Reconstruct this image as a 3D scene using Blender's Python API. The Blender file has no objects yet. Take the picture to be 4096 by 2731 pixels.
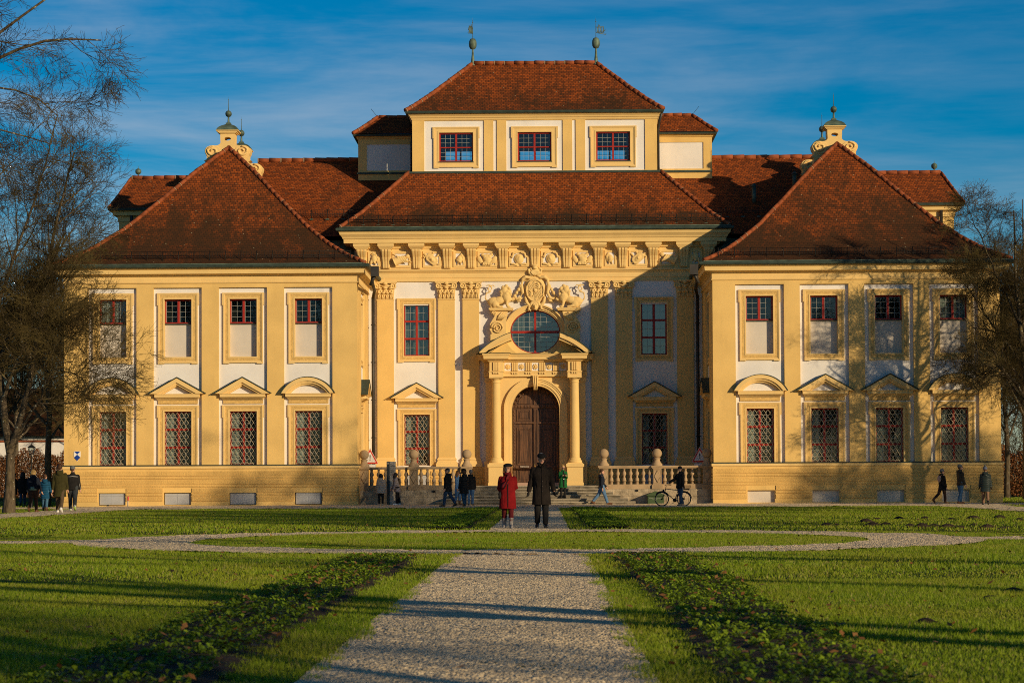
import bpy, bmesh, math, random
import numpy as np
from mathutils import Vector, Matrix, Euler

rad = math.radians
PI = math.pi
R = random.Random(11)
RNG = np.random.default_rng(11)
sc = bpy.context.scene
COL = sc.collection

# ------------------------------------------------------------------ objects
def link(name, data, parent=None, loc=None, rotz=None):
    o = bpy.data.objects.new(name, data)
    COL.objects.link(o)
    if parent is not None:
        o.parent = parent
    if loc is not None:
        o.location = loc
    if rotz is not None:
        o.rotation_euler = (0, 0, rotz)
    return o

def tag(o, label=None, cat=None, group=None, kind=None):
    if label: o['label'] = label
    if cat: o['category'] = cat
    if group: o['group'] = group
    if kind: o['kind'] = kind
    return o

def thing(name, label, cat, loc=(0, 0, 0), rotz=0, group=None):
    return tag(link(name, None, None, loc, rotz), label, cat, group)

def copy_tree(o, parent=None):
    c = o.copy(); COL.objects.link(c)
    c.parent = parent
    for ch in list(o.children):
        copy_tree(ch, c)
    return c

def np_mesh(name, verts, faces, mats, smooth=False, mi=None):
    """verts (N,3), faces (M,k) numpy arrays -> mesh"""
    me = bpy.data.meshes.new(name)
    verts = np.asarray(verts, np.float32); faces = np.asarray(faces, np.int32)
    M, k = faces.shape
    me.vertices.add(len(verts)); me.vertices.foreach_set('co', verts.ravel())
    me.loops.add(M * k); me.loops.foreach_set('vertex_index', faces.ravel())
    me.polygons.add(M)
    me.polygons.foreach_set('loop_start', np.arange(0, M * k, k, dtype=np.int32))
    if smooth: me.polygons.foreach_set('use_smooth', np.ones(M, bool))
    if mi is not None: me.polygons.foreach_set('material_index', np.asarray(mi, np.int32))
    me.update(calc_edges=True)
    for m in (mats if isinstance(mats, (list, tuple)) else [mats]):
        me.materials.append(m)
    return me

class MB:
    """collects boxes, prisms, sweeps and tubes into ONE mesh"""
    def __init__(s):
        s.v = []; s.f = []; s.m = []; s.s = []; s.T = None
    def add(s, verts, faces, mi=0, smooth=False):
        b = len(s.v)
        if s.T is not None:
            verts = [tuple(s.T @ Vector(p)) for p in verts]
        s.v += [tuple(p) for p in verts]
        for f in faces:
            s.f.append(tuple(b + i for i in f)); s.m.append(mi); s.s.append(smooth)
    def box(s, x0, x1, y0, y1, z0, z1, mi=0):
        s.add([(x0,y0,z0),(x1,y0,z0),(x1,y1,z0),(x0,y1,z0),(x0,y0,z1),(x1,y0,z1),(x1,y1,z1),(x0,y1,z1)],
              [(0,3,2,1),(4,5,6,7),(0,1,5,4),(1,2,6,5),(2,3,7,6),(3,0,4,7)], mi)
    def quad(s, a, b, c, d, mi=0):
        s.add([a,b,c,d],[(0,1,2,3)],mi)
    def prism(s, pts, y0, y1, mi=0, smooth=False):
        """polygon in XZ extruded along Y"""
        n = len(pts)
        vs = [(p[0],y0,p[1]) for p in pts]+[(p[0],y1,p[1]) for p in pts]
        fs = [tuple(range(n)), tuple(range(2*n-1,n-1,-1))]
        s.add(vs, fs, mi)
        s.add(vs, [(i,n+i,n+(i+1)%n,(i+1)%n) for i in range(n)], mi, smooth)
    def prism_yz(s, pts, x0, x1, mi=0):
        n = len(pts)
        vs = [(x0,p[0],p[1]) for p in pts]+[(x1,p[0],p[1]) for p in pts]
        fs = [tuple(range(n)), tuple(range(2*n-1,n-1,-1))]+[(i,(i+1)%n,n+(i+1)%n,n+i) for i in range(n)]
        s.add(vs, fs, mi)
    def lathe(s, prof, cx=0, cy=0, n=20, mi=0, smooth=True, a0=0.0, a1=2*PI):
        full = abs(a1-a0-2*PI) < 1e-6
        k = n if full else n+1
        vs = []
        for i in range(k):
            a = a0+(a1-a0)*i/n
            for r,z in prof: vs.append((cx+r*math.cos(a), cy+r*math.sin(a), z))
        m = len(prof); fs = []
        for i in range(n):
            j = (i+1)%k
            for q in range(m-1):
                fs.append((i*m+q, j*m+q, j*m+q+1, i*m+q+1))
        s.add(vs, fs, mi, smooth)
    def tube(s, pts, r, n=6, mi=0, smooth=True, caps=True):
        pts = [Vector(p) for p in pts]
        if not isinstance(r,(list,tuple)): r = [r]*len(pts)
        vs = []; m = len(pts)
        up = Vector((0.13,0.31,0.94)).normalized()
        for i,p in enumerate(pts):
            d = (pts[min(i+1,m-1)]-pts[max(i-1,0)])
            if d.length < 1e-9: d = Vector((0,0,1))
            d.normalize()
            u = up if abs(d.dot(up)) < 0.93 else Vector((1,0,0))
            a = d.cross(u).normalized(); b = d.cross(a)
            for k in range(n):
                t = 2*PI*k/n
                vs.append(p+a*(math.cos(t)*r[i])+b*(math.sin(t)*r[i]))
        fs = []
        for i in range(m-1):
            for k in range(n):
                k2 = (k+1)%n
                fs.append((i*n+k,i*n+k2,(i+1)*n+k2,(i+1)*n+k))
        if caps:
            fs.append(tuple(range(n-1,-1,-1))); fs.append(tuple(range((m-1)*n,m*n)))
        s.add(vs, fs, mi, smooth)
    def ell(s, c, r, mi=0, n=14, rot=None, smooth=True):
        vs = []; m = n//2+1
        M = Euler(rot).to_matrix() if rot else None
        for i in range(m):
            t = PI*i/(m-1)
            for k in range(n):
                p = 2*PI*k/n
                q = Vector((r[0]*math.sin(t)*math.cos(p), r[1]*math.sin(t)*math.sin(p), r[2]*math.cos(t)))
                if M: q = M @ q
                vs.append((c[0]+q.x,c[1]+q.y,c[2]+q.z))
        fs = []
        for i in range(m-1):
            for k in range(n):
                fs.append((i*n+k,(i+1)*n+k,(i+1)*n+(k+1)%n,i*n+(k+1)%n))
        s.add(vs, fs, mi, smooth)
    def rings(s, rs, n=20, mi=0, p=2.0, smooth=True):
        """closed loft of horizontal super-ellipse rings (cx,cy,z,rx,ry)"""
        vs = []
        for (cx,cy,z,rx,ry) in rs:
            for k in range(n):
                t = 2*PI*k/n; c,d = math.cos(t),math.sin(t)
                e = 2.0/p
                vs.append((cx+rx*math.copysign(abs(c)**e,c), cy+ry*math.copysign(abs(d)**e,d), z))
        fs = []; m = len(rs)
        for i in range(m-1):
            for k in range(n):
                fs.append((i*n+k,i*n+(k+1)%n,(i+1)*n+(k+1)%n,(i+1)*n+k))
        fs.append(tuple(range(n-1,-1,-1))); fs.append(tuple(range((m-1)*n,m*n)))
        s.add(vs, fs, mi, smooth)
    def wall(s, x0,x1,z0,z1, holes, y, d, mi=0, rmi=None):
        """wall facing -Y with rectangular openings and reveals d deep"""
        if rmi is None: rmi = mi
        xs = sorted({x0,x1,*[h[0] for h in holes],*[h[1] for h in holes]})
        zs = sorted({z0,z1,*[h[2] for h in holes],*[h[3] for h in holes]})
        for i in range(len(xs)-1):
            for j in range(len(zs)-1):
                cx,cz = (xs[i]+xs[i+1])/2,(zs[j]+zs[j+1])/2
                if cx<x0 or cx>x1 or cz<z0 or cz>z1: continue
                if any(h[0]<cx<h[1] and h[2]<cz<h[3] for h in holes): continue
                s.quad((xs[i],y,zs[j]),(xs[i+1],y,zs[j]),(xs[i+1],y,zs[j+1]),(xs[i],y,zs[j+1]),mi)
        if d:
            for (a,b,c,e) in holes:
                s.quad((a,y,c),(a,y,e),(a,y+d,e),(a,y+d,c),rmi)
                s.quad((b,y,c),(b,y+d,c),(b,y+d,e),(b,y,e),rmi)
                s.quad((a,y,c),(a,y+d,c),(b,y+d,c),(b,y,c),rmi)
                s.quad((a,y,e),(b,y,e),(b,y+d,e),(a,y+d,e),rmi)
    def sweep(s, path, prof, mi=0, caps=True, smooth=False):
        """moulding: profile (out,z) carried along a plan path; out = right-hand side"""
        n = len(path); P = [Vector((p[0],p[1])) for p in path]
        offs = []
        for i in range(n):
            ns = []
            if i>0:
                d=(P[i]-P[i-1]).normalized(); ns.append(Vector((d.y,-d.x)))
            if i<n-1:
                d=(P[i+1]-P[i]).normalized(); ns.append(Vector((d.y,-d.x)))
            offs.append(ns[0] if len(ns)==1 else (ns[0]+ns[1])/(1+ns[0].dot(ns[1])))
        m = len(prof)
        vs = [(P[i].x+offs[i].x*d, P[i].y+offs[i].y*d, z) for i in range(n) for d,z in prof]
        fs = [(i*m+q,(i+1)*m+q,(i+1)*m+q+1,i*m+q+1) for i in range(n-1) for q in range(m-1)]
        s.add(vs, fs, mi, smooth)
        if caps:
            s.add(vs[:m],[tuple(range(m))],mi); s.add(vs[-m:],[tuple(range(m))],mi)
    def mesh(s, name, mats, uv=False):
        me = bpy.data.meshes.new(name)
        me.from_pydata([tuple(p) for p in s.v], [], s.f)
        me.polygons.foreach_set('material_index', s.m)
        me.polygons.foreach_set('use_smooth', s.s)
        for m in (mats if isinstance(mats,(list,tuple)) else [mats]): me.materials.append(m)
        me.update()
        if uv:
            L = me.uv_layers.new(name='UVMap'); zax = Vector((0,0,1))
            for p in me.polygons:
                nrm = p.normal
                h = zax.cross(nrm)
                h = Vector((1,0,0)) if h.length<1e-4 else h.normalized()
                sl = nrm.cross(h)
                for li in p.loop_indices:
                    c = me.vertices[me.loops[li].vertex_index].co
                    L.data[li].uv = (c.dot(h), c.dot(sl))
        return me
    def build(s, name, mats, parent=None, loc=None, rotz=None, uv=False):
        return link(name, s.mesh(name,mats,uv), parent, loc, rotz)

def remesh(mb, name, mats, voxel=0.012, smooth_it=2):
    """union of the collected solids as ONE continuous surface"""
    me = mb.mesh(name+'_raw', mats)
    bm = bmesh.new(); bm.from_mesh(me)
    bmesh.ops.recalc_face_normals(bm, faces=bm.faces); bm.to_mesh(me); bm.free()
    o = bpy.data.objects.new('tmp', me); COL.objects.link(o)
    md = o.modifiers.new('r','REMESH'); md.mode='VOXEL'; md.voxel_size=voxel; md.use_smooth_shade=True
    if smooth_it:
        sm = o.modifiers.new('s','SMOOTH'); sm.factor=0.5; sm.iterations=smooth_it
    dg = bpy.context.evaluated_depsgraph_get()
    out = bpy.data.meshes.new_from_object(o.evaluated_get(dg))
    out.name = name
    bpy.data.objects.remove(o); bpy.data.meshes.remove(me)
    out.materials.clear()
    for m in (mats if isinstance(mats,(list,tuple)) else [mats]): out.materials.append(m)
    return out

def text_mesh(body, size, mat, name='lettering', align='CENTER'):
    cu = bpy.data.curves.new('t','FONT'); cu.body=body; cu.size=size; cu.align_x=align; cu.extrude=0.002
    o = bpy.data.objects.new('t',cu); COL.objects.link(o)
    dg = bpy.context.evaluated_depsgraph_get()
    me = bpy.data.meshes.new_from_object(o.evaluated_get(dg)); me.name=name
    bpy.data.objects.remove(o)
    me.materials.clear(); me.materials.append(mat)
    me.transform(Matrix.Rotation(PI/2,4,'X'))
    return me

# ------------------------------------------------------------------ materials
def newmat(name):
    m = bpy.data.materials.new(name); m.use_nodes = True
    return m, m.node_tree, m.node_tree.nodes['Principled BSDF']

def nd(nt, t, **kw):
    n = nt.nodes.new('ShaderNode'+t)
    for k,v in kw.items():
        if k in n.inputs: n.inputs[k].default_value = v
        else: setattr(n,k,v)
    return n

def mixc(nt, fac, a, b, mode='MIX'):
    n = nt.nodes.new('ShaderNodeMix'); n.data_type='RGBA'; n.blend_type=mode
    for sock,val in ((n.inputs[0],fac),(n.inputs[6],a),(n.inputs[7],b)):
        if hasattr(val,'links'): nt.links.new(val,sock)
        elif isinstance(val,(int,float)): sock.default_value = val
        else: sock.default_value = (val[0],val[1],val[2],1)
    return n.outputs[2]

def ramp(nt, src, lo, hi):
    n = nd(nt,'MapRange'); n.interpolation_type='SMOOTHSTEP'
    n.inputs['From Min'].default_value=lo; n.inputs['From Max'].default_value=hi
    nt.links.new(src,n.inputs['Value'])
    return n.outputs['Result']

def math_n(nt, op, a, b=0.0):
    n = nt.nodes.new('ShaderNodeMath'); n.operation=op
    for i,v in enumerate((a,b)):
        if hasattr(v,'links'): nt.links.new(v,n.inputs[i])
        else: n.inputs[i].default_value=v
    return n.outputs[0]

def coords(nt, scale=(1,1,1), kind='Object'):
    tc = nt.nodes.new('ShaderNodeTexCoord'); mp = nt.nodes.new('ShaderNodeMapping')
    mp.inputs['Scale'].default_value = scale
    nt.links.new(tc.outputs[kind], mp.inputs['Vector'])
    return mp.outputs['Vector']

def noise_n(nt, vec, scale, detail=4, rough=0.55, dist=0.0):
    n = nd(nt,'TexNoise',Scale=scale,Detail=detail,Roughness=rough,Distortion=dist)
    nt.links.new(vec,n.inputs['Vector'])
    return n.outputs['Fac']

def bump_n(nt, b, h, strength, dist):
    n = nd(nt,'Bump',Strength=strength,Distance=dist)
    nt.links.new(h,n.inputs['Height']); nt.links.new(n.outputs['Normal'],b.inputs['Normal'])
    return n

def sc3(c,k): return (c[0]*k,c[1]*k,c[2]*k)

def surf(name, col, rough=0.8, var=0.12, vs=1.5, bump=0.0, bs=30, bd=0.01, metal=0.0, spec=0.3, col2=None, stain=0.0):
    m,nt,b = newmat(name)
    v = coords(nt)
    f = ramp(nt, noise_n(nt,v,vs,6), 0.3,0.7)
    c = mixc(nt, f, sc3(col,1-var), col2 if col2 else sc3(col,1+var*0.6))
    if stain:
        v2 = coords(nt,(1.3,1.3,0.22))
        g = ramp(nt, noise_n(nt,v2,0.9,7,0.62), 0.52,0.78)
        c = mixc(nt, math_n(nt,'MULTIPLY',g,stain), c, sc3(col,0.55))
    nt.links.new(c,b.inputs['Base Color'])
    b.inputs['Roughness'].default_value=rough; b.inputs['Metallic'].default_value=metal
    b.inputs['Specular IOR Level'].default_value=spec
    if bump: bump_n(nt,b,noise_n(nt,v,bs,5,0.6),bump,bd)
    return m

def roof_mat(name, moss=0.5, z0=0.0, z1=1.0, zk=0.0):
    m,nt,b = newmat(name)
    uv = coords(nt,(1,1,1),'UV')
    br = nd(nt,'TexBrick'); br.offset=0.5
    br.inputs['Color1'].default_value=(0.36,0.080,0.012,1); br.inputs['Color2'].default_value=(0.15,0.037,0.008,1)
    br.inputs['Mortar'].default_value=(0.035,0.014,0.008,1)
    br.inputs['Scale'].default_value=1; br.inputs['Mortar Size'].default_value=0.014; br.inputs['Mortar Smooth'].default_value=0.3
    br.inputs['Bias'].default_value=0.1; br.inputs['Brick Width'].default_value=0.19; br.inputs['Row Height'].default_value=0.17
    nt.links.new(uv,br.inputs['Vector'])
    st = coords(nt,(1.0,0.28,1),'UV')
    n1 = noise_n(nt,st,0.75,8,0.66); n2 = noise_n(nt,coords(nt,(1,0.8,1),'UV'),4.5,6,0.7)
    s = math_n(nt,'ADD',math_n(nt,'MULTIPLY',n1,0.62),math_n(nt,'MULTIPLY',n2,0.38))
    if zk:                                   # moss gathers towards the eaves
        ge = nt.nodes.new('ShaderNodeNewGeometry'); sx = nt.nodes.new('ShaderNodeSeparateXYZ'); nt.links.new(ge.outputs['Position'],sx.inputs[0])
        s = math_n(nt,'ADD',s,math_n(nt,'MULTIPLY',math_n(nt,'SUBTRACT',0.5,ramp(nt,sx.outputs['Z'],z0,z1)),zk))
    g = ramp(nt,s,0.62-0.34*moss,0.80-0.26*moss)
    c = mixc(nt, math_n(nt,'MULTIPLY',g,0.88), br.outputs['Color'], (0.036,0.020,0.008))
    # single renewed orange tiles and pale lichen spots
    vo = nd(nt,'TexVoronoi',Scale=3.1); nt.links.new(uv,vo.inputs['Vector'])
    l = math_n(nt,'LESS_THAN',vo.outputs['Distance'],0.10)
    sp = nd(nt,'SeparateColor'); nt.links.new(vo.outputs['Color'],sp.inputs['Color'])
    l2 = math_n(nt,'MULTIPLY',l,math_n(nt,'GREATER_THAN',sp.outputs['Red'],0.62))
    c = mixc(nt, math_n(nt,'MULTIPLY',l2,0.6), c, (0.42,0.36,0.22))
    nt.links.new(c,b.inputs['Base Color']); b.inputs['Roughness'].default_value=0.85
    b.inputs['Specular IOR Level'].default_value=0.2
    h = math_n(nt,'SUBTRACT',math_n(nt,'MULTIPLY',n2,0.35),br.outputs['Fac'])
    bump_n(nt,b,h,0.7,0.03)
    return m

def glass_mat(name, tint=(0.80,0.86,0.85), gloss=0.10):
    m = bpy.data.materials.new(name); m.use_nodes=True; nt=m.node_tree; nt.nodes.clear()
    out = nt.nodes.new('ShaderNodeOutputMaterial')
    tr = nt.nodes.new('ShaderNodeBsdfTransparent'); tr.inputs[0].default_value=(*tint,1)
    gl = nt.nodes.new('ShaderNodeBsdfGlossy'); gl.inputs['Roughness'].default_value=0.03
    v = coords(nt)
    bp = nd(nt,'Bump',Strength=0.08,Distance=0.02); nt.links.new(noise_n(nt,v,3.0,2),bp.inputs['Height'])
    nt.links.new(bp.outputs['Normal'],gl.inputs['Normal'])
    fr = nd(nt,'LayerWeight',Blend=0.5); f5 = math_n(nt,'ADD',0.045,math_n(nt,'MULTIPLY',0.9,math_n(nt,'POWER',fr.outputs['Facing'],5.0)))
    mx = nt.nodes.new('ShaderNodeMixShader')
    nt.links.new(math_n(nt,'ADD',f5,gloss),mx.inputs[0])
    nt.links.new(tr.outputs[0],mx.inputs[1]); nt.links.new(gl.outputs[0],mx.inputs[2])
    nt.links.new(mx.outputs[0],out.inputs[0])
    return m

M = {}
YEL=(0.735,0.495,0.172)
M['yellow'] = surf('yellow_stucco',YEL,0.9,0.10,0.55,0.25,18,0.012,stain=0.38)
M['trim'] = surf('yellow_trim',(0.76,0.535,0.215),0.85,0.05,1.2,0.08,25,0.006,stain=0.08)
M['white'] = surf('white_stucco',(0.76,0.735,0.70),0.9,0.06,0.7,0.25,14,0.012,stain=0.24)
M['rough'] = surf('rough_yellow_plaster',(0.66,0.42,0.135),0.95,0.16,0.8,0.9,13,0.035,stain=0.25)
M['roughtrim'] = surf('rough_yellow_trim',(0.68,0.45,0.155),0.95,0.18,9,1.0,30,0.025)
M['niche'] = surf('blind_niche_plaster',(0.60,0.55,0.48),0.9,0.06,0.9,0.12,15,0.01,stain=0.3)
M['roof'] = roof_mat('clay_roof_tiles',0.68,12,19,.24)
M['roof_attic'] = roof_mat('attic_roof_tiles',0.52,21.4,25,.16)
M['roof_link'] = roof_mat('link_roof_tiles',0.30,14,20,.10)
M['roof_new'] = roof_mat('orange_roof_tiles',0.42,14.6,18.1,.34)
M['roof_dark'] = roof_mat('mossy_roof_tiles',0.74,12,19,.20)
M['ridge'] = surf('ridge_tile_clay',(0.27,0.070,0.022),0.8,0.35,2.5,0.3,12,0.02)
M['mortar'] = surf('ridge_mortar',(0.30,0.20,0.12),0.9)
M['copper'] = surf('patinated_copper',(0.085,0.125,0.095),0.6,0.3,2.0,0.2,8,0.02,metal=0.25,col2=(0.15,0.21,0.16))
M['gutter'] = surf('weathered_gutter',(0.050,0.075,0.062),0.55,0.25,3,0,metal=0.3)
M['pipe'] = surf('dark_downpipe',(0.055,0.05,0.045),0.5,0.2,3,0,metal=0.4)
M['iron'] = surf('dark_iron',(0.022,0.020,0.018),0.6,0.2,4,0,metal=0.5)
M['grille'] = surf('painted_grille_iron',(0.46,0.39,0.27),0.6,0.15,4)
M['red'] = surf('red_painted_wood',(0.33,0.022,0.013),0.5,0.12,5)
M['lead'] = surf('lead_came',(0.34,0.35,0.33),0.6,0.1,5)
M['glass'] = glass_mat('window_glass',(0.80,0.86,0.85),0.0)
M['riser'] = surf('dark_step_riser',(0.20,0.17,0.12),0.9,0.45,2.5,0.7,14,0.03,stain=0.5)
M['glass_clear'] = glass_mat('attic_glass',(0.92,0.95,0.95),0.0)
M['glass_hall'] = glass_mat('hall_window_glass',(0.62,0.68,0.68),0.06)
M['curtain'] = surf('white_curtain',(0.50,0.49,0.45),0.95,0.08,6)
M['dark'] = surf('dark_room',(0.022,0.021,0.020),0.9,0.2,1)  # near-black colour stands for the shade inside unlit rooms
M['shutter'] = surf('grey_cellar_shutter',(0.40,0.41,0.43),0.6,0.08,2)
M['sand'] = surf('balustrade_sandstone',(0.40,0.285,0.165),0.9,0.22,1.6,0.4,35,0.01,stain=0.2)
M['traver'] = surf('weathered_travertine',(0.40,0.325,0.22),0.9,0.40,2.2,0.9,9,0.05,stain=0.55)
M['step'] = surf('worn_step_stone',(0.36,0.31,0.23),0.9,0.30,2.0,0.5,16,0.02,stain=0.3)
M['pink'] = surf('pink_door_sill',(0.45,0.30,0.23),0.8,0.12,2)
M['black'] = surf('black_fabric',(0.012,0.0115,0.012),0.9,0.3,12,0.2,60,0.004)
M['brass'] = surf('brass',(0.55,0.38,0.14),0.35,0.1,5,metal=0.9)
M['sign_white'] = surf('white_sign_face',(0.78,0.77,0.74),0.5,0.03,3)
M['sign_red'] = surf('red_sign_border',(0.62,0.045,0.02),0.45,0.04,3)
M['sign_black'] = surf('black_sign_print',(0.015,0.015,0.015),0.5,0.04,3)
M['sign_blue'] = surf('blue_enamel',(0.012,0.05,0.30),0.4,0.04,3)
M['steel'] = surf('grey_steel_post',(0.20,0.20,0.20),0.45,0.1,3,metal=0.6)

def wood_mat():
    m,nt,b = newmat('dark_oak_door')
    v = coords(nt,(9,9,0.7))
    f = noise_n(nt,v,2.0,7,0.65,0.6)
    c = mixc(nt,ramp(nt,f,0.3,0.72),(0.030,0.013,0.006),(0.150,0.068,0.028))
    nt.links.new(c,b.inputs['Base Color']); b.inputs['Roughness'].default_value=0.55
    bump_n(nt,b,f,0.3,0.008)
    return m
M['wood'] = wood_mat()

# ------------------------------------------------------------------ camera, sun, sky
CAM_H = 1.15
cam_d = bpy.data.cameras.new('camera'); cam = bpy.data.objects.new('camera',cam_d); COL.objects.link(cam)
cam.location = (0.55,0,CAM_H)
F_PX = 5152.0
cam_d.sensor_width = 36; cam_d.lens = 36*F_PX/2352
PITCH = rad(1.9); YAW = math.atan(78/F_PX)
cam.rotation_mode='QUATERNION'
q = Euler((PI/2+PITCH,0,YAW),'XYZ').to_quaternion() @ Euler((0,0,rad(-0.27))).to_quaternion()
cam.rotation_quaternion = q
HOR = 1106.0
cam_d.shift_y = ((HOR-784) - F_PX*math.tan(PITCH))/2352
cam_d.clip_start=0.1; cam_d.clip_end=6000
cam_d.dof.use_dof=True; cam_d.dof.focus_distance=100; cam_d.dof.aperture_fstop=6.3
sc.camera = cam

SUN_AZ = 45.0   # degrees to the right of the line behind the camera
SUN_EL = 13.5
sd = bpy.data.lights.new('sun','SUN'); so = bpy.data.objects.new('sun',sd); COL.objects.link(so)
sd.energy=4.3; sd.angle=rad(0.55); sd.color=(1.0,0.77,0.47)
to_sun = Vector((math.sin(rad(SUN_AZ))*math.cos(rad(SUN_EL)), -math.cos(rad(SUN_AZ))*math.cos(rad(SUN_EL)), math.sin(rad(SUN_EL))))
so.rotation_mode='QUATERNION'; so.rotation_quaternion = to_sun.to_track_quat('Z','Y')
so.location=(60,-60,60)

w = bpy.data.worlds.new('World'); sc.world=w; w.use_nodes=True
wt = w.node_tree; bg = wt.nodes['Background']
sky = wt.nodes.new('ShaderNodeTexSky'); sky.sky_type='NISHITA'; sky.sun_disc=False
sky.sun_elevation=rad(SUN_EL); sky.sun_rotation=rad(180-SUN_AZ)
sky.altitude=0; sky.air_density=1.0; sky.dust_density=0.3; sky.ozone_density=4.0
hs = wt.nodes.new('ShaderNodeHueSaturation'); hs.inputs['Saturation'].default_value=1.6
wt.links.new(sky.outputs[0],hs.inputs['Color'])
# thin cirrus veils, stretched bands in the sky itself
tc = wt.nodes.new('ShaderNodeTexCoord'); mp = wt.nodes.new('ShaderNodeMapping')
mp.inputs['Rotation'].default_value=(0,rad(5),0); mp.inputs['Scale'].default_value=(3.0,3.0,16.0)
wt.links.new(tc.outputs['Generated'],mp.inputs['Vector'])
cn = noise_n(wt,mp.outputs['Vector'],1.7,7,0.58,0.5)
mp2 = wt.nodes.new('ShaderNodeMapping'); mp2.inputs['Rotation'].default_value=(0,rad(4),0); mp2.inputs['Scale'].default_value=(5,5,60)
wt.links.new(tc.outputs['Generated'],mp2.inputs['Vector'])
cn2 = noise_n(wt,mp2.outputs['Vector'],1.5,6,0.6,0.3)
cl = math_n(wt,'MULTIPLY',ramp(wt,math_n(wt,'ADD',math_n(wt,'MULTIPLY',cn,0.72),math_n(wt,'MULTIPLY',cn2,0.28)),0.38,0.74),0.40)
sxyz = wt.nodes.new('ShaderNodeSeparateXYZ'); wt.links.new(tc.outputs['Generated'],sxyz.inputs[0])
side = math_n(wt,'ADD',math_n(wt,'MULTIPLY',sxyz.outputs['X'],0.9),math_n(wt,'MULTIPLY',sxyz.outputs['Z'],2.6))
cl = math_n(wt,'MULTIPLY',cl,math_n(wt,'SUBTRACT',1.35,ramp(wt,side,0.15,0.75)))
CLOUD = (6.0,6.4,7.1)
zen = math_n(wt,'SUBTRACT',1.0,math_n(wt,'MULTIPLY',ramp(wt,sxyz.outputs['Z'],0.22,0.85),0.6))   # clear winter sky, dimmed further overhead to cut fill light on the ground
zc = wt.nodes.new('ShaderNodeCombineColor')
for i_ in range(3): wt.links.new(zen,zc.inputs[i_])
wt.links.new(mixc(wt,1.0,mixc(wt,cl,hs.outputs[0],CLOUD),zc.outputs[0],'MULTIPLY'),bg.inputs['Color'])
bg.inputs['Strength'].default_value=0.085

sc.view_settings.view_transform='Standard'; sc.view_settings.look='None'
sc.view_settings.exposure=0; sc.view_settings.gamma=1
sc.cycles.max_bounces=6; sc.cycles.transparent_max_bounces=12
sc.cycles.use_denoising=False
sc.cycles.filter_width=1.0
sc.cycles.sample_clamp_indirect=4
# ================================================================== the palace
PY = 112.0                       # front plane of the side pavilions
pal = thing('palace','yellow and white baroque palace with red tiled roofs, arched door and two side pavilions','palace',(0,PY,0))
WX0 = 8.9                        # inner corners of the pavilions, mirrored
SIDE = {-1:(23.6,16.25,[11.34,14.62,17.90,21.18]), 1:(23.2,16.05,[11.25,14.47,17.69,20.92])}   # outer corner, axis, window axes
CY = 7.5                         # recessed centre front
PW = 1.215                       # half width of a white field
OW = 0.685                       # half width of a window opening
LZ0,LZ1 = 2.04,4.75              # lower windows
UZ0,UZ1,UZM = 7.48,10.38,9.17    # upper windows (pavilions: lower part blind)

def at_mirror(sgn): return Matrix.Scale(sgn,4,(1,0,0))

def plinth_courses(mb, x0,x1, holes, y, mi):
    hs_=[.27,.15,.27,.15,.27,.15,.27]; z=.24
    for i,h in enumerate(hs_):
        a,b=z+.020,z+h-.020; z+=h
        segs=[(x0,x1)]
        for (p,q_,c,e) in holes:
            if a<e+.02 and b>c:
                segs=[t for (s0,s1) in segs for t in ((s0,min(s1,p-.05)),(max(s0,q_+.05),s1)) if t[1]-t[0]>.05]
        for s0,s1 in segs: mb.box(s0,s1,y-.045,y,a,b,mi)

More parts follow.
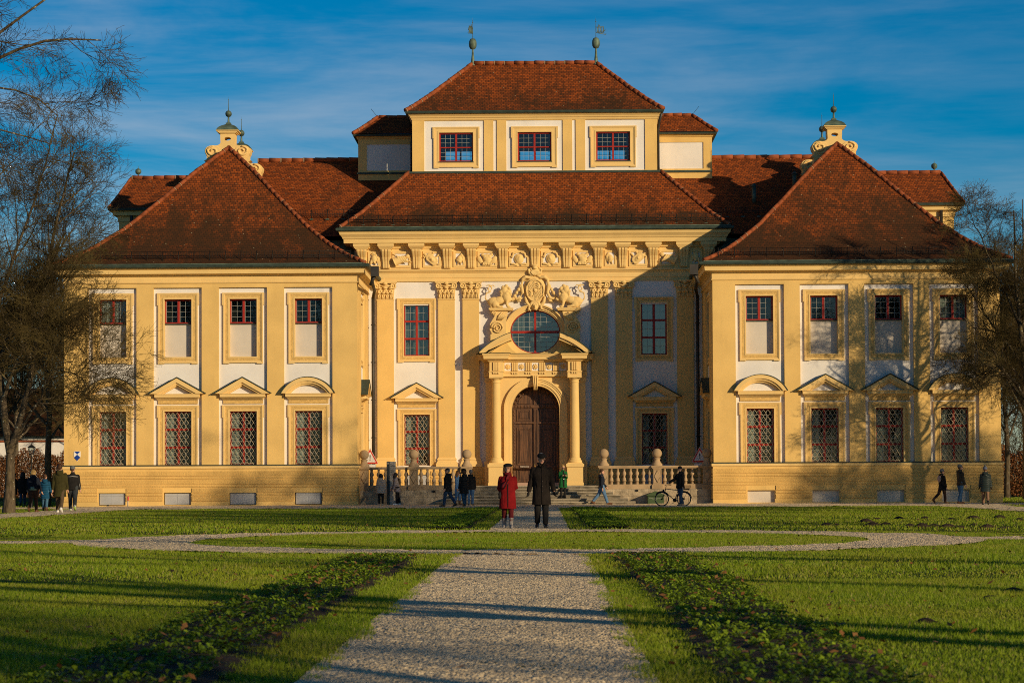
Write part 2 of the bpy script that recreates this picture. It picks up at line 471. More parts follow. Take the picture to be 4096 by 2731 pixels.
# ---------------- pavilion walls (one mesh per pavilion)
def pavilion(sgn):
    mb=MB(); Y_,W_,T_,RG=0,1,2,3
    WX1,WC,BAY=SIDE[sgn]
    mb.T=at_mirror(sgn)
    fields=[(c-PW,c+PW,2.01,10.95) for c in BAY]
    mb.wall(WX0,WX1,2.01,11.2,fields,0,0.16,Y_,Y_)
    ops=[(c-OW,c+OW,LZ0,LZ1) for c in BAY]+[(c-OW,c+OW,UZ0,UZ1) for c in BAY]
    for c in BAY:
        mb.wall(c-PW,c+PW,2.01,10.95,[(c-OW,c+OW,LZ0,LZ1),(c-OW,c+OW,UZ0,UZ1)],.16,.34,W_,T_)
    cel=[(c-.68,c+.68,.07,.68) for c in BAY]
    mb.wall(WX0-.04,WX1+.04,0,1.86,cel,-.04,.26,Y_,Y_)
    plinth_courses(mb,WX0-.06,WX1+.06,cel,-.04,RG)
    # plain inner return, outer side and back
    I=mb.T
    mb.T=I@Matrix.Translation((WX0,7.5,0))@Matrix.Rotation(-PI/2,4,'Z')
    mb.wall(0,7.5,2.01,11.2,[(3.7-PW,3.7+PW,2.01,10.95)],0,.12,Y_,Y_)
    mb.wall(3.7-PW,3.7+PW,2.01,10.95,[(3.7-OW,3.7+OW,LZ0,LZ1),(3.7-OW,3.7+OW,UZ0,UZ1)],.12,.34,W_,T_)
    mb.wall(0,7.54,0,1.86,[],-.04,0,Y_); plinth_courses(mb,0,7.56,[],-.04,RG)
    mb.T=I@Matrix.Translation((WX1,0,0))@Matrix.Rotation(PI/2,4,'Z')
    mb.wall(0,27,2.01,11.2,[(3.7+i*3.4-PW,3.7+i*3.4+PW,2.01,10.95) for i in range(7)],0,.12,Y_,Y_)
    for i in range(7): mb.wall(3.7+i*3.4-PW,3.7+i*3.4+PW,2.01,10.95,[],.12,0,W_)
    mb.wall(-.04,27,0,1.86,[],-.04,0,Y_); plinth_courses(mb,-.06,27,[],-.04,RG)
    mb.T=I
    mb.quad((WX0,27,0),(WX1,27,0),(WX1,27,12),(WX0,27,12),Y_)
    mb.quad((WX0,7.6,0),(WX0,27,0),(WX0,27,12),(WX0,7.6,12),Y_)
    mb.build('wall',[M['yellow'],M['white'],M['trim'],M['rough']],pal)
    path=[(-WX1,27),(-WX1,0),(-WX0,0),(-WX0,7.5)] if sgn<0 else [(WX0,7.5),(WX0,0),(WX1,0),(WX1,27)]
    b=MB(); b.sweep(path,[(.04,1.86),(.09,1.87),(.11,1.90),(.11,2.005),(0,2.012)],0)
    b.sweep(path,[(0,2.014),(.135,2.016),(.135,2.04),(0,2.075)],1)
    b.build('plinth_moulding',[M['trim'],M['gutter']],pal)
    c=MB()
    c.sweep(path,[(0,11.15),(.05,11.16),(.07,11.20),(.03,11.23),(.03,11.48),(.07,11.50),(.09,11.54),(.20,11.58),(.22,11.60),(.40,11.61),(.42,11.80),(.48,11.84),(.52,11.90),(0,11.92)],0)
    c.build('cornice',[M['trim']],pal)
    g=MB()
    g.sweep(path,[(.50,11.93),(.54,11.89),(.62,11.88),(.68,11.92),(.70,12.02),(.66,12.05),(.40,12.10)],0)
    g.build('gutter',[M['gutter']],pal)
    mbi=MB(); mbi.T=at_mirror(sgn)
    mbi.box(WX0+.8,WX1-.6,1.25,1.3,.05,11.1,0)          # near-black boards, painted as the shade of the rooms behind the windows
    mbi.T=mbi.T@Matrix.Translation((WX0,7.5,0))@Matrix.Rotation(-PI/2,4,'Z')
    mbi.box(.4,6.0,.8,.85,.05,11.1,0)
    mbi.build('unlit_room_lining',[M['dark']],pal)
for sgn in (-1,1): pavilion(sgn)

# ---------------- window parts
def frame_boxes(mb,x0,x1,z0,z1,w,y0,y1,mi=0,bottom=True):
    mb.box(x0,x1,y0,y1,z1-w,z1,mi)
    zb=z0
    if bottom: mb.box(x0,x1,y0,y1,z0,z0+w,mi); zb=z0+w
    mb.box(x0,x0+w,y0,y1,zb,z1-w,mi); mb.box(x1-w,x1,y0,y1,zb,z1-w,mi)

def surround_mesh(hw,h,bottom,ear=.62,rough=True):
    """architrave round an opening 2*hw wide and h high, z=0 at its sill; wall plane y=0"""
    mb=MB(); b=.31; zb=-.31 if bottom else 0
    frame_boxes(mb,-hw-b,hw+b,zb,h+b,.055,-.10,0,0,bottom)
    frame_boxes(mb,-hw-b+.055,hw+b-.055,zb+.055*bottom,h+b-.055,.045,-.075,0,0,bottom)
    frame_boxes(mb,-hw-.21,hw+.21,zb+.10*bottom,h+.21,.14,-.052,0,1 if rough else 0,bottom)
    frame_boxes(mb,-hw-.07,hw+.07,-.07*bottom,h+.07,.07,-.068,0,0,bottom)
    for s in (-1,1):                                     # ears
        x=s*(hw+b)
        mb.box(min(x,x+s*.05),max(x,x+s*.05),-.098,0,h+b-ear,h+b+.0,0)
        if bottom:
            mb.box(min(x-s*.30,x),max(x-s*.30,x),-.098,0,zb-.045,zb,0)
    return mb.mesh('window_surround',[M['trim'],M['roughtrim']])
SUR_LOW=surround_mesh(OW,LZ1-LZ0,False)
SUR_UP=surround_mesh(OW,UZ1-UZ0,True)

def leaded(mb,x0,x1,z0,z1,nx,nz,y,w=.011,mi=0):
    for i in range(1,nx):
        x=x0+(x1-x0)*i/nx; mb.box(x-w/2,x+w/2,y-.006,y+.004,z0,z1,mi)
    for j in range(1,nz):
        z=z0+(z1-z0)*j/nz; mb.box(x0,x1,y-.007,y+.003,z-w/2,z+w/2,mi)

def window_parts(hw,h,rows,y,nx,nz,gl='glass'):
    """red casement with mullion and transoms"""
    f=MB(); fw=.065
    frame_boxes(f,-hw,hw,0,h,fw,y-.05,y+.05)
    f.box(-.055,.055,y-.06,y+.05,fw,h-fw)
    for k in range(1,rows):
        z=h*k/rows
        f.box(-hw+fw,-.055,y-.052,y+.05,z-.05,z+.05); f.box(.055,hw-fw,y-.052,y+.05,z-.05,z+.05)
    f.box(-hw-.0,hw+.0,y-.10,y-.051,0,.045)
    L=MB()
    for s in (-1,1):
        for k in range(rows):
            a,b=(-hw+fw,-.055) if s<0 else (.055,hw-fw)
            c,d=h*k/rows+.05,h*(k+1)/rows-.05
            for (p,q_,u,v) in ((a,b,c,d),):
                L.box(p,p+.018,y-.03,y,u,v); L.box(q_-.018,q_,y-.03,y,u,v)
                leaded(L,p,q_,u,v,nx,nz,y-.004,.013)
    P=MB(); P.box(-hw+.03,hw-.03,y+.006,y+.012,.03,h-.03)
    return f.mesh('window',[M['red']]),L.mesh('glazing_bars',[M['lead']]),P.mesh('pane',[M[gl]])

def grille_mesh(hw,h,y):
    g=MB(); n=13; s=(2*hw-.02)/(n-1); vz=.172; K=int(h/vz)
    for i in range(n):
        x0=-hw+.01+i*s; pts=[]
        for k in range(K+1):
            sg=1 if (k+i)%2==0 else -1
            x=max(-hw+.01,min(hw-.01,x0+sg*s*.46)); z=.04+k*(h-.08)/K
            pts+= [(x,y,z-.022),(x,y,z+.022)]
        g.tube(pts,.0125,4,0,True,False)
    g.tube([(-hw,y,.03),(hw,y,.03)],.012,4); g.tube([(-hw,y,.10),(hw,y,.10)],.009,4)
    return g.mesh('grille',[M['grille']])

W_LOW=window_parts(OW,LZ1-LZ0,3,.26,2,3)
W_UPS=window_parts(OW,UZ1-UZM,1,.26,2,4)
W_UPF=window_parts(OW,UZ1-UZ0-.12,3,.20,2,2,'glass_hall')
GRILLE=grille_mesh(OW-.01,LZ1-LZ0,.10)
def curtain_mesh(hw,h,y,parts):
    mb=MB()
    for (a,b) in parts:
        n=max(4,int((b-a)*26)); xs=[a+(b-a)*i/n for i in range(n+1)]
        vs=[];fs=[]
        for i,x in enumerate(xs):
            dy=.02*math.sin(i*2.1)
            vs+=[(x,y+dy,.02),(x,y+dy,h-.02)]
        fs=[(2*i,2*i+2,2*i+3,2*i+1) for i in range(n)]
        mb.add(vs,fs,0,True)
    return mb.mesh('curtain',[M['curtain']])
CUR_LOW=curtain_mesh(OW,LZ1-LZ0,.42,[(-OW+.05,-.22)])
CUR_LOW2=curtain_mesh(OW,LZ1-LZ0,.50,[(-OW+.05,-.28),(.46,OW)])
CUR_UP=curtain_mesh(OW,UZ1-UZM,.40,[(-OW,-.12),(.1,OW)])
CUR_UPF=curtain_mesh(OW,UZ1-UZ0,.5,[(-OW,OW)])

def pediment_mesh(kind):
    """horizontal cornice, frieze and raised pediment; z=0 at the sill of the window below, wall plane y=0"""
    mb=MB(); z0=3.28
    mb.box(-1.0,1.0,-.06,0,3.08,3.26,1)                      # rough frieze
    for (w,d,a,b) in ((1.02,.10,z0,z0+.05),(1.05,.20,z0+.05,z0+.10),(1.08,.30,z0+.10,z0+.13),(1.13,.36,z0+.13,z0+.27),(1.15,.40,z0+.27,z0+.30)):
        mb.box(-w,w,-d,0,a,b,0)
    zb=z0+.30
    if kind=='tri':
        H=.78; Wd=1.37; th=.34
        def chev(Wd,H,th,d,mi):
            k=H/Wd; t=th*math.sqrt(1+k*k)
            for s in (-1,1):
                p=[(s*Wd,zb),(0,zb+H),(0,zb+H-t),(s*(Wd-t/k),zb)]
                if s>0: p=p[::-1]
                mb.prism(p,-d,0,mi)
        chev(Wd,H,.19,.44,0); chev(Wd-.37,H-.21,.10,.36,0); chev(Wd-.56,H-.32,.06,.26,0)
        mb.prism([(-.72,zb),(.72,zb),(0,zb+.41)],-.08,0,2)
        for s in (-1,1):
            k=H/Wd
            p=[(s*(Wd+.05),zb+.0),(0,zb+H+.03),(0,zb+H+.065),(s*(Wd+.08),zb+.03)]
            mb.prism(p if s<0 else p[::-1],-.475,0,3)
    else:
        Rr=1.50; H=.80; cz=zb+H-Rr; N=20
        def arc(r0,r1,d,mi,zlow=zb):
            a0=math.asin(max(-1,min(1,(zlow-cz)/r1)))
            pts=[]
            for i in range(N+1):
                a=a0+(PI-2*a0)*i/N; pts.append((r1*math.cos(a),cz+r1*math.sin(a)))
            b0=math.asin(max(-1,min(1,(zlow-cz)/r0)))
            inn=[]
            for i in range(N+1):
                a=b0+(PI-2*b0)*i/N; inn.append((r0*math.cos(a),cz+r0*math.sin(a)))
            vs=[(p[0],y,p[1]) for y in (-d,0) for p in pts]+[(p[0],y,p[1]) for y in (-d,0) for p in inn]
            n=N+1; fs=[]
            for i in range(N):
                fs+=[(i,i+1,2*n+i+1,2*n+i),(i,n+i,n+i+1,i+1),(2*n+i,2*n+i+1,3*n+i+1,3*n+i)]
            fs+=[(0,2*n,3*n,n),(N,n+N,3*n+N,2*n+N)]
            mb.add(vs,fs,mi)
        arc(Rr-.19,Rr,.44,0); arc(Rr-.29,Rr-.19,.36,0); arc(Rr-.37,Rr-.29,.26,0)
        arc(Rr+.003,Rr+.035,.475,3,zb+.01)
        rr=Rr-.37; a0=math.asin((zb-cz)/rr)
        mb.prism([(rr*math.cos(a0+(PI-2*a0)*i/N),cz+rr*math.sin(a0+(PI-2*a0)*i/N)) for i in range(N+1)],-.08,0,2)
    return mb.mesh('pediment',[M['trim'],M['roughtrim'],M['white'],M['gutter']])
PED_T=pediment_mesh('tri'); PED_S=pediment_mesh('seg')

def T_obj(name,me,parent,loc,rz=0,sx=1):
    o=link(name,me,parent,loc,rz)
    if sx!=1: o.scale=(sx,1,1)
    return o
def put_window(x,y,z,meshes,rz=0,extra=()):
    w_=link('window',meshes[0],pal,(x,y,z),rz)
    link('glazing_bars',meshes[1],w_); link('pane',meshes[2],w_)
    for nm,me in extra: link(nm,me,w_)
    return w_
def full_bay(x,y,seg,rz=0,small=True,cur=0):
    """lower grilled window with pediment and the upper window over it; y = plane of the white field"""
    c,s_=math.cos(rz),math.sin(rz)
    link('window_surround',SUR_LOW,pal,(x,y,LZ0),rz)
    put_window(x,y,LZ0,W_LOW,rz,[('curtain',CUR_LOW if cur==0 else CUR_LOW2),('grille',GRILLE)])
    link('pediment',PED_S if seg else PED_T,pal,(x,y,LZ0),rz)
    link('window_surround',SUR_UP,pal,(x,y,UZ0),rz)
    if small:
        put_window(x,y,UZM,W_UPS,rz,[('curtain',CUR_UP)] if cur==1 else [])
        link('blind_panel',BLIND,pal,(x,y,UZ0),rz)
        link('window_sill',SILL,pal,(x,y,UZM),rz)
bp=MB(); bp.box(-OW,OW,.24,.27,0,UZM-UZ0,0); BLIND=bp.mesh('blind_panel',[M['niche']])
bp=MB(); bp.box(-OW,OW,.12,.24,-.035,0,0); SILL=bp.mesh('window_sill',[M['gutter']])
bp=MB()
for s in (-1,1):
    bp.box(min(0,s*.64),max(0,s*.64),.10,.13,.03,.58)
    bp.box(min(s*.02,s*.63),max(s*.02,s*.63),.085,.10,.12,.145); bp.box(min(s*.02,s*.63),max(s*.02,s*.63),.085,.10,.46,.485)
bp.box(-.015,.015,.09,.10,.03,.58)
CELLAR=bp.mesh('cellar_shutter',[M['shutter']])
bp=MB(); bp.box(-.68,.68,.18,.22,0,.61); CELLARB=bp.mesh('blind_panel',[M['niche']])

for sgn in (-1,1):
    for i,c in enumerate(SIDE[sgn][2]):
        cc = 1 if (i==3 and True) else 0
        full_bay(sgn*c,.16,i in (0,3),0,True,cc)
        if sgn<0: link('cellar_shutter',CELLAR,pal,(sgn*c,-.02,.07))
        else: link('blind_panel',CELLARB,pal,(sgn*c,-.02,.07))
    # the one bay on the inner return
    if sgn<0: full_bay(-WX0-.12,3.8,False,PI/2)
    else: full_bay(WX0+.12,3.8,False,-PI/2)

# ---------------- centre front
mb=MB(); Y_,W_,T_,RG=0,1,2,3
CB=6.33
mb.wall(-9.5,9.5,1.95,11.9,[(s*CB-OW,s*CB+OW,LZ0,LZ1) if s>0 else (s*CB-OW,s*CB+OW,LZ0,LZ1) for s in (-1,1)]+
        [(s*CB-OW,s*CB+OW,UZ0+.4,UZ1+.2) for s in (-1,1)]+[(-1.95,1.95,1.95,6.6),(-1.95,1.95,7.4,10.6)],CY,.34,W_,T_)
mb.wall(-9.5,9.5,0,1.95,[(-1.95,1.95,0,1.95)]+[(s*CB-.6,s*CB+.6,.98,1.55) for s in (-1,1)],CY-.06,.2,Y_,Y_)
for x0,x1 in ((-8.9,-CB-.75),(-CB+.75,-2.7),(2.7,CB-.75),(CB+.75,8.9)):
    plinth_courses(mb,x0,x1,[],CY-.06,RG)
mb.box(-9.5,-2.66,CY-.12,CY,1.86,1.96,T_); mb.box(2.66,9.5,CY-.12,CY,1.86,1.96,T_)
# plate with the oval opening
def plate_hole(mb,x0,x1,z0,z1,cx,cz,fn,y,mi,n=48,depth=0,rmi=None):
    angs=[2*PI*i/n for i in range(n)]
    for (px,pz) in ((x0,z0),(x1,z0),(x1,z1),(x0,z1)):
        angs.append(math.atan2(pz-cz,px-cx)%(2*PI))
    angs=sorted(set(round(a,6) for a in angs)); o=[];i_=[]
    for a in angs:
        c,s_=math.cos(a),math.sin(a); t=1e9
        if c>1e-9:t=min(t,(x1-cx)/c)
        if c<-1e-9:t=min(t,(x0-cx)/c)
        if s_>1e-9:t=min(t,(z1-cz)/s_)
        if s_<-1e-9:t=min(t,(z0-cz)/s_)
        o.append((cx+c*t,y,cz+s_*t)); r=fn(a); i_.append((cx+c*r,y,cz+s_*r))
    k=len(angs)
    mb.add(o+i_,[(j,(j+1)%k,k+(j+1)%k,k+j) for j in range(k)],mi)
    if depth:
        b=[(p[0],y+depth,p[2]) for p in i_]
        mb.add(i_+b,[(j,(j+1)%k,k+(j+1)%k,k+j) for j in range(k)],mi if rmi is None else rmi,True)
OC=9.13; ORX,ORZ=1.33,1.15
def ell_r(rx,rz): return lambda a: rx*rz/math.hypot(rz*math.cos(a),rx*math.sin(a))
plate_hole(mb,-1.95,1.95,7.4,10.6,0,OC,ell_r(ORX+.06,ORZ+.06),CY,W_,56,.34,T_)
mb.quad((-9.5,CY,11.9),(9.5,CY,11.9),(9.5,CY,14.3),(-9.5,CY,14.3),Y_)
mb.quad((-9.5,CY,0),(-9.5,22,0),(-9.5,22,14.3),(-9.5,CY,14.3),Y_); mb.quad((9.5,CY,0),(9.5,22,0),(9.5,22,14.3),(9.5,CY,14.3),Y_)
mb.build('wall',[M['yellow'],M['white'],M['trim'],M['rough']],pal)
mb=MB(); mb.box(-8.8,8.8,CY+1.6,CY+1.65,.1,11.8); mb.build('unlit_room_lining',[M['dark']],pal)  # near-black board painted as the shade of the hall

for s in (-1,1):
    link('window_surround',SUR_LOW,pal,(s*CB,CY,LZ0)); put_window(s*CB,CY,LZ0,W_LOW,0,[('curtain',CUR_LOW2),('grille',GRILLE)])
    link('pediment',PED_T,pal,(s*CB,CY,LZ0))
    o=link('window_surround',SUR_UP,pal,(s*CB,CY,UZ0+.4)); o.scale=(1,1,(2.78/2.9))
    put_window(s*CB,CY,UZ0+.4,W_UPF,0,[('curtain',CUR_UPF)])
    link('cellar_shutter',CELLAR,pal,(s*CB,CY-.06,.98))

# pilasters with base and capital
def pilaster_meshes(w=.44):
    p=MB(); p.box(-w,w,-.14,0,2.46,10.90,0); p.box(-w-.03,w+.03,-.17,0,10.86,10.91,1)
    b=MB()
    for (e,d,a,c) in ((.14,.28,1.97,2.14),(.12,.26,2.14,2.17),(.10,.24,2.17,2.26),(.05,.19,2.26,2.32),(.07,.21,2.32,2.40),(.03,.17,2.40,2.46)):
        b.box(-w-e,w+e,-d,0,a,c,0)
    k=MB(); z0=10.91
    k.prism([(-w,z0),(w,z0),(w+.06,z0+.8),(-w-.06,z0+.8)],-.15,0,0)
    for row,(zb,n,h,d) in enumerate(((z0+.02,4,.34,.10),(z0+.22,3,.40,.12))):
        for i in range(n):
            x=-w+2*w*(i+.5)/n
            k.ell((x,-.16,zb+h*.45),(w/n*.82,.045,h*.5),0,10)
            k.ell((x,-.16-d*.8,zb+h*.9),(w/n*.85,.06,.055),0,10)
            k.tube([(x-w/n*.6,-.18,zb),(x-w/n*.45,-.21,zb+h*.6)],[.02,.03],5)
            k.tube([(x+w/n*.6,-.18,zb),(x+w/n*.45,-.21,zb+h*.6)],[.02,.03],5)
    for s in (-1,1):                                          # volutes
        k.T=Matrix.Translation((s*(w-.02),-.12,z0+.70))@Matrix.Rotation(PI/2,4,'X')
        k.lathe([(0,.16),(.05,.16),(.055,.13),(.10,.13),(.105,.17),(.155,.17),(.165,.10),(.165,-.02)],0,0,16,0)
        k.T=None
    k.tube([(-w+.1,-.22,z0+.74),(0,-.24,z0+.64),(w-.1,-.22,z0+.74)],.045,6)
    k.ell((0,-.27,z0+.84),(.13,.07,.10),0,10)
    k.box(-w-.13,w+.13,-.28,0,z0+.83,z0+.88,0); k.box(-w-.17,w+.17,-.31,0,z0+.88,z0+.935,0)
    return p.mesh('pilaster',[M['yellow'],M['trim']]),b.mesh('base',[M['trim']]),k.mesh('capital',[M['trim']])
PIL=pilaster_meshes()
for x in (-7.99,-4.73,-3.43,3.43,4.73,7.99,-9.35,9.35):
    o=link('pilaster',PIL[0],pal,(x,CY,0)); link('base',PIL[1],o); link('capital',PIL[2],o)

# entablature
ctr=[(-9.5,10),(-9.5,CY),(9.5,CY),(9.5,10)]
mb=MB()
mb.sweep(ctr,[(0,11.845),(.10,11.846),(.10,12.02),(.13,12.03),(.13,12.28),(.16,12.30),(.20,12.36),(.28,12.40),(.28,12.46),(.11,12.52),(.11,13.60)],0)
mb.sweep(ctr,[(.11,13.60),(.20,13.63),(.20,13.72),(.34,13.76),(.36,13.84),(.66,13.86),(.67,14.06),(.72,14.10),(.74,14.16),(.80,14.24),(.86,14.30),(.90,14.42),(.92,14.47),(0,14.50)],0)
mb.build('cornice',[M['trim']],pal)
g=MB(); g.sweep(ctr,[(.88,14.50),(.92,14.47),(1.0,14.47),(1.05,14.52),(1.06,14.62),(1.0,14.65),(.80,14.70)],0); g.build('gutter',[M['gutter']],pal)
BRX=[0,1.70,3.39,4.68,6.31,7.94,9.24]; BRX=sorted(set([-x for x in BRX]+BRX))
k=MB()
prof=[(-.11,12.54),(-.20,12.54),(-.24,12.60),(-.23,12.68),(-.20,12.78),(-.20,12.95),(-.26,13.15),(-.38,13.32),(-.46,13.45),(-.46,13.55),(-.11,13.56)]
for (x0,x1,sh) in ((-.19,.19,0),(-.155,-.075,-.035),(-.035,.035,-.045),(.075,.155,-.035)):
    n=len(prof); vs=[]
    for xs,sg in ((x0,-1),(x1,1)):
        for (y,z) in prof:
            f=1+.42*max(0,(z-12.54))/1.0
            vs.append((xs*f,y+(sh if y<-.12 else 0),z))
    fs=[tuple(range(n)),tuple(range(2*n-1,n-1,-1))]+[(i,(i+1)%n,n+(i+1)%n,n+i) for i in range(n)]
    k.add(vs,fs,0)
k.box(-.33,.33,-.50,-.11,13.56,13.61)
BRK=k.mesh('bracket',[M['trim']])
m_=MB(); m_.box(-.40,.40,-.60,-.20,13.66,13.70); m_.box(-.37,.37,-.56,-.12,13.61,13.66); m_.box(-.43,.43,-.63,-.36,13.70,13.835); MUT=m_.mesh('mutule',[M['trim']])
for x in BRX:
    o=link('bracket',BRK,pal,(x,CY,0)); link('mutule',MUT,o)

# relief trophies in the frieze
def trophy(kind):
    t=MB(); rnd=random.Random(hash(kind)%999)
    if kind=='helmet_crest':
        t.ell((0,-.05,.05),(.20,.13,.22)); t.tube([(.20,-.05,-.18),(.26,-.06,.05),(.12,-.07,.26),(-.06,-.07,.33),(-.20,-.07,.25)],[.04,.06,.07,.06,.03],7)
        t.ell((-.17,-.06,-.10),(.10,.09,.20),rot=(0,.5,0)); t.tube([(-.16,-.08,.02),(.02,-.1,-.14),(.16,-.08,-.26)],[.05,.06,.04],6)
    elif kind=='plumed_helmet':
        t.ell((.02,-.05,0),(.20,.14,.19)); t.ell((-.02,-.1,-.10),(.22,.08,.08),rot=(0,.5,0))
        for a in range(5): t.tube([(.0,-.06,.15),(.15+.03*a,-.07,.27-.04*a),(.28-.01*a,-.06,.18-.09*a)],[.05,.07,.03],6)
        for s in (-1,1): t.tube([(s*.06,-.05,-.15),(s*.12,-.06,-.3)],[.06,.03],6)
    elif kind=='drum_flag':
        t.tube([(-.42,-.09,-.14),(.22,-.08,.06)],[.24,.17],14); t.tube([(-.44,-.09,-.15),(-.40,-.09,-.13)],[.27,.27],14)
        for a in range(4): t.tube([(-.25+.12*a,-.2,.18),(-.12+.13*a,-.24,-.02),(.05+.12*a,-.2,-.18)],[.04,.06,.03],6)
        t.tube([(-.5,-.08,.30),(.6,-.08,-.16)],.03,6); t.ell((.36,-.06,.18),(.16,.08,.12),rot=(0,-.6,0))
    elif kind=='octagon_shield':
        t.T=Matrix.Rotation(.65,4,'Y')
        t.prism([(-.36,-.12),(-.26,-.22),(.26,-.22),(.36,-.12),(.36,.12),(.26,.22),(-.26,.22),(-.36,.12)],-.14,0)
        t.ell((0,-.15,0),(.22,.05,.12)); t.ell((0,-.18,0),(.07,.07,.07)); t.T=None
        for (a,b) in (((-.45,.30),(.4,-.28)),((-.48,.1),(-.2,.22)),((.40,.26),(.1,-.05)),((.1,.36),(-.05,.1))):
            t.tube([(a[0],-.06,a[1]),(b[0],-.06,b[1])],[.07,.03],7)
    elif kind=='cuirass':
        t.ell((0,-.07,.02),(.23,.15,.27)); t.ell((-.12,-.12,.12),(.13,.09,.12)); t.ell((.12,-.12,.12),(.13,.09,.12))
        for a in range(6): t.tube([(-.2+.08*a,-.14,-.16),(-.24+.095*a,-.13,-.34)],[.045,.03],6)
        for s in (-1,1):
            t.ell((s*.38,-.04,-.04),(.14,.07,.24),rot=(0,s*.5,0)); t.ell((s*.24,-.08,.22),(.1,.09,.09))
    else:
        t.ell((0,-.03,0),(.27,.08,.29)); t.ell((0,-.09,0),(.18,.06,.21)); t.ell((.02,-.13,.02),(.08,.05,.13),rot=(0,.4,0))
        for s in (-1,1):
            t.tube([(s*.1,-.07,.34),(s*.3,-.08,.30),(s*.36,-.08,.08),(s*.44,-.08,.14)],[.05,.07,.06,.04],7)
            t.tube([(s*.08,-.07,-.34),(s*.3,-.08,-.26),(s*.42,-.08,-.28)],[.05,.07,.05],7)
    return remesh(t,'trophy_relief',[M['trim']],.022,1)
TRO={kd:trophy(kd) for kd in ('helmet_crest','drum_flag','octagon_shield','plumed_helmet','cuirass','oval_shield')}
order=['helmet_crest','drum_flag','octagon_shield','plumed_helmet','cuirass','oval_shield']
for i in range(len(BRX)-1):
    pan=MB()
    a,b=BRX[i]+.30,BRX[i+1]-.30; c=(a+b)/2; hw=(b-a)/2-.03; zc=13.02
    frame_boxes(pan,c-hw,c+hw,12.60,13.46,.10,CY-.165,CY-.11,0)
    frame_boxes(pan,c-hw+.10,c+hw-.10,12.70,13.36,.025,CY-.14,CY-.11,0)
    pan.box(c-hw+.10,c+hw-.10,CY-.118,CY-.10,12.70,13.36,1)
    pan.build('frieze_panel',[M['trim'],M['white']],pal)
    kd=order[i] if i<6 else order[11-i]
    o=link('trophy_relief',TRO[kd],pal,(c,CY-.12,zc))
    f=min(1.0,(hw-.1)/.42)
    o.scale=((1 if i<6 else -1)*max(.8,f),1,1.0)

# ---------------- portal
P0=CY-.45                         # face of the portal block
mb=MB(); AX=1.26; SPR=4.98
mb.box(-2.65,-1.9,P0,CY,.95,6.72); mb.box(1.9,2.65,P0,CY,.95,6.72)
def arch_r(a):                    # opening measured from (0,SPR)
    c,s_=math.cos(a),math.sin(a)
    if s_>=0: return AX
    return min(AX/abs(c) if abs(c)>1e-6 else 1e9,(SPR-.95)/abs(s_))
plate_hole(mb,-1.9,1.9,.95,6.72,0,SPR,arch_r,P0,0,64,1.0,0)
arc=[(AX,.95)]+[(AX*math.cos(PI*i/28),SPR+AX*math.sin(PI*i/28)) for i in range(29)]+[(-AX,.95)]
def arch_band(mb,off0,off1,y0,y1,mi=0):
    o=[];n_=[]
    for (x,z) in arc:
        if z<=SPR+1e-6: d=Vector((math.copysign(1,x),0))
        else: d=Vector((x,z-SPR)).normalized()
        o.append((x+d.x*off1,z+d.y*off1)); n_.append((x+d.x*off0,z+d.y*off0))
    k=len(arc)
    vs=[(p[0],y0,p[1]) for p in n_]+[(p[0],y0,p[1]) for p in o]+[(p[0],y1,p[1]) for p in n_]+[(p[0],y1,p[1]) for p in o]
    fs=[]
    for i in range(k-1):
        fs+=[(i,i+1,k+i+1,k+i),(i,2*k+i,2*k+i+1,i+1),(k+i,k+i+1,3*k+i+1,3*k+i)]
    mb.add(vs,fs,mi)
for (a,b,d) in ((0,.10,.05),(.10,.24,.10),(.24,.33,.13),(.33,.42,.17)): arch_band(mb,a,b,P0-d,P0+.02)
mb.box(-2.72,-1.75,P0-.04,P0+.1,.95,2.08); mb.box(1.75,2.72,P0-.04,P0+.1,.95,2.08)
for s in (-1,1):                                             # backing imposts and spandrel frames
    mb.box(min(s*2.70,s*1.84),max(s*2.70,s*1.84),P0-.05,P0+.05,6.45,6.70); mb.box(min(s*2.74,s*1.8),max(s*2.74,s*1.8),P0-.07,P0+.05,2.08,2.24)
mb.build('portal_wall',[M['trim']],pal)
mb=MB(); mb.prism([(-.17,6.78),(.17,6.78),(.10,6.02),(-.10,6.02)],P0-.30,P0,0)
for x in (-.09,0,.09): mb.tube([(x*1.2,P0-.30,6.76),(x,P0-.34,6.4),(x*.8,P0-.30,6.05)],.035,6)
mb.build('keystone',[M['trim']],pal)
# columns
cl_=MB(); cl_.lathe([(.245,2.42),(.25,3.2),(.245,4.2),(.215,6.40)],0,0,28)
cb=MB(); cb.lathe([(.36,2.14),(.38,2.18),(.38,2.24),(.34,2.28),(.30,2.31),(.315,2.35),(.29,2.39),(.255,2.42)],0,0,28); cb.box(-.40,.40,-.40,.40,2.09,2.15)
cc=MB(); cc.lathe([(.215,6.36),(.245,6.39),(.245,6.42),(.22,6.44),(.22,6.50),(.28,6.56),(.33,6.62)],0,0,28); cc.box(-.37,.37,-.37,.37,6.62,6.72)
cp=MB(); cp.box(-.42,.42,-.42,.42,.95,1.92); cp.box(-.47,.47,-.47,.47,1.92,2.09); cp.box(-.45,.45,-.45,.45,.95,1.10)
PC=P0-.52
CM=cl_.mesh('column',[M['trim']]),cb.mesh('base',[M['trim']]),cc.mesh('capital',[M['trim']]),cp.mesh('pedestal',[M['trim']])
for s in (-1,1):
    o=link('column',CM[0],pal,(s*2.07,PC,0))
    link('base',CM[1],o); link('capital',CM[2],o); link('pedestal',CM[3],o)
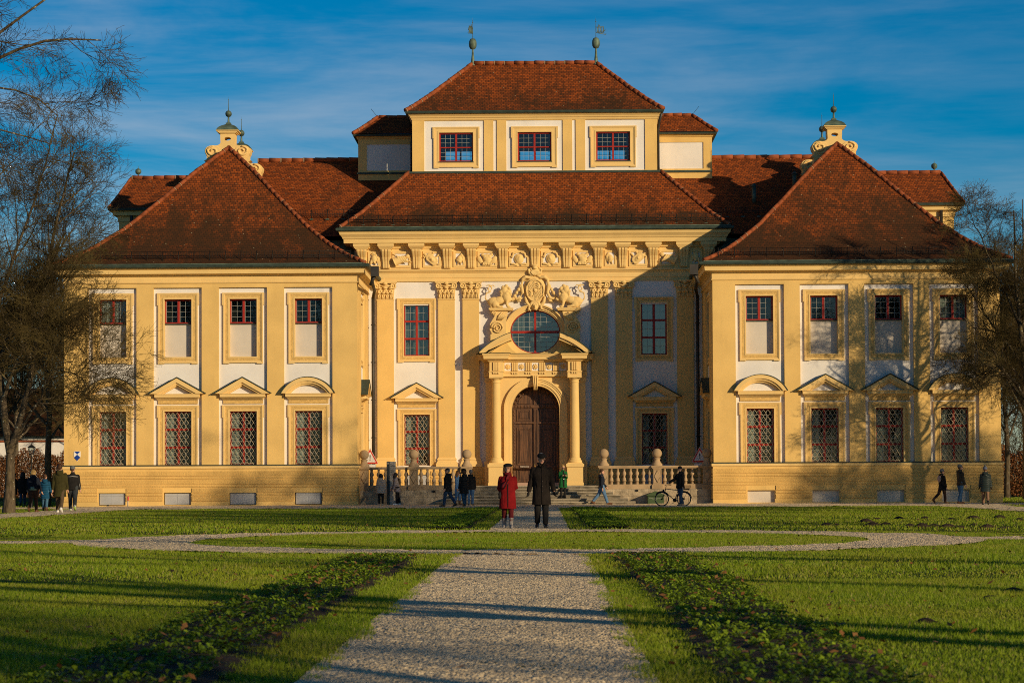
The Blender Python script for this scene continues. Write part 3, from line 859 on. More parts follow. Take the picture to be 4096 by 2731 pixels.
# entablature of the portal, breaking forward over the columns
mb=MB()
pth=[(-2.72,CY),(-2.72,P0-.1),(-2.42,P0-.1),(-2.42,PC-.27),(-1.72,PC-.27),(-1.72,P0-.16),(1.72,P0-.16),(1.72,PC-.27),(2.42,PC-.27),(2.42,P0-.1),(2.72,P0-.1),(2.72,CY)]
mb.sweep(pth,[(-.4,6.72),(.02,6.721),(.02,6.92),(.05,6.94),(.05,6.98),(0,7.0),(0,7.47),(.06,7.50),(.10,7.54),(.16,7.60),(.30,7.62),(.32,7.78),(.36,7.82),(.38,7.90),(-.5,7.93)],0)
mb.box(-2.68,2.68,P0-.08,CY,6.73,7.9)
for x in (-2.07,2.07): mb.box(x-.34,x+.34,PC-.26,P0,6.73,7.9)
mb.sweep(pth,[(.40,7.905),(.42,7.93),(-.5,7.99)],1)
mb.build('portal_entablature',[M['trim'],M['gutter']],pal)
def trig(x,y):
    tg=MB()
    tg.box(x-.17,x+.17,y-.02,y,7.02,7.46)
    for dx in (-.115,0,.115): tg.box(x+dx-.04,x+dx+.04,y-.055,y-.02,7.02,7.46)
    tg.box(x-.18,x+.18,y-.07,y,6.92,6.955)
    for dx in (-.12,0,.12): tg.prism([(x+dx-.045,6.84),(x+dx+.045,6.84),(x+dx+.03,6.92),(x+dx-.03,6.92)],y-.065,y)
    tg.build('triglyph',[M['trim']],pal)
for i in range(4): trig(-1.09+i*.727,P0-.18)
for s in (-1,1): trig(s*2.07,PC-.29); trig(s*2.57,P0-.12)
ro=MB()
for a in range(9):
    t=2*PI*a/9; ro.ell((.10*math.cos(t),-.03,.10*math.sin(t)),(.062,.03,.034),rot=(0,-t,0))
ro.ell((0,-.05,0),(.06,.05,.06))
ROS=ro.mesh('rosette',[M['trim']])
mp_=MB(); mp_.box(-.185,.185,-.006,.01,-.21,.21); MET=mp_.mesh('metope',[M['white']])
for i in range(5):
    x=-1.454+i*.727; o=link('rosette',ROS,pal,(x,P0-.165,7.24)); link('metope',MET,o)
# broken curved pediment with the oval window between
bc=5.04
def seg_arc(mb,x0,x1,r0,r1,y0,y1,mi):
    N=14; o=[];n_=[]
    for i in range(N+1):
        x=x0+(x1-x0)*i/N
        z=lambda r: bc+math.sqrt(max(.01,r*r-x*x))
        o.append((x,z(r1))); n_.append((x,max(7.95,z(r0))))
    pts=o+n_[::-1]; mb.prism(pts,y0,y1,mi)
for s in (-1,1):
    mb=MB()
    seg_arc(mb,s*1.30,s*2.95,3.93,4.165,PC-.42,CY,0); seg_arc(mb,s*1.26,s*2.80,3.80,3.93,PC-.30,CY,0)
    seg_arc(mb,s*1.28,s*3.02,4.167,4.20,PC-.46,CY,1)
    N=26; xs=[.55+(2.62-.55)*i/N for i in range(N+1)]
    def top(x):
        t=bc+math.sqrt(3.82**2-x*x)
        if x<ORX+.32: t=min(t,OC-(ORZ+.30)*math.sqrt(max(0,1-(x/(ORX+.32))**2)))
        return max(7.96,t)
    for i in range(N):
        a_,b_=xs[i],xs[i+1]; q_=[(s*a_,7.95),(s*b_,7.95),(s*b_,top(b_)),(s*a_,top(a_))]
        mb.prism(q_ if s>0 else q_[::-1],P0-.05,CY-.02,2)
    mb.build('broken_pediment',[M['trim'],M['gutter'],M['yellow']],pal)
# oval window
def ring(mb,rx0,rz0,rx1,rz1,y0,y1,cz,mi=0,n=56):
    vs=[]
    for (rx,rz,y) in ((rx0,rz0,y0),(rx1,rz1,y0),(rx1,rz1,y1),(rx0,rz0,y1)):
        vs+=[(rx*math.cos(2*PI*i/n),y,cz+rz*math.sin(2*PI*i/n)) for i in range(n)]
    fs=[]
    for r in range(4):
        r2=(r+1)%4
        fs+=[(r*n+i,r*n+(i+1)%n,r2*n+(i+1)%n,r2*n+i) for i in range(n)]
    mb.add(vs,fs,mi,False)
mb=MB()
for (a,b,d) in ((.0,.07,.10),(.07,.17,.16),(.17,.25,.22),(.25,.32,.30)): ring(mb,ORX+a,ORZ+a,ORX+b,ORZ+b,CY-d,CY+.02,OC)
mb.build('window_surround',[M['trim']],pal)
f=MB(); ring(f,ORX-.05,ORZ-.05,ORX+.06,ORZ+.06,CY+.12,CY+.22,OC)
f.box(-.055,.055,CY+.10,CY+.20,OC-ORZ,OC+ORZ); f.box(-ORX,-.055,CY+.105,CY+.20,OC-.06,OC+.06); f.box(.055,ORX,CY+.105,CY+.20,OC-.06,OC+.06)
ow=f.build('oval_window',[M['red']],pal)
L=MB()
for i in range(-4,5):
    x=i*.30
    if i and abs(x)<ORX-.03:
        h=ORZ*math.sqrt(1-(x/ORX)**2); L.box(x-.008,x+.008,CY+.155,CY+.165,OC-h,OC+h)
for j in range(-4,5):
    z=j*.265
    if j and abs(z)<ORZ-.03:
        h=ORX*math.sqrt(1-(z/ORZ)**2); L.box(-h,h,CY+.153,CY+.163,OC+z-.008,OC+z+.008)
L.build('glazing_bars',[M['lead']],ow)
P=MB(); P.prism([((ORX+.02)*math.cos(2*PI*i/40),OC+(ORZ+.02)*math.sin(2*PI*i/40)) for i in range(40)],CY+.17,CY+.178); P.build('pane',[M['glass_hall']],ow)
o=link('curtain',curtain_mesh(1.4,2.5,.6,[(-1.4,1.4)]),ow,(0,CY,OC-1.25))

# volute brackets, shelf and lions, coat of arms
def spiral(mb,cx,cz,r,y,turn,w=.055,sg=1):
    pts=[];rr=[]
    for i in range(40):
        t=i/39; a=turn*2*PI*t; q_=r*(1-t*.88)
        pts.append((cx+sg*q_*math.cos(a),y-.02*t,cz+q_*math.sin(a))); rr.append(w*(1-.45*t))
    mb.tube(pts,rr,6)
for s in (-1,1):
    v=MB(); v.T=at_mirror(s)
    out=[(1.55,8.5),(2.38,8.5),(2.38,8.98),(2.30,9.02),(2.42,9.25),(2.40,9.55),(2.22,9.85),(2.14,10.0),(2.28,10.12),(2.28,10.24),(1.45,10.24),(1.55,9.6)]
    v.prism(out,CY-.38,CY,0)
    v.T=at_mirror(s); spiral(v,2.0,9.33,.33,CY-.42,2.4)
    spiral(v,2.18,10.10,.12,CY-.42,1.6,.04)
    for i in range(4): v.tube([(2.0-.06*i,CY-.40,9.75),(1.9-.1*i,CY-.44,9.98),(1.75-.10*i,CY-.42,10.16-.06*i)],[.05,.06,.025],6)
    v.T=at_mirror(s)
    v.box(1.2,2.42,CY-.50,CY,10.24,10.30); v.box(1.16,2.46,CY-.54,CY,10.30,10.385)
    v.build('volute_bracket',[M['trim']],pal)
li=MB()                                                       # lion crouching, head turned outwards (faces -X side)
li.ell((-.55,-.12,.34),(.36,.20,.26)); li.ell((-.30,-.14,.40),(.38,.19,.22),rot=(0,-.35,0)); li.ell((.10,-.16,.58),(.25,.21,.34),rot=(0,-.3,0))
li.ell((-.50,-.22,.22),(.20,.13,.24)); li.tube([(-.42,-.26,.12),(-.25,-.28,.06),(-.08,-.28,.05)],[.10,.075,.07],7)
li.tube([(-.72,-.14,.20),(-.72,-.15,.06),(-.5,-.16,.05)],[.1,.08,.06],7)
li.tube([(.14,-.24,.52),(.12,-.25,.25),(.16,-.26,.07)],[.12,.085,.075],8); li.ell((.22,-.28,.05),(.12,.08,.06))
li.tube([(.28,-.12,.5),(.42,-.14,.42),(.52,-.15,.5)],[.10,.08,.07],7)
li.ell((-.02,-.20,.92),(.19,.17,.19)); li.ell((-.17,-.25,.87),(.12,.10,.085)); li.ell((-.16,-.25,.78),(.09,.08,.05))
for i in range(26):
    a=2*PI*i/26; rr=.22+.05*math.sin(i*2.3)
    li.ell((.06+rr*math.cos(a)*1.0,-.20+.03*math.sin(i*1.7),.80+rr*1.45*math.sin(a)),(.075,.07,.10),rot=(0,-a,0))
for i in range(8): li.ell((.12+.04*math.sin(i*2.),-.30,.45+.06*i),(.09,.06,.07))
for dx in (-.10,.06): li.ell((dx+.03,-.22,1.09),(.05,.05,.06))
li.tube([(-.88,-.08,.34),(-1.02,-.08,.52),(-.98,-.08,.80),(-.76,-.09,.88),(-.68,-.09,1.08),(-.80,-.09,1.24),(-1.0,-.09,1.20)],[.05,.045,.045,.045,.04,.04,.03],7)
li.tube([(-.76,-.09,.86),(-.90,-.1,1.02),(-.78,-.1,1.2),(-.60,-.1,1.22),(-.52,-.1,1.14)],[.04,.04,.035,.035,.03],7)
LION=remesh(li,'lion_relief',[M['trim']],.024,1)
for s in (-1,1):
    o=link('lion_relief',LION,pal,(s*-1.62 if s>0 else 1.62,CY-.22,10.385)); o.scale=(s,1,1)
ca=MB()
ca.rings([(0,-.05,10.62,.20,.16),(0,-.05,10.8,.50,.18),(0,-.05,11.2,.62,.2),(0,-.05,11.6,.60,.2),(0,-.05,11.95,.42,.18),(0,-.05,12.1,.2,.15)],24)
for s in (-1,1):
    ca.tube([(s*.15,-.18,12.12),(s*.30,-.2,12.02),(s*.50,-.22,12.05),(s*.66,-.2,11.92),(s*.72,-.2,11.6),(s*.66,-.22,11.2),(s*.80,-.22,10.92),(s*1.02,-.2,10.88),(s*1.05,-.2,11.02)],[.07,.09,.11,.1,.09,.09,.1,.09,.06],9)
    ca.tube([(s*.52,-.2,11.0),(s*.46,-.24,10.7),(s*.30,-.24,10.5),(s*.34,-.24,10.32),(s*.22,-.26,10.25)],[.07,.1,.09,.07,.05],8)
    ca.tube([(s*.70,-.18,10.95),(s*.78,-.2,10.78),(s*.95,-.18,10.74)],[.09,.07,.04],7)
    ca.tube([(s*.12,-.24,12.1),(s*.30,-.28,12.25),(s*.34,-.28,12.45),(s*.22,-.28,12.52),(s*.18,-.28,12.42)],[.06,.07,.07,.06,.05],7)
    for i in range(5): ca.ell((s*(.78+.10*i),-.2,11.55-.17*i),(.09,.08,.10))
for i in range(7):
    a=rad(205+130*i/6); ca.tube([(0,-.32,12.42),(.25*math.cos(a),-.34,12.40+.28*math.sin(a))],[.03,.055],6)
ca.ell((0,-.22,12.36),(.26,.12,.26)); ca.ell((0,-.34,12.52),(.13,.10,.08)); ca.ell((0,-.3,12.64),(.2,.13,.08))
ca.ell((0,-.24,10.50),(.19,.13,.24)); ca.ell((0,-.38,10.46),(.05,.06,.10)); ca.ell((-.08,-.36,10.56),(.05,.04,.04)); ca.ell((.08,-.36,10.56),(.05,.04,.04)); ca.ell((0,-.35,10.34),(.08,.05,.05))
for i in range(9):
    a=PI*i/8; ca.ell((.21*math.cos(a),-.27,10.58+.17*math.sin(a)),(.08,.07,.08))
o=link('coat_of_arms',remesh(ca,'coat_of_arms',[M['trim']],.022,1),pal,(0,CY,0))
sh=MB(); n=32
sh.prism([(.43*math.cos(2*PI*i/n),11.32+.54*math.sin(2*PI*i/n)) for i in range(n)],-.30,-.1,0)
rp=[(.46*math.cos(2*PI*i/n),-.31,11.32+.57*math.sin(2*PI*i/n)) for i in range(n+1)]; sh.tube(rp,.045,6,0,True,False)
sh.box(-.012,.012,-.315,-.29,10.80,11.84); sh.box(-.41,.41,-.315,-.29,11.31,11.335)
for qx,qz in ((-1,1),(1,-1)):                                 # lozenges in two quarters
    for i in range(6):
        for j in range(5):
            if (i+j)%2: continue
            x=qx*(.05+.065*i); z=11.32+qz*(.06+.09*j)
            if (x/.40)**2+((z-11.32)/.50)**2>.9: continue
            sh.prism([(x-.05,z-.03),(x,z-.09),(x+.05,z+.03),(x,z+.09)],-.325,-.29)
for qx,qz in ((1,1),(-1,-1)):                                 # rampant beasts in the other two
    cx,cz=qx*.2,11.32+qz*.2
    sh.ell((cx,-.31,cz),(.08,.05,.14),rot=(0,.3,0)); sh.ell((cx-.05,-.32,cz+.17),(.06,.05,.06))
    for t in (-.1,.02,.12): sh.tube([(cx,-.32,cz+t),(cx-.15,-.33,cz+t+.05)],.025,5)
    sh.tube([(cx+.06,-.32,cz-.12),(cx+.15,-.32,cz+.02),(cx+.12,-.32,cz+.16)],.02,5)
sh.ell((0,-.33,11.34),(.09,.05,.10))
sh.build('shield',[M['trim']],o)

# ---------------- door
d0=P0+1.0
mb=MB(); mb.prism([(p[0],p[1]) for p in arc],d0+.02,d0+.10,0)
def panel(x0,x1,z0,z1,y=d0+.02,dp=.035):
    frame_boxes(mb,x0,x1,z0,z1,.06,y-dp,y,0); frame_boxes(mb,x0+.10,x1-.10,z0+.10,z1-.10,.03,y-dp*.6,y,0)
    mb.box(x0+.16,x1-.16,y-dp*.8,y,z0+.16,z1-.16)
for s in (-1,1):
    x0,x1=(-1.02,-.24) if s<0 else (.24,1.02)
    panel(x0,x1,1.12,1.86); panel(x0,x1,2.05,4.05); panel(x0,x1,4.40,5.02)
    mb.prism([(s*.24,5.32),(s*.95,5.32),(s*.90,5.50),(s*.70,5.72),(s*.45,5.82),(s*.24,5.84)][::(1 if s<0 else -1)],d0-.03,d0+.03)
    mb.box(min(s*1.08,s*1.22),max(s*1.08,s*1.22),d0-.03,d0+.02,.98,5.1)
    for i in range(22): mb.ell((s*1.15,d0-.03,1.1+i*.18),(.04,.03,.07))
mb.box(-.12,.12,d0-.06,d0+.02,.98,4.25); mb.box(-.12,.12,d0-.06,d0+.02,4.36,5.08); mb.box(-.10,.10,d0-.05,d0+.02,5.26,6.1)
for x in (-.07,0,.07): mb.box(x-.02,x+.02,d0-.085,d0-.06,1.0,5.0)
mb.box(-1.24,1.24,d0-.07,d0+.02,4.25,4.34); mb.box(-1.24,1.24,d0-.08,d0+.02,5.09,5.25)
for i in range(14):
    if abs(-1.1+i*.17)>.1: mb.ell((-1.1+i*.17,d0-.085,5.17),(.06,.03,.045))
for i in range(15):
    a=PI*(i+.5)/15; mb.ell((1.13*math.cos(a),d0-.02,SPR+1.1*math.sin(a)),(.07,.05,.07))
door=mb.build('door',[M['wood']],pal)
h=MB(); h.ell((-.06,d0-.12,1.98),(.045,.06,.045)); h.box(-.075,-.045,d0-.09,d0-.06,1.88,2.10); h.build('handle',[M['brass']],door)
h=MB(); h.ell((.10,d0-.12,1.98),(.045,.06,.045)); h.build('handle',[M['brass']],door)
s_=MB(); s_.box(-.84,-.38,d0-.045,d0-.02,1.905,2.01); s_.build('sign_plate',[M['wood']],door)
tm=text_mesh('\u25C0 EINGANG',.085,M['sign_white'],'lettering'); link('lettering',tm,door,(-.61,d0-.05,1.93))
mb=MB(); mb.box(-1.5,1.5,P0-.25,d0+.02,.95,1.10,0); mb.build('threshold',[M['pink']],pal)
# ================================================================== roofs
def roof_rings(mb, x0,x1,y0,y1,ze, tx0,tx1,ty0,ty1,zt, flare=.10, steps=(0,.07,.16,.3,.6,1), mi=0):
    """hipped roof: eave rectangle up to a ridge / top rectangle, flattening at the eaves"""
    vs=[];
    for t in steps:
        z=ze+(zt-ze)*(t - flare*math.sin(PI*min(1,t))*(1-t))
        a,b=x0+(tx0-x0)*t,x1+(tx1-x1)*t; c,d=y0+(ty0-y0)*t,y1+(ty1-y1)*t
        vs+=[(a,c,z),(b,c,z),(b,d,z),(a,d,z)]
    fs=[]
    for i in range(len(steps)-1):
        for k in range(4):
            fs.append((i*4+k,i*4+(k+1)%4,(i+1)*4+(k+1)%4,(i+1)*4+k))
    mb.add(vs,fs,mi)
    return vs
def wobble(p,i,amp=.02):
    return (p[0],p[1],p[2]+amp*math.sin(i*1.9)*math.cos(i*.7))
def ridge_tiles(mb, pts, r=.105, step=.42):
    """overlapping half-round tiles along a polyline, with pale mortar at the joints"""
    P=[Vector(p) for p in pts]; L=[0]
    for i in range(1,len(P)): L.append(L[-1]+(P[i]-P[i-1]).length)
    def at(s):
        for i in range(1,len(P)):
            if s<=L[i]+1e-6: return P[i-1].lerp(P[i],(s-L[i-1])/max(1e-6,L[i]-L[i-1]))
        return P[-1].copy()
    n=max(1,int(L[-1]/step))
    for i in range(n):
        a,b=at(L[-1]*i/n),at(L[-1]*(i+1.12)/n if i<n-1 else L[-1])
        j=R.uniform(-.012,.012); a.z+=.03+j;b.z+=.03+j
        mb.tube([a,b],[r*1.12,r*.92],8,0)
        if R.random()<.35:
            m=a.lerp(b,-.02); mb.tube([m,a.lerp(b,.07)],[r*1.16,r*1.16],8,1,caps=False)
def snow_guard(mb, a, b, nrm=(0,-1), h=.42, every=.78, up=.50):
    """railing against sliding snow, standing on the slope just above the eaves"""
    a=Vector(a);b=Vector(b);L=(b-a).length;d=(b-a)/L
    for zz in (.10,.20,h-.02): mb.tube([a+Vector((0,0,zz)),b+Vector((0,0,zz))],.013,4,0)
    n=int(L/.13)
    for i in range(n+1):
        p=a+d*(L*i/n); mb.tube([p+Vector((0,0,.08)),p+Vector((0,0,h))],.009,3,0,False,False)
    n=int(L/every)
    for i in range(n+1):
        p=a+d*(L*i/n); mb.tube([p+Vector((nrm[0]*.10,nrm[1]*.10,-.10)),p+Vector((0,0,h+.02))],.022,4,0)
        mb.box(p.x-.09,p.x+.09,p.y-.02+nrm[1]*.12,p.y+.10+nrm[1]*.12,p.z-.14,p.z-.08,1)

FLS=(0,.06,.14,.25,.4,.6,.8,1)
for s in (-1,1):
    WX1,WC,_b=SIDE[s]; x0,x1=sorted((s*(WX0-.45),s*(WX1+.5))); mb=MB()
    v=roof_rings(mb,x0,x1,-.55,27.5,12.08,s*WC,s*WC,6.6,20,18.95,.16,FLS)
    rf=mb.build('roof',[M['roof_dark' if s>0 else 'roof']],pal,uv=True)
    rt=MB()
    for k in range(4): ridge_tiles(rt,[wobble(v[4*i+k],i) for i in range(len(FLS))])
    ridge_tiles(rt,[(s*WC,6.6,18.95),(s*WC,20,18.95)])
    rt.build('hip_tiles',[M['ridge'],M['mortar']],rf)
    sg=MB(); sg_y=-.55+.075*7.15; zz=12.08+.075*6.67-.16*math.sin(PI*.075)*6.67*.92
    snow_guard(sg,(x0+.75,sg_y,zz),(x1-.75,sg_y,zz))
    if s<0: snow_guard(sg,(x1-.6,sg_y+.4,zz),(x1-.6,7.0,zz),(1,0))
    else: snow_guard(sg,(x0+.6,sg_y+.4,zz),(x0+.6,7.0,zz),(-1,0))
    sg.build('snow_guard',[M['iron'],M['copper']],rf)
    # metal eaves strip
    es=MB(); es.box(x0-.02,x1+.02,-.60,-.50,12.02,12.095); es.build('eaves_flashing',[M['copper']],rf)

# centre roof, frustum up to the attic storey
mb=MB(); cs=(0,.06,.14,.3,.6,1)
v=roof_rings(mb,-10.35,10.35,CY-.95,24.5,14.68,-6.9,6.9,10.6,20,18.12,.08,cs)
rf=mb.build('roof',[M['roof_new']],pal,uv=True)
for k in (0,1):
    rt=MB(); ridge_tiles(rt,[v[4*i+k] for i in range(len(cs))]); rt.build('hip_tiles',[M['ridge'],M['mortar']],rf)
sg=MB(); zz=14.68+.085*3.44-.08*math.sin(PI*.085)*3.44*.92; snow_guard(sg,(-9.9,CY-.95+.34,zz),(9.9,CY-.95+.34,zz)); sg.build('snow_guard',[M['iron'],M['copper']],rf)
es=MB(); es.box(-10.37,10.37,CY-1.0,CY-.90,14.66,14.70); es.build('eaves_flashing',[M['copper']],rf)

# transverse main roof and walls under it
for s in (-1,1):
    mb=MB(); mb.box(min(s*15.5,s*9.52),max(s*15.5,s*9.52),8.6,23.5,0,14.2); mb.build('wall',[M['copper']],pal)
for s in (-1,1):
    mb=MB(); st=(0,.08,.2,.5,1)
    xa,xb=(s*15.9,s*6.0)
    vs=[]
    for t in st:
        z=14.35+(19.6-14.35)*(t-.10*math.sin(PI*t)*(1-t)); y=7.9+(16-7.9)*t
        vs+=[(xa,y,z),(xb,y,z)]
    n=len(st)
    mb.add(vs,[(2*i,2*i+1,2*i+3,2*i+2) for i in range(n-1)])
    mb.add([(xa,16,19.6),(xb,16,19.6),(xb,24.2,14.35),(xa,24.2,14.35)],[(0,1,2,3)])
    mb.add([(xa,7.9,14.35),(xa,16,19.6),(xa,24.2,14.35)],[(0,1,2)])
    rf=mb.build('roof',[M['roof_link']],pal,uv=True)
    rt=MB(); ridge_tiles(rt,[(s*15.9,16,19.6),(s*10,16,19.6)],.14,.62); rt.build('ridge_tiles',[M['ridge'],M['mortar']],rf)
    sg=MB(); snow_guard(sg,(s*14.8,10.0,15.62),(s*9.6,10.0,15.62)); sg.build('snow_guard',[M['iron'],M['copper']],rf)
for (x,y,z,h) in ((12.1,11.6,16.65,.75),(14.25,11.6,16.65,.55),(14.5,13.0,17.6,.65)):
    vt=MB(); vt.tube([(x,y,z-.2),(x,y,z+h)],.13,10); vt.lathe([(.2,z+h-.02),(.0,z+h+.16)],x,y,10); vt.build('roof_vent',[M['copper']],pal)

# end blocks of the transverse wing, beyond the pavilions
for s in (-1,1):
    mb=MB(); a,b=(s*23.75,s*17.0); x0,x1=min(a,b),max(a,b)
    mb.box(x0,x1,15.2,24,10,16.35,0)
    pth=[(-23.75,24),(-23.75,15.2),(-17,15.2)] if s<0 else [(17,15.2),(23.75,15.2),(23.75,24)]
    mb.sweep(pth,[(0,16.05),(.06,16.06),(.06,16.30),(.16,16.37),(.30,16.41),(.32,16.60),(.40,16.67),(0,16.70)],1)
    mb.build('wall',[M['yellow'],M['trim']],pal)
    g=MB(); g.sweep(pth,[(.40,16.68),(.52,16.65),(.56,16.78),(.35,16.83)],0); g.build('gutter',[M['gutter']],pal)
    mb=MB(); e0,e1=(-24.25,-16.5) if s<0 else (16.5,24.25)
    tx0,tx1=(-23.45,-16.5) if s<0 else (16.5,23.45)
    v=roof_rings(mb,e0,e1,14.7,24.5,16.80,tx0,tx1,17.4,21.8,18.85,.05,(0,.15,.5,1))
    rf=mb.build('roof',[M['roof']],pal,uv=True)
    rt=MB(); ridge_tiles(rt,[(s*23.4,17.4,18.85),(s*16.5,17.4,18.85)],.12,.6); k=0 if s<0 else 1
    ridge_tiles(rt,[v[4*i+k] for i in range(4)],.08,.5)
    rt.build('ridge_tiles',[M['ridge'],M['mortar']],rf)
    f=MB(); x=s*23.05; f.lathe([(.06,19.1),(.06,19.45),(.12,19.48),(.29,19.62),(.33,19.8),(.29,19.98),(.10,20.10),(.03,20.14),(.0,20.5)],x,17.4,16)
    fo_=f.build('roof_finial',[M['copper']],pal); fo_.matrix_local=Matrix.Translation((x,17.4,18.86))@Matrix.Scale(.55,4)@Matrix.Translation((-x,-17.4,-19.1))
    d=MB(); d.tube([(s*23.3,14.95,16.9),(s*23.0,15.0,16.6),(s*23.0,15.05,10)],.09,8); d.build('downpipe',[M['pipe']],pal)

# ---------------- attic storey
AY=10.6; ADP=6.8
def attic_windows(): return [(x-.93,x+.93,18.72,20.32) for x in (-4.31,0,4.31)]
mb=MB()
fields=[(-6.06,-2.78,18.2,20.98),(-2.26,-2.07,18.2,20.98),(-1.55,1.55,18.2,20.98),(2.07,2.26,18.2,20.98),(2.78,6.06,18.2,20.98)]
mb.wall(-6.72,6.72,17.6,21.0,fields,AY,.06,0,0)
mb.wall(-6.66,6.66,17.6,21.0,attic_windows(),AY+.06,.28,1,0)
I=Matrix.Translation((0,AY+ADP,0))@Matrix.Rotation(PI,4,'Z')@Matrix.Translation((0,0,0))
mb.T=I; mb.wall(-6.72,6.72,17.6,21.0,attic_windows(),0,.28,0,0); mb.T=None
for s in (-1,1):
    mb.T=Matrix.Translation((s*6.72,0,0))@Matrix.Rotation(s*PI/2,4,'Z') if s>0 else Matrix.Translation((-6.72,0,0))@Matrix.Rotation(-PI/2,4,'Z')
    a,b=(AY,AY+ADP) if s>0 else (-AY-ADP,-AY)
    wn=[(AY+.55,AY+1.85,18.9,20.3)] if s>0 else [(-AY-1.85,-AY-.55,18.9,20.3)]
    mb.wall(a,b,17.6,21.0,wn,0,.2,0,0); mb.T=None
mb.build('wall',[M['yellow'],M['white']],pal)
mb=MB(); mb.box(-6.6,6.6,AY+.4,AY+ADP-.4,20.9,20.95); mb.box(-6.6,6.6,AY+.4,AY+ADP-.4,18.0,18.05); mb.build('unlit_room_lining',[M['dark']],pal)  # attic ceiling and floor, shade painted in as near-black
ATS=surround_mesh(.93,1.60,True,.62,False)
AW=MB(); frame_boxes(AW,-.93,.93,0,1.6,.075,.14,.24); AW.box(-.05,.05,.13,.24,.07,1.53); AW.box(-.86,-.05,.135,.24,.76,.82); AW.box(.05,.86,.135,.24,.76,.82)
AWM=AW.mesh('window',[M['red']])
AL=MB()
for s in (-1,1):
    for k in (0,1):
        a,b=(-.855,-.05) if s<0 else (.05,.855); c,d=(.075,.76) if k==0 else (.82,1.525)
        leaded(AL,a,b,c,d,3,3,.20,.014)
ALM=AL.mesh('glazing_bars',[M['lead']])
AP=MB(); AP.box(-.9,.9,.205,.211,.04,1.56); APM=AP.mesh('pane',[M['glass_clear']])
SLA=MB(); SLA.box(-.96,.96,-.03,.14,-.05,0); SLM=SLA.mesh('window_sill',[M['gutter']])
for x in (-4.31,0,4.31):
    link('window_surround',ATS,pal,(x,AY+.06,18.72))
    w_=link('window',AWM,pal,(x,AY,18.72)); link('glazing_bars',ALM,w_); link('pane',APM,w_); link('window_sill',SLM,w_)
    w_=link('window',AWM,pal,(x,AY+ADP,18.72),PI); link('glazing_bars',ALM,w_)
apth=[(-6.72,AY+ADP),(-6.72,AY),(6.72,AY),(6.72,AY+ADP)]
mb=MB(); mb.sweep(apth,[(0,21.0),(.03,21.02),(.05,21.10),(.10,21.14),(.12,21.20),(.22,21.30),(.24,21.36),(0,21.4)],0); mb.build('cornice',[M['trim']],pal)
g=MB(); g.sweep(apth,[(.20,21.36),(.34,21.33),(.38,21.42),(.36,21.47),(.15,21.50)],0); g.build('gutter',[M['gutter']],pal)
g=MB(); g.box(-6.95,6.95,AY-.12,AY+.02,18.06,18.17); g.build('flashing',[M['gutter']],pal)
mb=MB(); cs=(0,.08,.2,.5,1)
v=roof_rings(mb,-7.06,7.06,AY-.34,AY+ADP+.34,21.48,-3.5,3.5,AY+3.4,AY+3.4,24.72,.06,cs)
rf=mb.build('roof',[M['roof_attic']],pal,uv=True)
rt=MB()
for k in range(4): ridge_tiles(rt,[v[4*i+k] for i in range(len(cs))],.12)
ridge_tiles(rt,[(-3.4,AY+3.4,24.74),(3.4,AY+3.4,24.74)],.12,.55); rt.build('hip_tiles',[M['ridge'],M['mortar']],rf)
# weather vanes
for s in (-1,1):
    x=s*3.48; y=AY+3.4
    vn=MB(); vn.lathe([(.24,24.6),(.17,24.95),(.10,25.5),(.07,26.0)],x,y,14); 
    vn.tube([(x,y,26.4),(x,y,28.35)],[.035,.02],6); vn.lathe([(.0,28.1),(.06,28.16),(.0,28.24)],x,y,8); vn.lathe([(.012,28.2),(.0,28.6)],x,y,6)
    vo=vn.build('weather_vane',[M['copper']],pal)
    b_=MB(); b_.lathe([(.07,25.93),(.24,26.0),(.34,26.18),(.36,26.4),(.33,26.62),(.22,26.80),(.05,26.86)],x,y,18); b_.build('ball',[M['copper']],vo)
    fl=MB(); ang=rad(18) if s>0 else rad(198+48); c,d=math.cos(ang),math.sin(ang)
    def fp(u,z): return (x+c*u,y+d*u,z)
    def bar(u0,z0,u1,z1,r=.028): fl.tube([fp(u0,z0),fp(u1,z1)],r,4)
    bar(.0,27.70,.75,27.78); bar(0,27.25,.95,27.14); bar(.95,27.14,.98,27.22); bar(.0,27.25,.0,27.75)
    for i in range(5): bar(.1+.15*i,27.24,.18+.14*i,27.74,.03); bar(.2+.15*i,27.22,.1+.15*i,27.72,.025)
    bar(.70,27.55,.88,27.42); bar(.88,27.42,.90,27.60); bar(.2,27.75,.3,27.92); bar(.3,27.92,.42,27.76); bar(.3,27.76,.3,27.98)
    fl.build('flag',[M['copper']],vo)
    vo.matrix_local=Matrix.Translation((x,y,24.7))@Matrix.Diagonal((.62,.62,.69,1))@Matrix.Translation((-x,-y,-24.7))
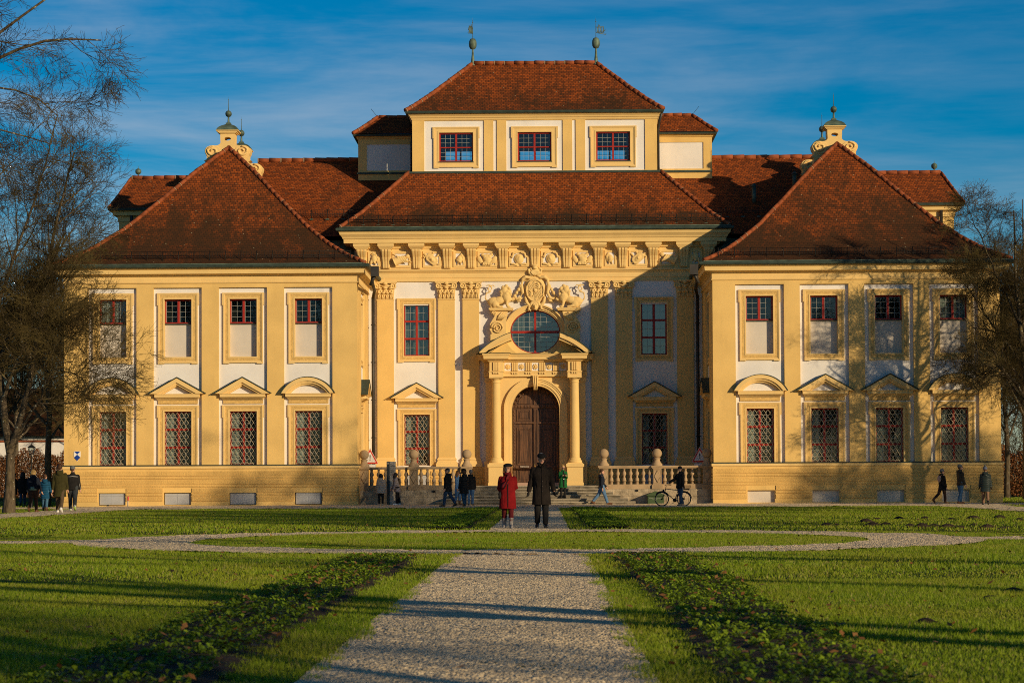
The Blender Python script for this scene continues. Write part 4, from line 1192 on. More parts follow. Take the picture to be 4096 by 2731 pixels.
# side blocks of the attic
SY=14.0
for s in (-1,1):
    a,b=min(s*9.98,s*6.72),max(s*9.98,s*6.72)
    mb=MB()
    wx0,wx1=(a+.48,b-.02) if s<0 else (a+.02,b-.48)
    mb.wall(a,b,17.8,20.6,[(wx0,wx1,18.72,20.22)],SY,.06,0,0)
    mb.wall(wx0,wx1,18.72,20.22,[],SY+.06,0,1)
    mb.quad((s*9.98,SY,17.8),(s*9.98,SY,20.6),(s*9.98,SY+4.2,20.6),(s*9.98,SY+4.2,17.8),0)
    mb.quad((a,SY+4.2,17.8),(b,SY+4.2,17.8),(b,SY+4.2,20.6),(a,SY+4.2,20.6),0)
    pth=[(-9.98,SY+4.2),(-9.98,SY),(-6.72,SY)] if s<0 else [(6.72,SY),(9.98,SY),(9.98,SY+4.2)]
    mb.sweep(pth,[(0,20.5),(.05,20.52),(.08,20.6),(.16,20.68),(0,20.7)],0)
    mb.build('wall',[M['yellow'],M['white']],pal)
    g=MB(); g.sweep(pth,[(.14,20.66),(.26,20.64),(.30,20.74),(.1,20.80)],0); g.build('gutter',[M['gutter']],pal)
    g=MB(); g.box(a-.05,b,SY-.10,SY-.005,18.52,18.62); g.build('flashing',[M['gutter']],pal)
    mb=MB(); e0,e1=(-10.25,-6.73) if s<0 else (6.73,10.25); t0,t1=(-8.95,-6.73) if s<0 else (6.73,8.95)
    v=roof_rings(mb,e0,e1,SY-.28,SY+4.4,20.78,t0,t1,SY+1.3,SY+2.9,21.95,.04,(0,.15,.5,1))
    rf=mb.build('roof',[M['roof_dark' if s<0 else 'roof_link']],pal,uv=True)
    k=0 if s<0 else 1
    rt=MB(); ridge_tiles(rt,[v[4*i+k] for i in range(4)],.10,.4); ridge_tiles(rt,[(s*8.9,SY+1.3,21.95),(s*6.8,SY+1.3,21.95)],.10,.5); rt.build('hip_tiles',[M['ridge'],M['mortar']],rf)
    rt=MB(); rt.tube([(s*9.0,SY+1.3,22.0),(s*9.35,SY+1.3,22.45)],.012,4); rt.build('lightning_rod',[M['iron']],rf)
    d=MB(); d.tube([(s*6.9,SY-.15,20.6),(s*6.95,SY-.2,20.3),(s*6.95,SY-.2,18.3)],.07,8); d.build('downpipe',[M['pipe']],pal)
d=MB(); d.tube([(6.98,AY-.15,21.3),(6.85,AY+.1,20.9),(6.8,AY+.25,20.5),(6.8,AY+.3,18.2)],.075,8); d.build('downpipe',[M['pipe']],pal)

# ---------------- scrolled chimneys on the pavilion ridges
def chimney():
    c=MB(); bz=17.3
    out=[]
    def arcp(cx,cz,r,a0,a1,n=10): return [(cx+r*math.cos(rad(a0+(a1-a0)*i/n)),cz+r*math.sin(rad(a0+(a1-a0)*i/n))) for i in range(n+1)]
    right=[(1.20,bz),(1.20,18.35),(1.36,18.42),(1.20,18.5)]+arcp(.86,18.98,.46,-40,110,10)+arcp(.70,19.72,.30,-95,-170,6)+[(.42,20.05),(.42,20.45)]
    left=[(-x,z) for x,z in right[::-1]]
    hole=[(.20*math.cos(2*PI*i/20),19.98+.155*math.sin(2*PI*i/20)) for i in range(20)]
    # body in two halves round the eye hole
    up=[p for p in right]; 
    poly_r=right+[(0,20.45),(0,20.135)]+[(.20*math.sin(PI*i/10),19.98+.155*math.cos(PI*i/10)) for i in range(1,10)]+[(0,19.825),(0,bz)]
    c.prism(poly_r,-.42,.42,0); c.prism([(-x,z) for x,z in poly_r[::-1]],-.42,.42,0)
    for s in (-1,1):
        c.prism([(s*.86+.43*math.cos(2*PI*i/24),18.98+.43*math.sin(2*PI*i/24)) for i in range(24)],-.46,.46,0)
        pts=[];rr=[]
        for i in range(34):
            t=i/33; a=rad(95 if s>0 else 85)-s*2*PI*1.35*t; q_=.36*(1-.80*t); pts.append((s*.84+q_*math.cos(a),-.47-.03*t,18.98+q_*math.sin(a))); rr.append(.075*(1-.2*t))
        c.tube(pts,rr,6,0)
    for (w,d,a,b) in ((.50,.50,20.45,20.52),(.56,.56,20.52,20.62),(.64,.62,20.62,20.70)): c.box(-w,w,-d,d,a,b,0)
    cap=MB(); prev=None; rs=[(.70,20.70),(.72,20.74),(.62,20.95),(.44,21.12),(.20,21.26),(.13,21.32)]
    vs=[];
    for (w,z) in rs: vs+=[(-w,-w*.95,z),(w,-w*.95,z),(w,w*.95,z),(-w,w*.95,z)]
    fs=[(i*4+k,i*4+(k+1)%4,(i+1)*4+(k+1)%4,(i+1)*4+k) for i in range(len(rs)-1) for k in range(4)]; cap.add(vs,fs+[(3,2,1,0)],0)
    cap.box(-.16,.16,-.16,.16,21.30,21.42)
    fin=MB(); fin.lathe([(.14,21.40),(.10,21.5),(.07,21.9),(.10,21.93),(.22,22.0),(.285,22.14),(.29,22.2),(.27,22.3),(.18,22.42),(.05,22.48)],0,0,18); fin.tube([(0,0,22.4),(0,0,23.45)],[.035,.018],6); fin.lathe([(.0,23.35),(.045,23.4),(0,23.46)],0,0,8); fin.tube([(0,0,23.4),(0,0,23.66)],[.01,.003],5)
    def sq(me,kx):
        for v in me.vertices:
            v.co.x*=kx; v.co.y*=max(kx,.8)
            if v.co.z>18.9: v.co.z=18.9+(v.co.z-18.9)*.635
        return me
    return sq(c.mesh('chimney',[M['trim']]),.93),sq(cap.mesh('dome_cap',[M['copper']]),.82),sq(fin.mesh('finial',[M['copper']]),.60)
CH=chimney()
for s in (-1,1):
    for y in (7.9,13.0):
        o=link('chimney',CH[0],pal,(s*(SIDE[s][1]+(.2 if s<0 else 0)),y,0 if y<9 else -.25)); link('dome_cap',CH[1],o); link('finial',CH[2],o)

# ---------------- downpipes in the corners, hopper heads
for s in (-1,1):
    d=MB(); x=s*8.45
    d.tube([(s*8.05,-.35,11.75),(s*8.15,-.1,11.35),(s*8.35,6.6,10.9),(s*8.55,7.1,10.4),(s*8.62,7.2,9.8),(s*8.62,7.2,2.1)],[.11,.10,.09,.09,.09,.09],9)
    d2=MB(); d2.tube([(s*8.2,-.45,12.0),(s*8.0,-.45,11.72)],.12,10); d2.box(s*8.0-.24,s*8.0+.24,-.75,-.25,11.45,11.95)
    d2.tube([(s*8.0,-.5,11.5),(s*8.0,-.5,11.2),(s*8.42,-.2,10.75),(s*8.62,.6,10.3)],.085,9)
    d3=MB(); d3.tube([(s*8.62,7.0,11.0),(s*8.62,7.0,2.0)],.09,9)
    for z in (9.5,7.5,5.5,3.5): d3.box(s*8.62-.12,s*8.62+.12,6.93,7.12,z,z+.05)
    o=d3.build('downpipe',[M['pipe']],pal)
    d4=MB(); d4.tube([(s*8.05,-.3,11.6),(s*8.12,-.1,11.2),(s*8.5,6.4,11.3),(s*8.62,7.0,10.95)],.085,9)
    d2b=MB(); d2b.box(s*7.95-.2,s*7.95+.2,-.70,-.28,11.40,11.90); d2b.tube([(s*7.95,-.5,11.45),(s*8.2,-.3,11.0)],.08,8)
    d2b.build('hopper',[M['pipe']],o); 
    d4.build('pipe_arm',[M['pipe']],o)

# heritage plaque
hp=MB(); x,z,w_=-22.93,2.54,.17
hp.prism([(x-w_,z-.02),(x,z-.26),(x+w_,z-.02),(x+w_,z+.24),(x-w_,z+.24)],-.02,0,0)
e=-.024
hp.add([(x-w_+.02,e,z+.23),(x+w_-.02,e,z+.23),(x,e,z+.08)],[(0,1,2)],1)
hp.add([(x,e,z+.08),(x+w_-.01,e,z-.07),(x,e,z-.24),(x-w_+.01,e,z-.07)],[(0,1,2,3)],1)
hpo=hp.build('heritage_plaque',[M['sign_white'],M['sign_blue']],None,(0,PY,0))
tag(hpo,'small blue and white shield plaque on the left pavilion wall','plaque')

# ================================================================== terrace, stair, balustrades
TY=112.65
stair=thing('stone_stair','broad weathered stone stair with six steps up to the arched door','stair',(0,TY,0))
for k in range(6):
    z=.158*(k+1); e=(5-k)
    mb=MB(); hw=3.16+.36*e
    xs=-hw; rnd=random.Random(k)
    while xs<hw-.05:                                    # separate blocks with open joints
        L_=min(hw-xs,rnd.uniform(.9,1.7)); L_= hw-xs if hw-xs-L_<.5 else L_
        zt=z+rnd.uniform(-.004,.004); yb=.6+1.0*(k==5)*6.0; yf=-.34*e-rnd.uniform(.0,.012)
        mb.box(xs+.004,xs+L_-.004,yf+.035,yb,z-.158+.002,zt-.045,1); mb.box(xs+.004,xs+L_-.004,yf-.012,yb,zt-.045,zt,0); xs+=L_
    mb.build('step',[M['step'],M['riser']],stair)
terr=thing('terrace','low terrace of pitted travertine blocks under the balustrades','terrace',(0,TY,0))
for s in (-1,1):
    mb=MB(); mb.T=at_mirror(s)
    rnd=random.Random(5+s)
    z=0
    for (h,) in ((.40,),(.36,)):
        xs=3.2+.02
        while xs<8.86:
            L_=rnd.uniform(1.1,2.0); L_=8.86-xs if 8.86-xs-L_<.6 else L_
            mb.box(xs+.006,xs+L_-.006,rnd.uniform(0,.012),.5,z+.004,z+h-.004); xs+=L_
        z+=h
    mb.box(3.2,8.86,.03,7.3,.0,.755)
    mb.box(3.55,8.86,.3,7.3,.75,.95)
    mb.T=None
    mb.build('terrace_wall',[M['traver']],terr)
    sp=MB(); x=s*5.1; sp.box(x-.06,x+.06,-.06,.02,.64,.74); sp.build('water_spout',[M['iron']],terr)
def baluster():
    b=MB(); b.lathe([(.085,1.00),(.085,1.16),(.115,1.16),(.115,1.17),(.10,1.20),(.085,1.30),(.05,1.36),(.06,1.38),(.06,1.40),(.05,1.42),(.085,1.47),(.105,1.53),(.09,1.60),(.055,1.66),(.05,1.72),(.065,1.73),(.065,1.76),(.055,1.77),(.085,1.84),(.085,1.88)],0,0,14)
    return b.mesh('baluster',[M['sand']])
BAL=baluster()
def post_mesh():
    p=MB(); w_=.21
    p.box(-w_,w_,-w_,w_,1.0,1.78); p.rings([(0,0,.76,.27,.27),(0,0,.95,.27,.27),(0,0,1.02,.21,.21)],4,0,8,False) if False else p.box(-.27,.27,-.27,.27,.76,.96)
    p.box(-.24,.24,-.24,.24,.96,1.0); p.box(-.30,.30,-.30,.30,1.84,1.93); p.box(-.26,.26,-.26,.26,1.78,1.84)
    frame_boxes(p,-.185,.185,1.05,1.74,.025,-w_-.012,-w_)
    p.prism([(-.135,1.395),(0,1.12),(.135,1.395),(0,1.67)],-w_-.022,-w_)
    p.tube([(-.15,-w_-.012,1.395),(0,-w_-.012,1.09),(.15,-w_-.012,1.395),(0,-w_-.012,1.70),(-.15,-w_-.012,1.395)],.016,5)
    f=MB(); f.lathe([(.27,1.93),(.26,2.02),(.19,2.08),(.15,2.18),(.14,2.24),(.18,2.27),(.18,2.30),(.10,2.32)],0,0,20); f.ell((0,0,2.545),(.245,.245,.245),0,24)
    return p.mesh('post',[M['sand']]),f.mesh('ball',[M['sand']])
PST=post_mesh()
for s in (-1,1):
    ba=thing('balustrade','sandstone balustrade with ball finials to the left of the stair, beside the info stele' if s<0 else 'sandstone balustrade with ball finials to the right of the stair, behind the bicycle','balustrade',(0,TY+.25,0),0,'balustrades of the terrace')
    for x in (3.45,6.12,8.62):
        o=link('post',PST[0],ba,(s*x,0,0)); link('ball',PST[1],o)
    for a,b in ((3.66,5.91),(6.33,8.41)):
        r=MB(); r.T=at_mirror(s); r.box(a,b,-.18,.18,1.85,1.925); r.box(a,b,-.15,.15,1.80,1.85); r.build('handrail',[M['sand']],ba)
        r=MB(); r.T=at_mirror(s); r.box(a,b,-.17,.17,.76,1.0); r.build('bottom_rail',[M['sand']],ba)
        n=7 if b-a>2.2 else 6; st=(b-a)/(n)
        for i in range(n): link('baluster',BAL,ba,(s*(a+st*(i+.5)),0,-.0))
# ================================================================== ground, paths, lawn
CXP=.14; RC=(.2,44.2); RI,RO=6.6,8.8
def edge_noise(x,y,k=1.0):
    return .05*k*(np.sin(x*7.3+y*2.1)+np.sin(y*9.7-x*3.3)+.7*np.sin(x*17.1+y*13.3))
def gravel_mask(x,y):
    e=edge_noise(x,y)
    m=(np.abs(x-CXP)<.985+e)&(y<37.2)
    m|=(np.abs(x-CXP)<.95+e)&(y>51.6)&(y<99)
    r=np.hypot(x-RC[0],y-RC[1]); m|=(r>RI-e)&(r<RO+e)
    m|=(np.abs(y-43.9)<1.05+e)&(np.abs(x)>8)
    m|=(y>98.2+e*2)&(y<125)&(np.abs(x)<21.3)
    m|=(np.abs(np.abs(x)-18.8)<1.35+e)&(y<99)
    m|=(y>103.5)&(y<110.8)&(np.abs(x)>21)
    return m
def bed_mask(x,y,g=0.0):
    e=edge_noise(x+3,y,1.4)
    ax=np.abs(x-.10)
    m=(np.abs(ax-1.99)<.53+e-g)&(((y<34.0)&(y>-4))|((y>54.5)&(y<94)))
    m|=((np.abs(y-41.2)<.6+e-g)|(np.abs(y-46.6)<.6+e-g))&(np.abs(x)>9.8)&(np.abs(x)<17)
    return m

def ground_mat():
    m,nt,b=newmat('turf_soil')
    v=coords(nt)
    f=ramp(nt,noise_n(nt,v,.35,6),.35,.65); f2=ramp(nt,noise_n(nt,v,14,5),.35,.65)
    c=mixc(nt,f,(.050,.085,.008),(.085,.110,.012)); c=mixc(nt,math_n(nt,'MULTIPLY',f2,.6),c,(.018,.030,.006))
    nt.links.new(c,b.inputs['Base Color']); b.inputs['Roughness'].default_value=.95; b.inputs['Specular IOR Level'].default_value=.1
    bump_n(nt,b,noise_n(nt,v,30,4),.8,.04)
    return m
def gravel_mat():
    m,nt,b=newmat('pale_gravel')
    v=coords(nt)
    vo=nd(nt,'TexVoronoi',Scale=46); nt.links.new(v,vo.inputs['Vector'])
    sp=nd(nt,'SeparateColor'); nt.links.new(vo.outputs['Color'],sp.inputs['Color'])
    c=mixc(nt,sp.outputs['Red'],(.68,.53,.33),(.92,.77,.52))
    f=ramp(nt,noise_n(nt,v,.8,7,.6),.35,.7); c=mixc(nt,math_n(nt,'MULTIPLY',f,.45),c,(.66,.52,.33))
    f=ramp(nt,noise_n(nt,v,9,5,.6),.55,.75); c=mixc(nt,math_n(nt,'MULTIPLY',f,.5),c,(.42,.33,.22))
    nt.links.new(c,b.inputs['Base Color']); b.inputs['Roughness'].default_value=.95; b.inputs['Specular IOR Level'].default_value=.15
    h=math_n(nt,'ADD',math_n(nt,'MULTIPLY',vo.outputs['Distance'],-1.0),math_n(nt,'MULTIPLY',noise_n(nt,v,5,4),1.4))
    bump_n(nt,b,h,.6,.03)
    return m
M['turf']=ground_mat(); M['gravel']=gravel_mat()
M['soil']=surf('dark_bed_soil',(.045,.030,.018),.95,.5,5,1.0,28,.05)

mb=MB(); mb.quad((-2500,-300,0),(2500,-300,0),(2500,4000,0),(-2500,4000,0))
tag(mb.build('ground',[M['turf']]),kind='structure')
mb=MB()
def sheet(x0,x1,y0,y1,z): mb.quad((x0,y0,z),(x1,y0,z),(x1,y1,z),(x0,y1,z))
GV,GF,GO=[],[],[0]
def grit(X,Y,z,amp):
    """uneven gravel surface: every grid point at its own height"""
    nu,nv=X.shape; Z=z+amp*RNG.random(X.shape)+amp*.5*np.sin(X*2.3+Y*.7)*np.sin(Y*1.9)
    X=X+RNG.normal(0,amp*.25,X.shape); Y=Y+RNG.normal(0,amp*.25,Y.shape)
    i=np.arange(nu*nv).reshape(nu,nv)+GO[0]
    GV.append(np.stack([X,Y,Z],-1).reshape(-1,3)); q=np.stack([i[:-1,:-1],i[:-1,1:],i[1:,1:],i[1:,:-1]],-1).reshape(-1,4)
    GF.append(np.concatenate([q[:,[0,1,2]],q[:,[0,2,3]]])); GO[0]+=nu*nv
def gsheet(x0,x1,y0,y1,z,st,amp):
    grit(*np.meshgrid(np.arange(x0,x1+st*.5,st),np.arange(y0,y1+st*.5,st)),z,amp)
gsheet(CXP-1.04,CXP+1.04,-6,10,.001,.06,.02); gsheet(CXP-1.04,CXP+1.04,10,37.2,.001,.022,.012); gsheet(CXP-.95,CXP+.95,51.6,98.4,.001,.05,.026)
rr,aa=np.meshgrid(np.linspace(RI,RO,46),np.linspace(0,2*PI,900)); grit(RC[0]+rr*np.cos(aa),RC[1]+rr*np.sin(aa),.004,.026)
for s in (-1,1):
    gsheet(min(s*8,s*17.5),max(s*8,s*17.5),42.85,44.95,.001,.05,.024); gsheet(min(s*17.45,s*20.15),max(s*17.45,s*20.15),50,98.3,.002,.10,.035)
    sheet(min(s*17.45,s*20.15),max(s*17.45,s*20.15),-60,50,.004)
    sheet(min(s*21.3,s*70),max(s*21.3,s*70),103.5,110.8,.004)
gsheet(-21.3,21.3,98.3,113,.002,.085,.034)
n0=len(mb.v); q=np.array([(f[0],f[1],f[2]) for f in mb.f]+[(f[0],f[2],f[3]) for f in mb.f])+GO[0]
tag(link('gravel_path',np_mesh('gravel_path',np.concatenate(GV+[np.array(mb.v)]),np.concatenate(GF+[q]),M['gravel'])),kind='structure')
mb=MB()
for s in (-1,1):
    for y0,y1 in ((-4,34),(54.5,94)):
        xs=sorted((.10+s*1.46,.10+s*2.52))
        K=int((y1-y0)*2.5); vs=[];fs=[]
        prof=((0,.006),(.12,.03),(.3,.05),(.5,.05),(.7,.05),(.88,.03),(1,.006))
        for i in range(K+1):
            y=y0+(y1-y0)*i/K
            for (u,h) in prof: vs.append((xs[0]+(xs[1]-xs[0])*u+.03*math.sin(i*1.7),y,h+ .012*math.sin(i*2.3+u*9)))
        q=len(prof)
        for i in range(K):
            for j in range(q-1): fs.append((i*q+j,i*q+j+1,(i+1)*q+j+1,(i+1)*q+j))
        mb.add(vs,fs,0,True)
    for yc in (41.2,46.6):
        sheet(min(s*9.8,s*17),max(s*9.8,s*17),yc-.6,yc+.6,.012)
tag(mb.build('flower_bed',[M['soil']]),kind='structure')

# ---- grass blades
def leafy(name,c1,c2,c3,trans=.35,rough=.55,straw=None):
    m=bpy.data.materials.new(name); m.use_nodes=True; nt=m.node_tree; b=nt.nodes['Principled BSDF']; out=nt.nodes['Material Output']
    g=nt.nodes.new('ShaderNodeNewGeometry'); v=coords(nt)
    c=mixc(nt,g.outputs['Random Per Island'],c1,c2)
    f=ramp(nt,noise_n(nt,v,.45,5,.6),.38,.66); c=mixc(nt,math_n(nt,'MULTIPLY',f,.65),c,c3)
    if straw:                                            # dead blades, thicker in worn patches
        f2=math_n(nt,'ADD',g.outputs['Random Per Island'],math_n(nt,'MULTIPLY',ramp(nt,noise_n(nt,v,1.3,4,.6),.5,.75),.22))
        c=mixc(nt,math_n(nt,'GREATER_THAN',f2,.95),c,straw)
    nt.links.new(c,b.inputs['Base Color']); b.inputs['Roughness'].default_value=rough; b.inputs['Specular IOR Level'].default_value=.25
    t=nt.nodes.new('ShaderNodeBsdfTranslucent'); nt.links.new(c,t.inputs['Color'])
    mx=nt.nodes.new('ShaderNodeMixShader'); mx.inputs[0].default_value=trans
    nt.links.new(b.outputs[0],mx.inputs[1]); nt.links.new(t.outputs[0],mx.inputs[2]); nt.links.new(mx.outputs[0],out.inputs[0])
    return m
M['grass']=leafy('grass_blades',(.140,.235,.008),(.300,.400,.016),(.310,.320,.026),straw=(.42,.36,.12))
M['bedleaf']=leafy('bed_plant_leaves',(.11,.20,.014),(.34,.46,.030),(.15,.26,.02),.25,.45)
M['litter']=leafy('fallen_leaf',(.20,.075,.022),(.34,.17,.06),(.25,.12,.04),.15)

def scatter(n,x0f,x1f,y0,y1,pw=1.0):
    y=y0+(y1-y0)*RNG.random(n)**pw
    a,b=x0f(y),x1f(y); x=a+(b-a)*RNG.random(n)
    return x,y
def blades(n,y0,y1,h,wd,pad):
    x,y=scatter(n,lambda y:-(.2434*y+pad)+.55,lambda y:.2131*y+pad+.55,y0,y1,.75)
    k=~gravel_mask(x,y)&~bed_mask(x,y,.04)&~((np.abs(x)<24)&(y>111.7))
    x,y=x[k],y[k]; n=len(x)
    patch=.75+.35*np.sin(x*.9+1.3*np.sin(y*.35))*np.sin(y*.7+x*.2)
    hh=h*RNG.uniform(.5,1.25,n)*patch; az=RNG.uniform(0,2*PI,n); ln=RNG.uniform(.1,.85,n)*hh
    wa=az+PI/2+RNG.uniform(-.5,.5,n); w_=wd*RNG.uniform(.6,1.3,n)
    la=RNG.uniform(0,2*PI,n)
    V=np.zeros((n,3,3),np.float32)
    V[:,0,0]=x-np.cos(wa)*w_/2; V[:,0,1]=y-np.sin(wa)*w_/2
    V[:,1,0]=x+np.cos(wa)*w_/2; V[:,1,1]=y+np.sin(wa)*w_/2
    V[:,2,0]=x+np.cos(la)*ln; V[:,2,1]=y+np.sin(la)*ln; V[:,2,2]=hh
    return V
G=np.concatenate([blades(420000,9,26,.050,.0065,2.5),blades(170000,9,26,.052,.013,9),blades(380000,26,50,.056,.011,3),blades(160000,26,50,.058,.018,10),blades(300000,50,99,.07,.024,8),blades(40000,99,145,.08,.05,6)])
me=np_mesh('grass',G.reshape(-1,3),np.arange(len(G)*3).reshape(-1,3),M['grass'])
tag(link('grass',me),kind='stuff',label='short green lawn grass on both sides of the gravel path',cat='grass')

# ---- low leafy plants of the beds: small rosettes in rows
def bed_plants():
    rows=[]
    for s in (-1,1):
        for j in range(4):
            for (y0,y1,st) in ((7,34,.13),(54.5,94,.20)):
                yy=np.arange(y0,y1,st); n=len(yy)
                xx=.10+s*(1.62+.25*j)+RNG.normal(0,.05,n)
                rows.append(np.stack([xx,yy+RNG.normal(0,.05,n)],1))
        for yc in (41.2,46.6):
            for j in range(3):
                xx=np.arange(9.9,17,.25); rows.append(np.stack([s*xx,np.full(len(xx),yc-.35+.35*j)+RNG.normal(0,.06,len(xx))],1))
    P=np.concatenate(rows); P=P[RNG.random(len(P))<.88]
    V=[]
    for k in range(28):
        n=len(P); az=RNG.uniform(0,2*PI,n); L=RNG.uniform(.025,.062,n)*(1+.5*(P[:,1]>50)); el=RNG.uniform(.05,1.0,n); wd=L*RNG.uniform(.38,.62,n)
        d=np.stack([np.cos(az)*np.cos(el),np.sin(az)*np.cos(el),np.sin(el)],1); sd=np.stack([-np.sin(az),np.cos(az),np.zeros(n)],1)
        o=np.stack([P[:,0]+RNG.normal(0,.042,n),P[:,1]+RNG.normal(0,.042,n),.05+RNG.uniform(0,.035,n)],1)
        mid=o+d*(L*.55)[:,None]; tip=o+d*L[:,None]; tip[:,2]-=.25*L
        V.append(np.stack([o,mid-sd*(wd/2)[:,None],tip,mid+sd*(wd/2)[:,None]],1))
    V=np.concatenate(V).astype(np.float32)
    return np_mesh('bed_plants',V.reshape(-1,3),np.arange(len(V)*4).reshape(-1,4),M['bedleaf'])
tag(link('bed_plants',bed_plants()),kind='stuff',label='rows of low leafy green plants in the dark flower beds',cat='ground cover')
# ---- fallen leaves
n=3400; x,y=scatter(n,lambda y:-(.24*y+2),lambda y:.22*y+3,9,97,.8); az=RNG.uniform(0,2*PI,n); L=RNG.uniform(.03,.075,n)
k=~gravel_mask(x,y)|(RNG.random(n)<.12); x,y,az,L=x[k],y[k],az[k],L[k]; n=len(x)
x[:800]=.1+RNG.choice([-1,1],800)*RNG.uniform(1.4,2.6,800); y[:800]=RNG.uniform(11,34,800)
z=.03+RNG.uniform(0,.035,n); z[:800]+=.05; d=np.stack([np.cos(az),np.sin(az),RNG.uniform(-.4,.7,n)],1)*L[:,None]; sd=np.stack([-np.sin(az),np.cos(az),RNG.uniform(-.6,.6,n)],1)*(L*.32)[:,None]
o=np.stack([x,y,z],1); V=np.stack([o,o+d*.5-sd,o+d,o+d*.5+sd],1).astype(np.float32)
tag(link('fallen_leaves',np_mesh('fallen_leaves',V.reshape(-1,3),np.arange(n*4).reshape(-1,4),M['litter'])),kind='stuff',label='scattered brown fallen leaves on the lawn and beds',cat='leaves')

# ---- molehills
mh=MB(); mh.rings([(0,0,-.01,.30,.24),(.01,.0,.05,.24,.2),(0,.01,.10,.15,.12),(0,0,.125,.05,.05)],14)
for i in range(26):
    a=R.uniform(0,2*PI); q=R.uniform(.05,.3); mh.ell((q*math.cos(a),q*.8*math.sin(a),.11*(1-q/.32)+.01),(.035,.03,.028),0,6)
MH=mh.mesh('molehill',[M['soil']])
def gy(px,py):
    py=py+.0047*(px-1229); Y=5925/(py-1105.5); return ((px-1254)*Y/5152+.55,Y)
mpx=[(1895,1207),(1918,1206),(2000,1207),(2030,1205),(2085,1210),(2112,1211),(2140,1209),(2172,1211),(2200,1212),(2232,1206),(2262,1212),(2300,1213),(2010,1192),(2060,1191),(2120,1190),(2180,1192),(2230,1191),(2290,1190),(2335,1193),(1985,1199),(20,1312),(110,1316),(392,1314),(2320,1356),(2268,1372),(2120,1430)]
for i,(px,py) in enumerate(mpx):
    X,Y=gy(px,py); sc_=R.uniform(.45,.85)*(.5 if py>1300 else 1)
    o=link('molehill',MH,None,(X,Y,0),R.uniform(0,6)); o.scale=(sc_,sc_,sc_*R.uniform(.8,1.2))
    if py<1250: tag(o,'dark brown molehill among the many on the right lawn behind the round path','molehill','molehills on the far right lawn')
    elif px<1200: tag(o,'small dark earth mound on the lawn left of the path','molehill','earth mounds on the left lawn')
    else: tag(o,'small dark earth mound on the near right lawn, right of the flower bed','molehill','earth mounds on the near right lawn')

# ================================================================== trees
def bark_mat():
    m,nt,b=newmat('lichened_bark')
    v=coords(nt,(1,1,.25)); v2=coords(nt)
    f=noise_n(nt,v,9,6,.65)
    c=mixc(nt,ramp(nt,f,.3,.7),(.040,.030,.020),(.140,.108,.070))
    c=mixc(nt,math_n(nt,'MULTIPLY',ramp(nt,noise_n(nt,v2,2.2,6,.65),.52,.70),.55),c,(.17,.145,.050))
    vo=nd(nt,'TexVoronoi',Scale=5.5); nt.links.new(v2,vo.inputs['Vector'])
    c=mixc(nt,math_n(nt,'MULTIPLY',math_n(nt,'LESS_THAN',vo.outputs['Distance'],.17),.7),c,(.42,.42,.34))
    nt.links.new(c,b.inputs['Base Color']); b.inputs['Roughness'].default_value=.9; b.inputs['Specular IOR Level'].default_value=.15
    bump_n(nt,b,f,.9,.03)
    return m
M['bark']=bark_mat()
M['twig']=surf('bare_twigs',(.050,.036,.021),.95,.4,.8,spec=.03,col2=(.13,.10,.038))
M['pod']=surf('dry_seed_bracts',(.11,.065,.028),.9,.4,2)

def tubes_np(P,Rr,S):
    N,K,_=P.shape
    T=np.zeros_like(P); T[:,1:-1]=P[:,2:]-P[:,:-2]; T[:,0]=P[:,1]-P[:,0]; T[:,-1]=P[:,-1]-P[:,-2]
    T/=np.linalg.norm(T,axis=2,keepdims=True)+1e-9
    ref=np.where(np.abs(T[...,2:3])<.9,np.array([0,0,1.0]),np.array([1.0,0,0]))
    A=np.cross(T,ref); A/=np.linalg.norm(A,axis=2,keepdims=True)+1e-9; B=np.cross(T,A)
    th=2*PI*np.arange(S)/S
    V=P[:,:,None,:]+Rr[:,:,None,None]*(A[:,:,None,:]*np.cos(th)[None,None,:,None]+B[:,:,None,:]*np.sin(th)[None,None,:,None])
    idx=np.arange(N*K*S).reshape(N,K,S)
    a=idx[:,:-1,:]; b=np.roll(idx,-1,2)[:,:-1,:]; c=np.roll(idx,-1,2)[:,1:,:]; d=idx[:,1:,:]
    return V.reshape(-1,3),np.stack([a,b,c,d],-1).reshape(-1,4)
def interp(P,Rr,t):
    K=P.shape[1]; f=t*(K-1); i=np.minimum(f.astype(int),K-2); u=(f-i)[:,None]; n=np.arange(len(P))
    p=P[n,i]*(1-u)+P[n,i+1]*u; d=P[n,i+1]-P[n,i]; d/=np.linalg.norm(d,axis=1,keepdims=True)+1e-9
    r=Rr[n,i]*(1-u[:,0])+Rr[n,i+1]*u[:,0]
    return p,d,r
def grow(P,Rr,rng,nch,L,ang,up,K,rmax,tmin=.2,jit=.12,curl=0.0,taper=.25,tp=1.0):
    N=len(P); rep=np.repeat(np.arange(N),nch); t=tmin+(1-tmin)*rng.random(len(rep))**tp
    p,d,r=interp(P[rep],Rr[rep],t)
    q=rng.normal(size=p.shape); q-=(q*d).sum(1,keepdims=True)*d; q/=np.linalg.norm(q,axis=1,keepdims=True)+1e-9
    a=rng.normal(ang,.18,len(rep))[:,None]
    dr=d*np.cos(a)+q*np.sin(a); dr[:,2]+=up; dr/=np.linalg.norm(dr,axis=1,keepdims=True)
    ln=L*(1.15-.65*t)*rng.uniform(.65,1.25,len(rep)); st=ln/(K-1)
    out=np.zeros((len(rep),K,3)); out[:,0]=p
    for k in range(1,K):
        dr=dr+rng.normal(0,jit,dr.shape); dr[:,2]+=curl; dr/=np.linalg.norm(dr,axis=1,keepdims=True)
        out[:,k]=out[:,k-1]+dr*st[:,None]
    r0=np.minimum(r*.72,rmax)*rng.uniform(.7,1.0,len(rep))
    rr=r0[:,None]*np.linspace(1,taper,K)[None,:]
    return out,rr
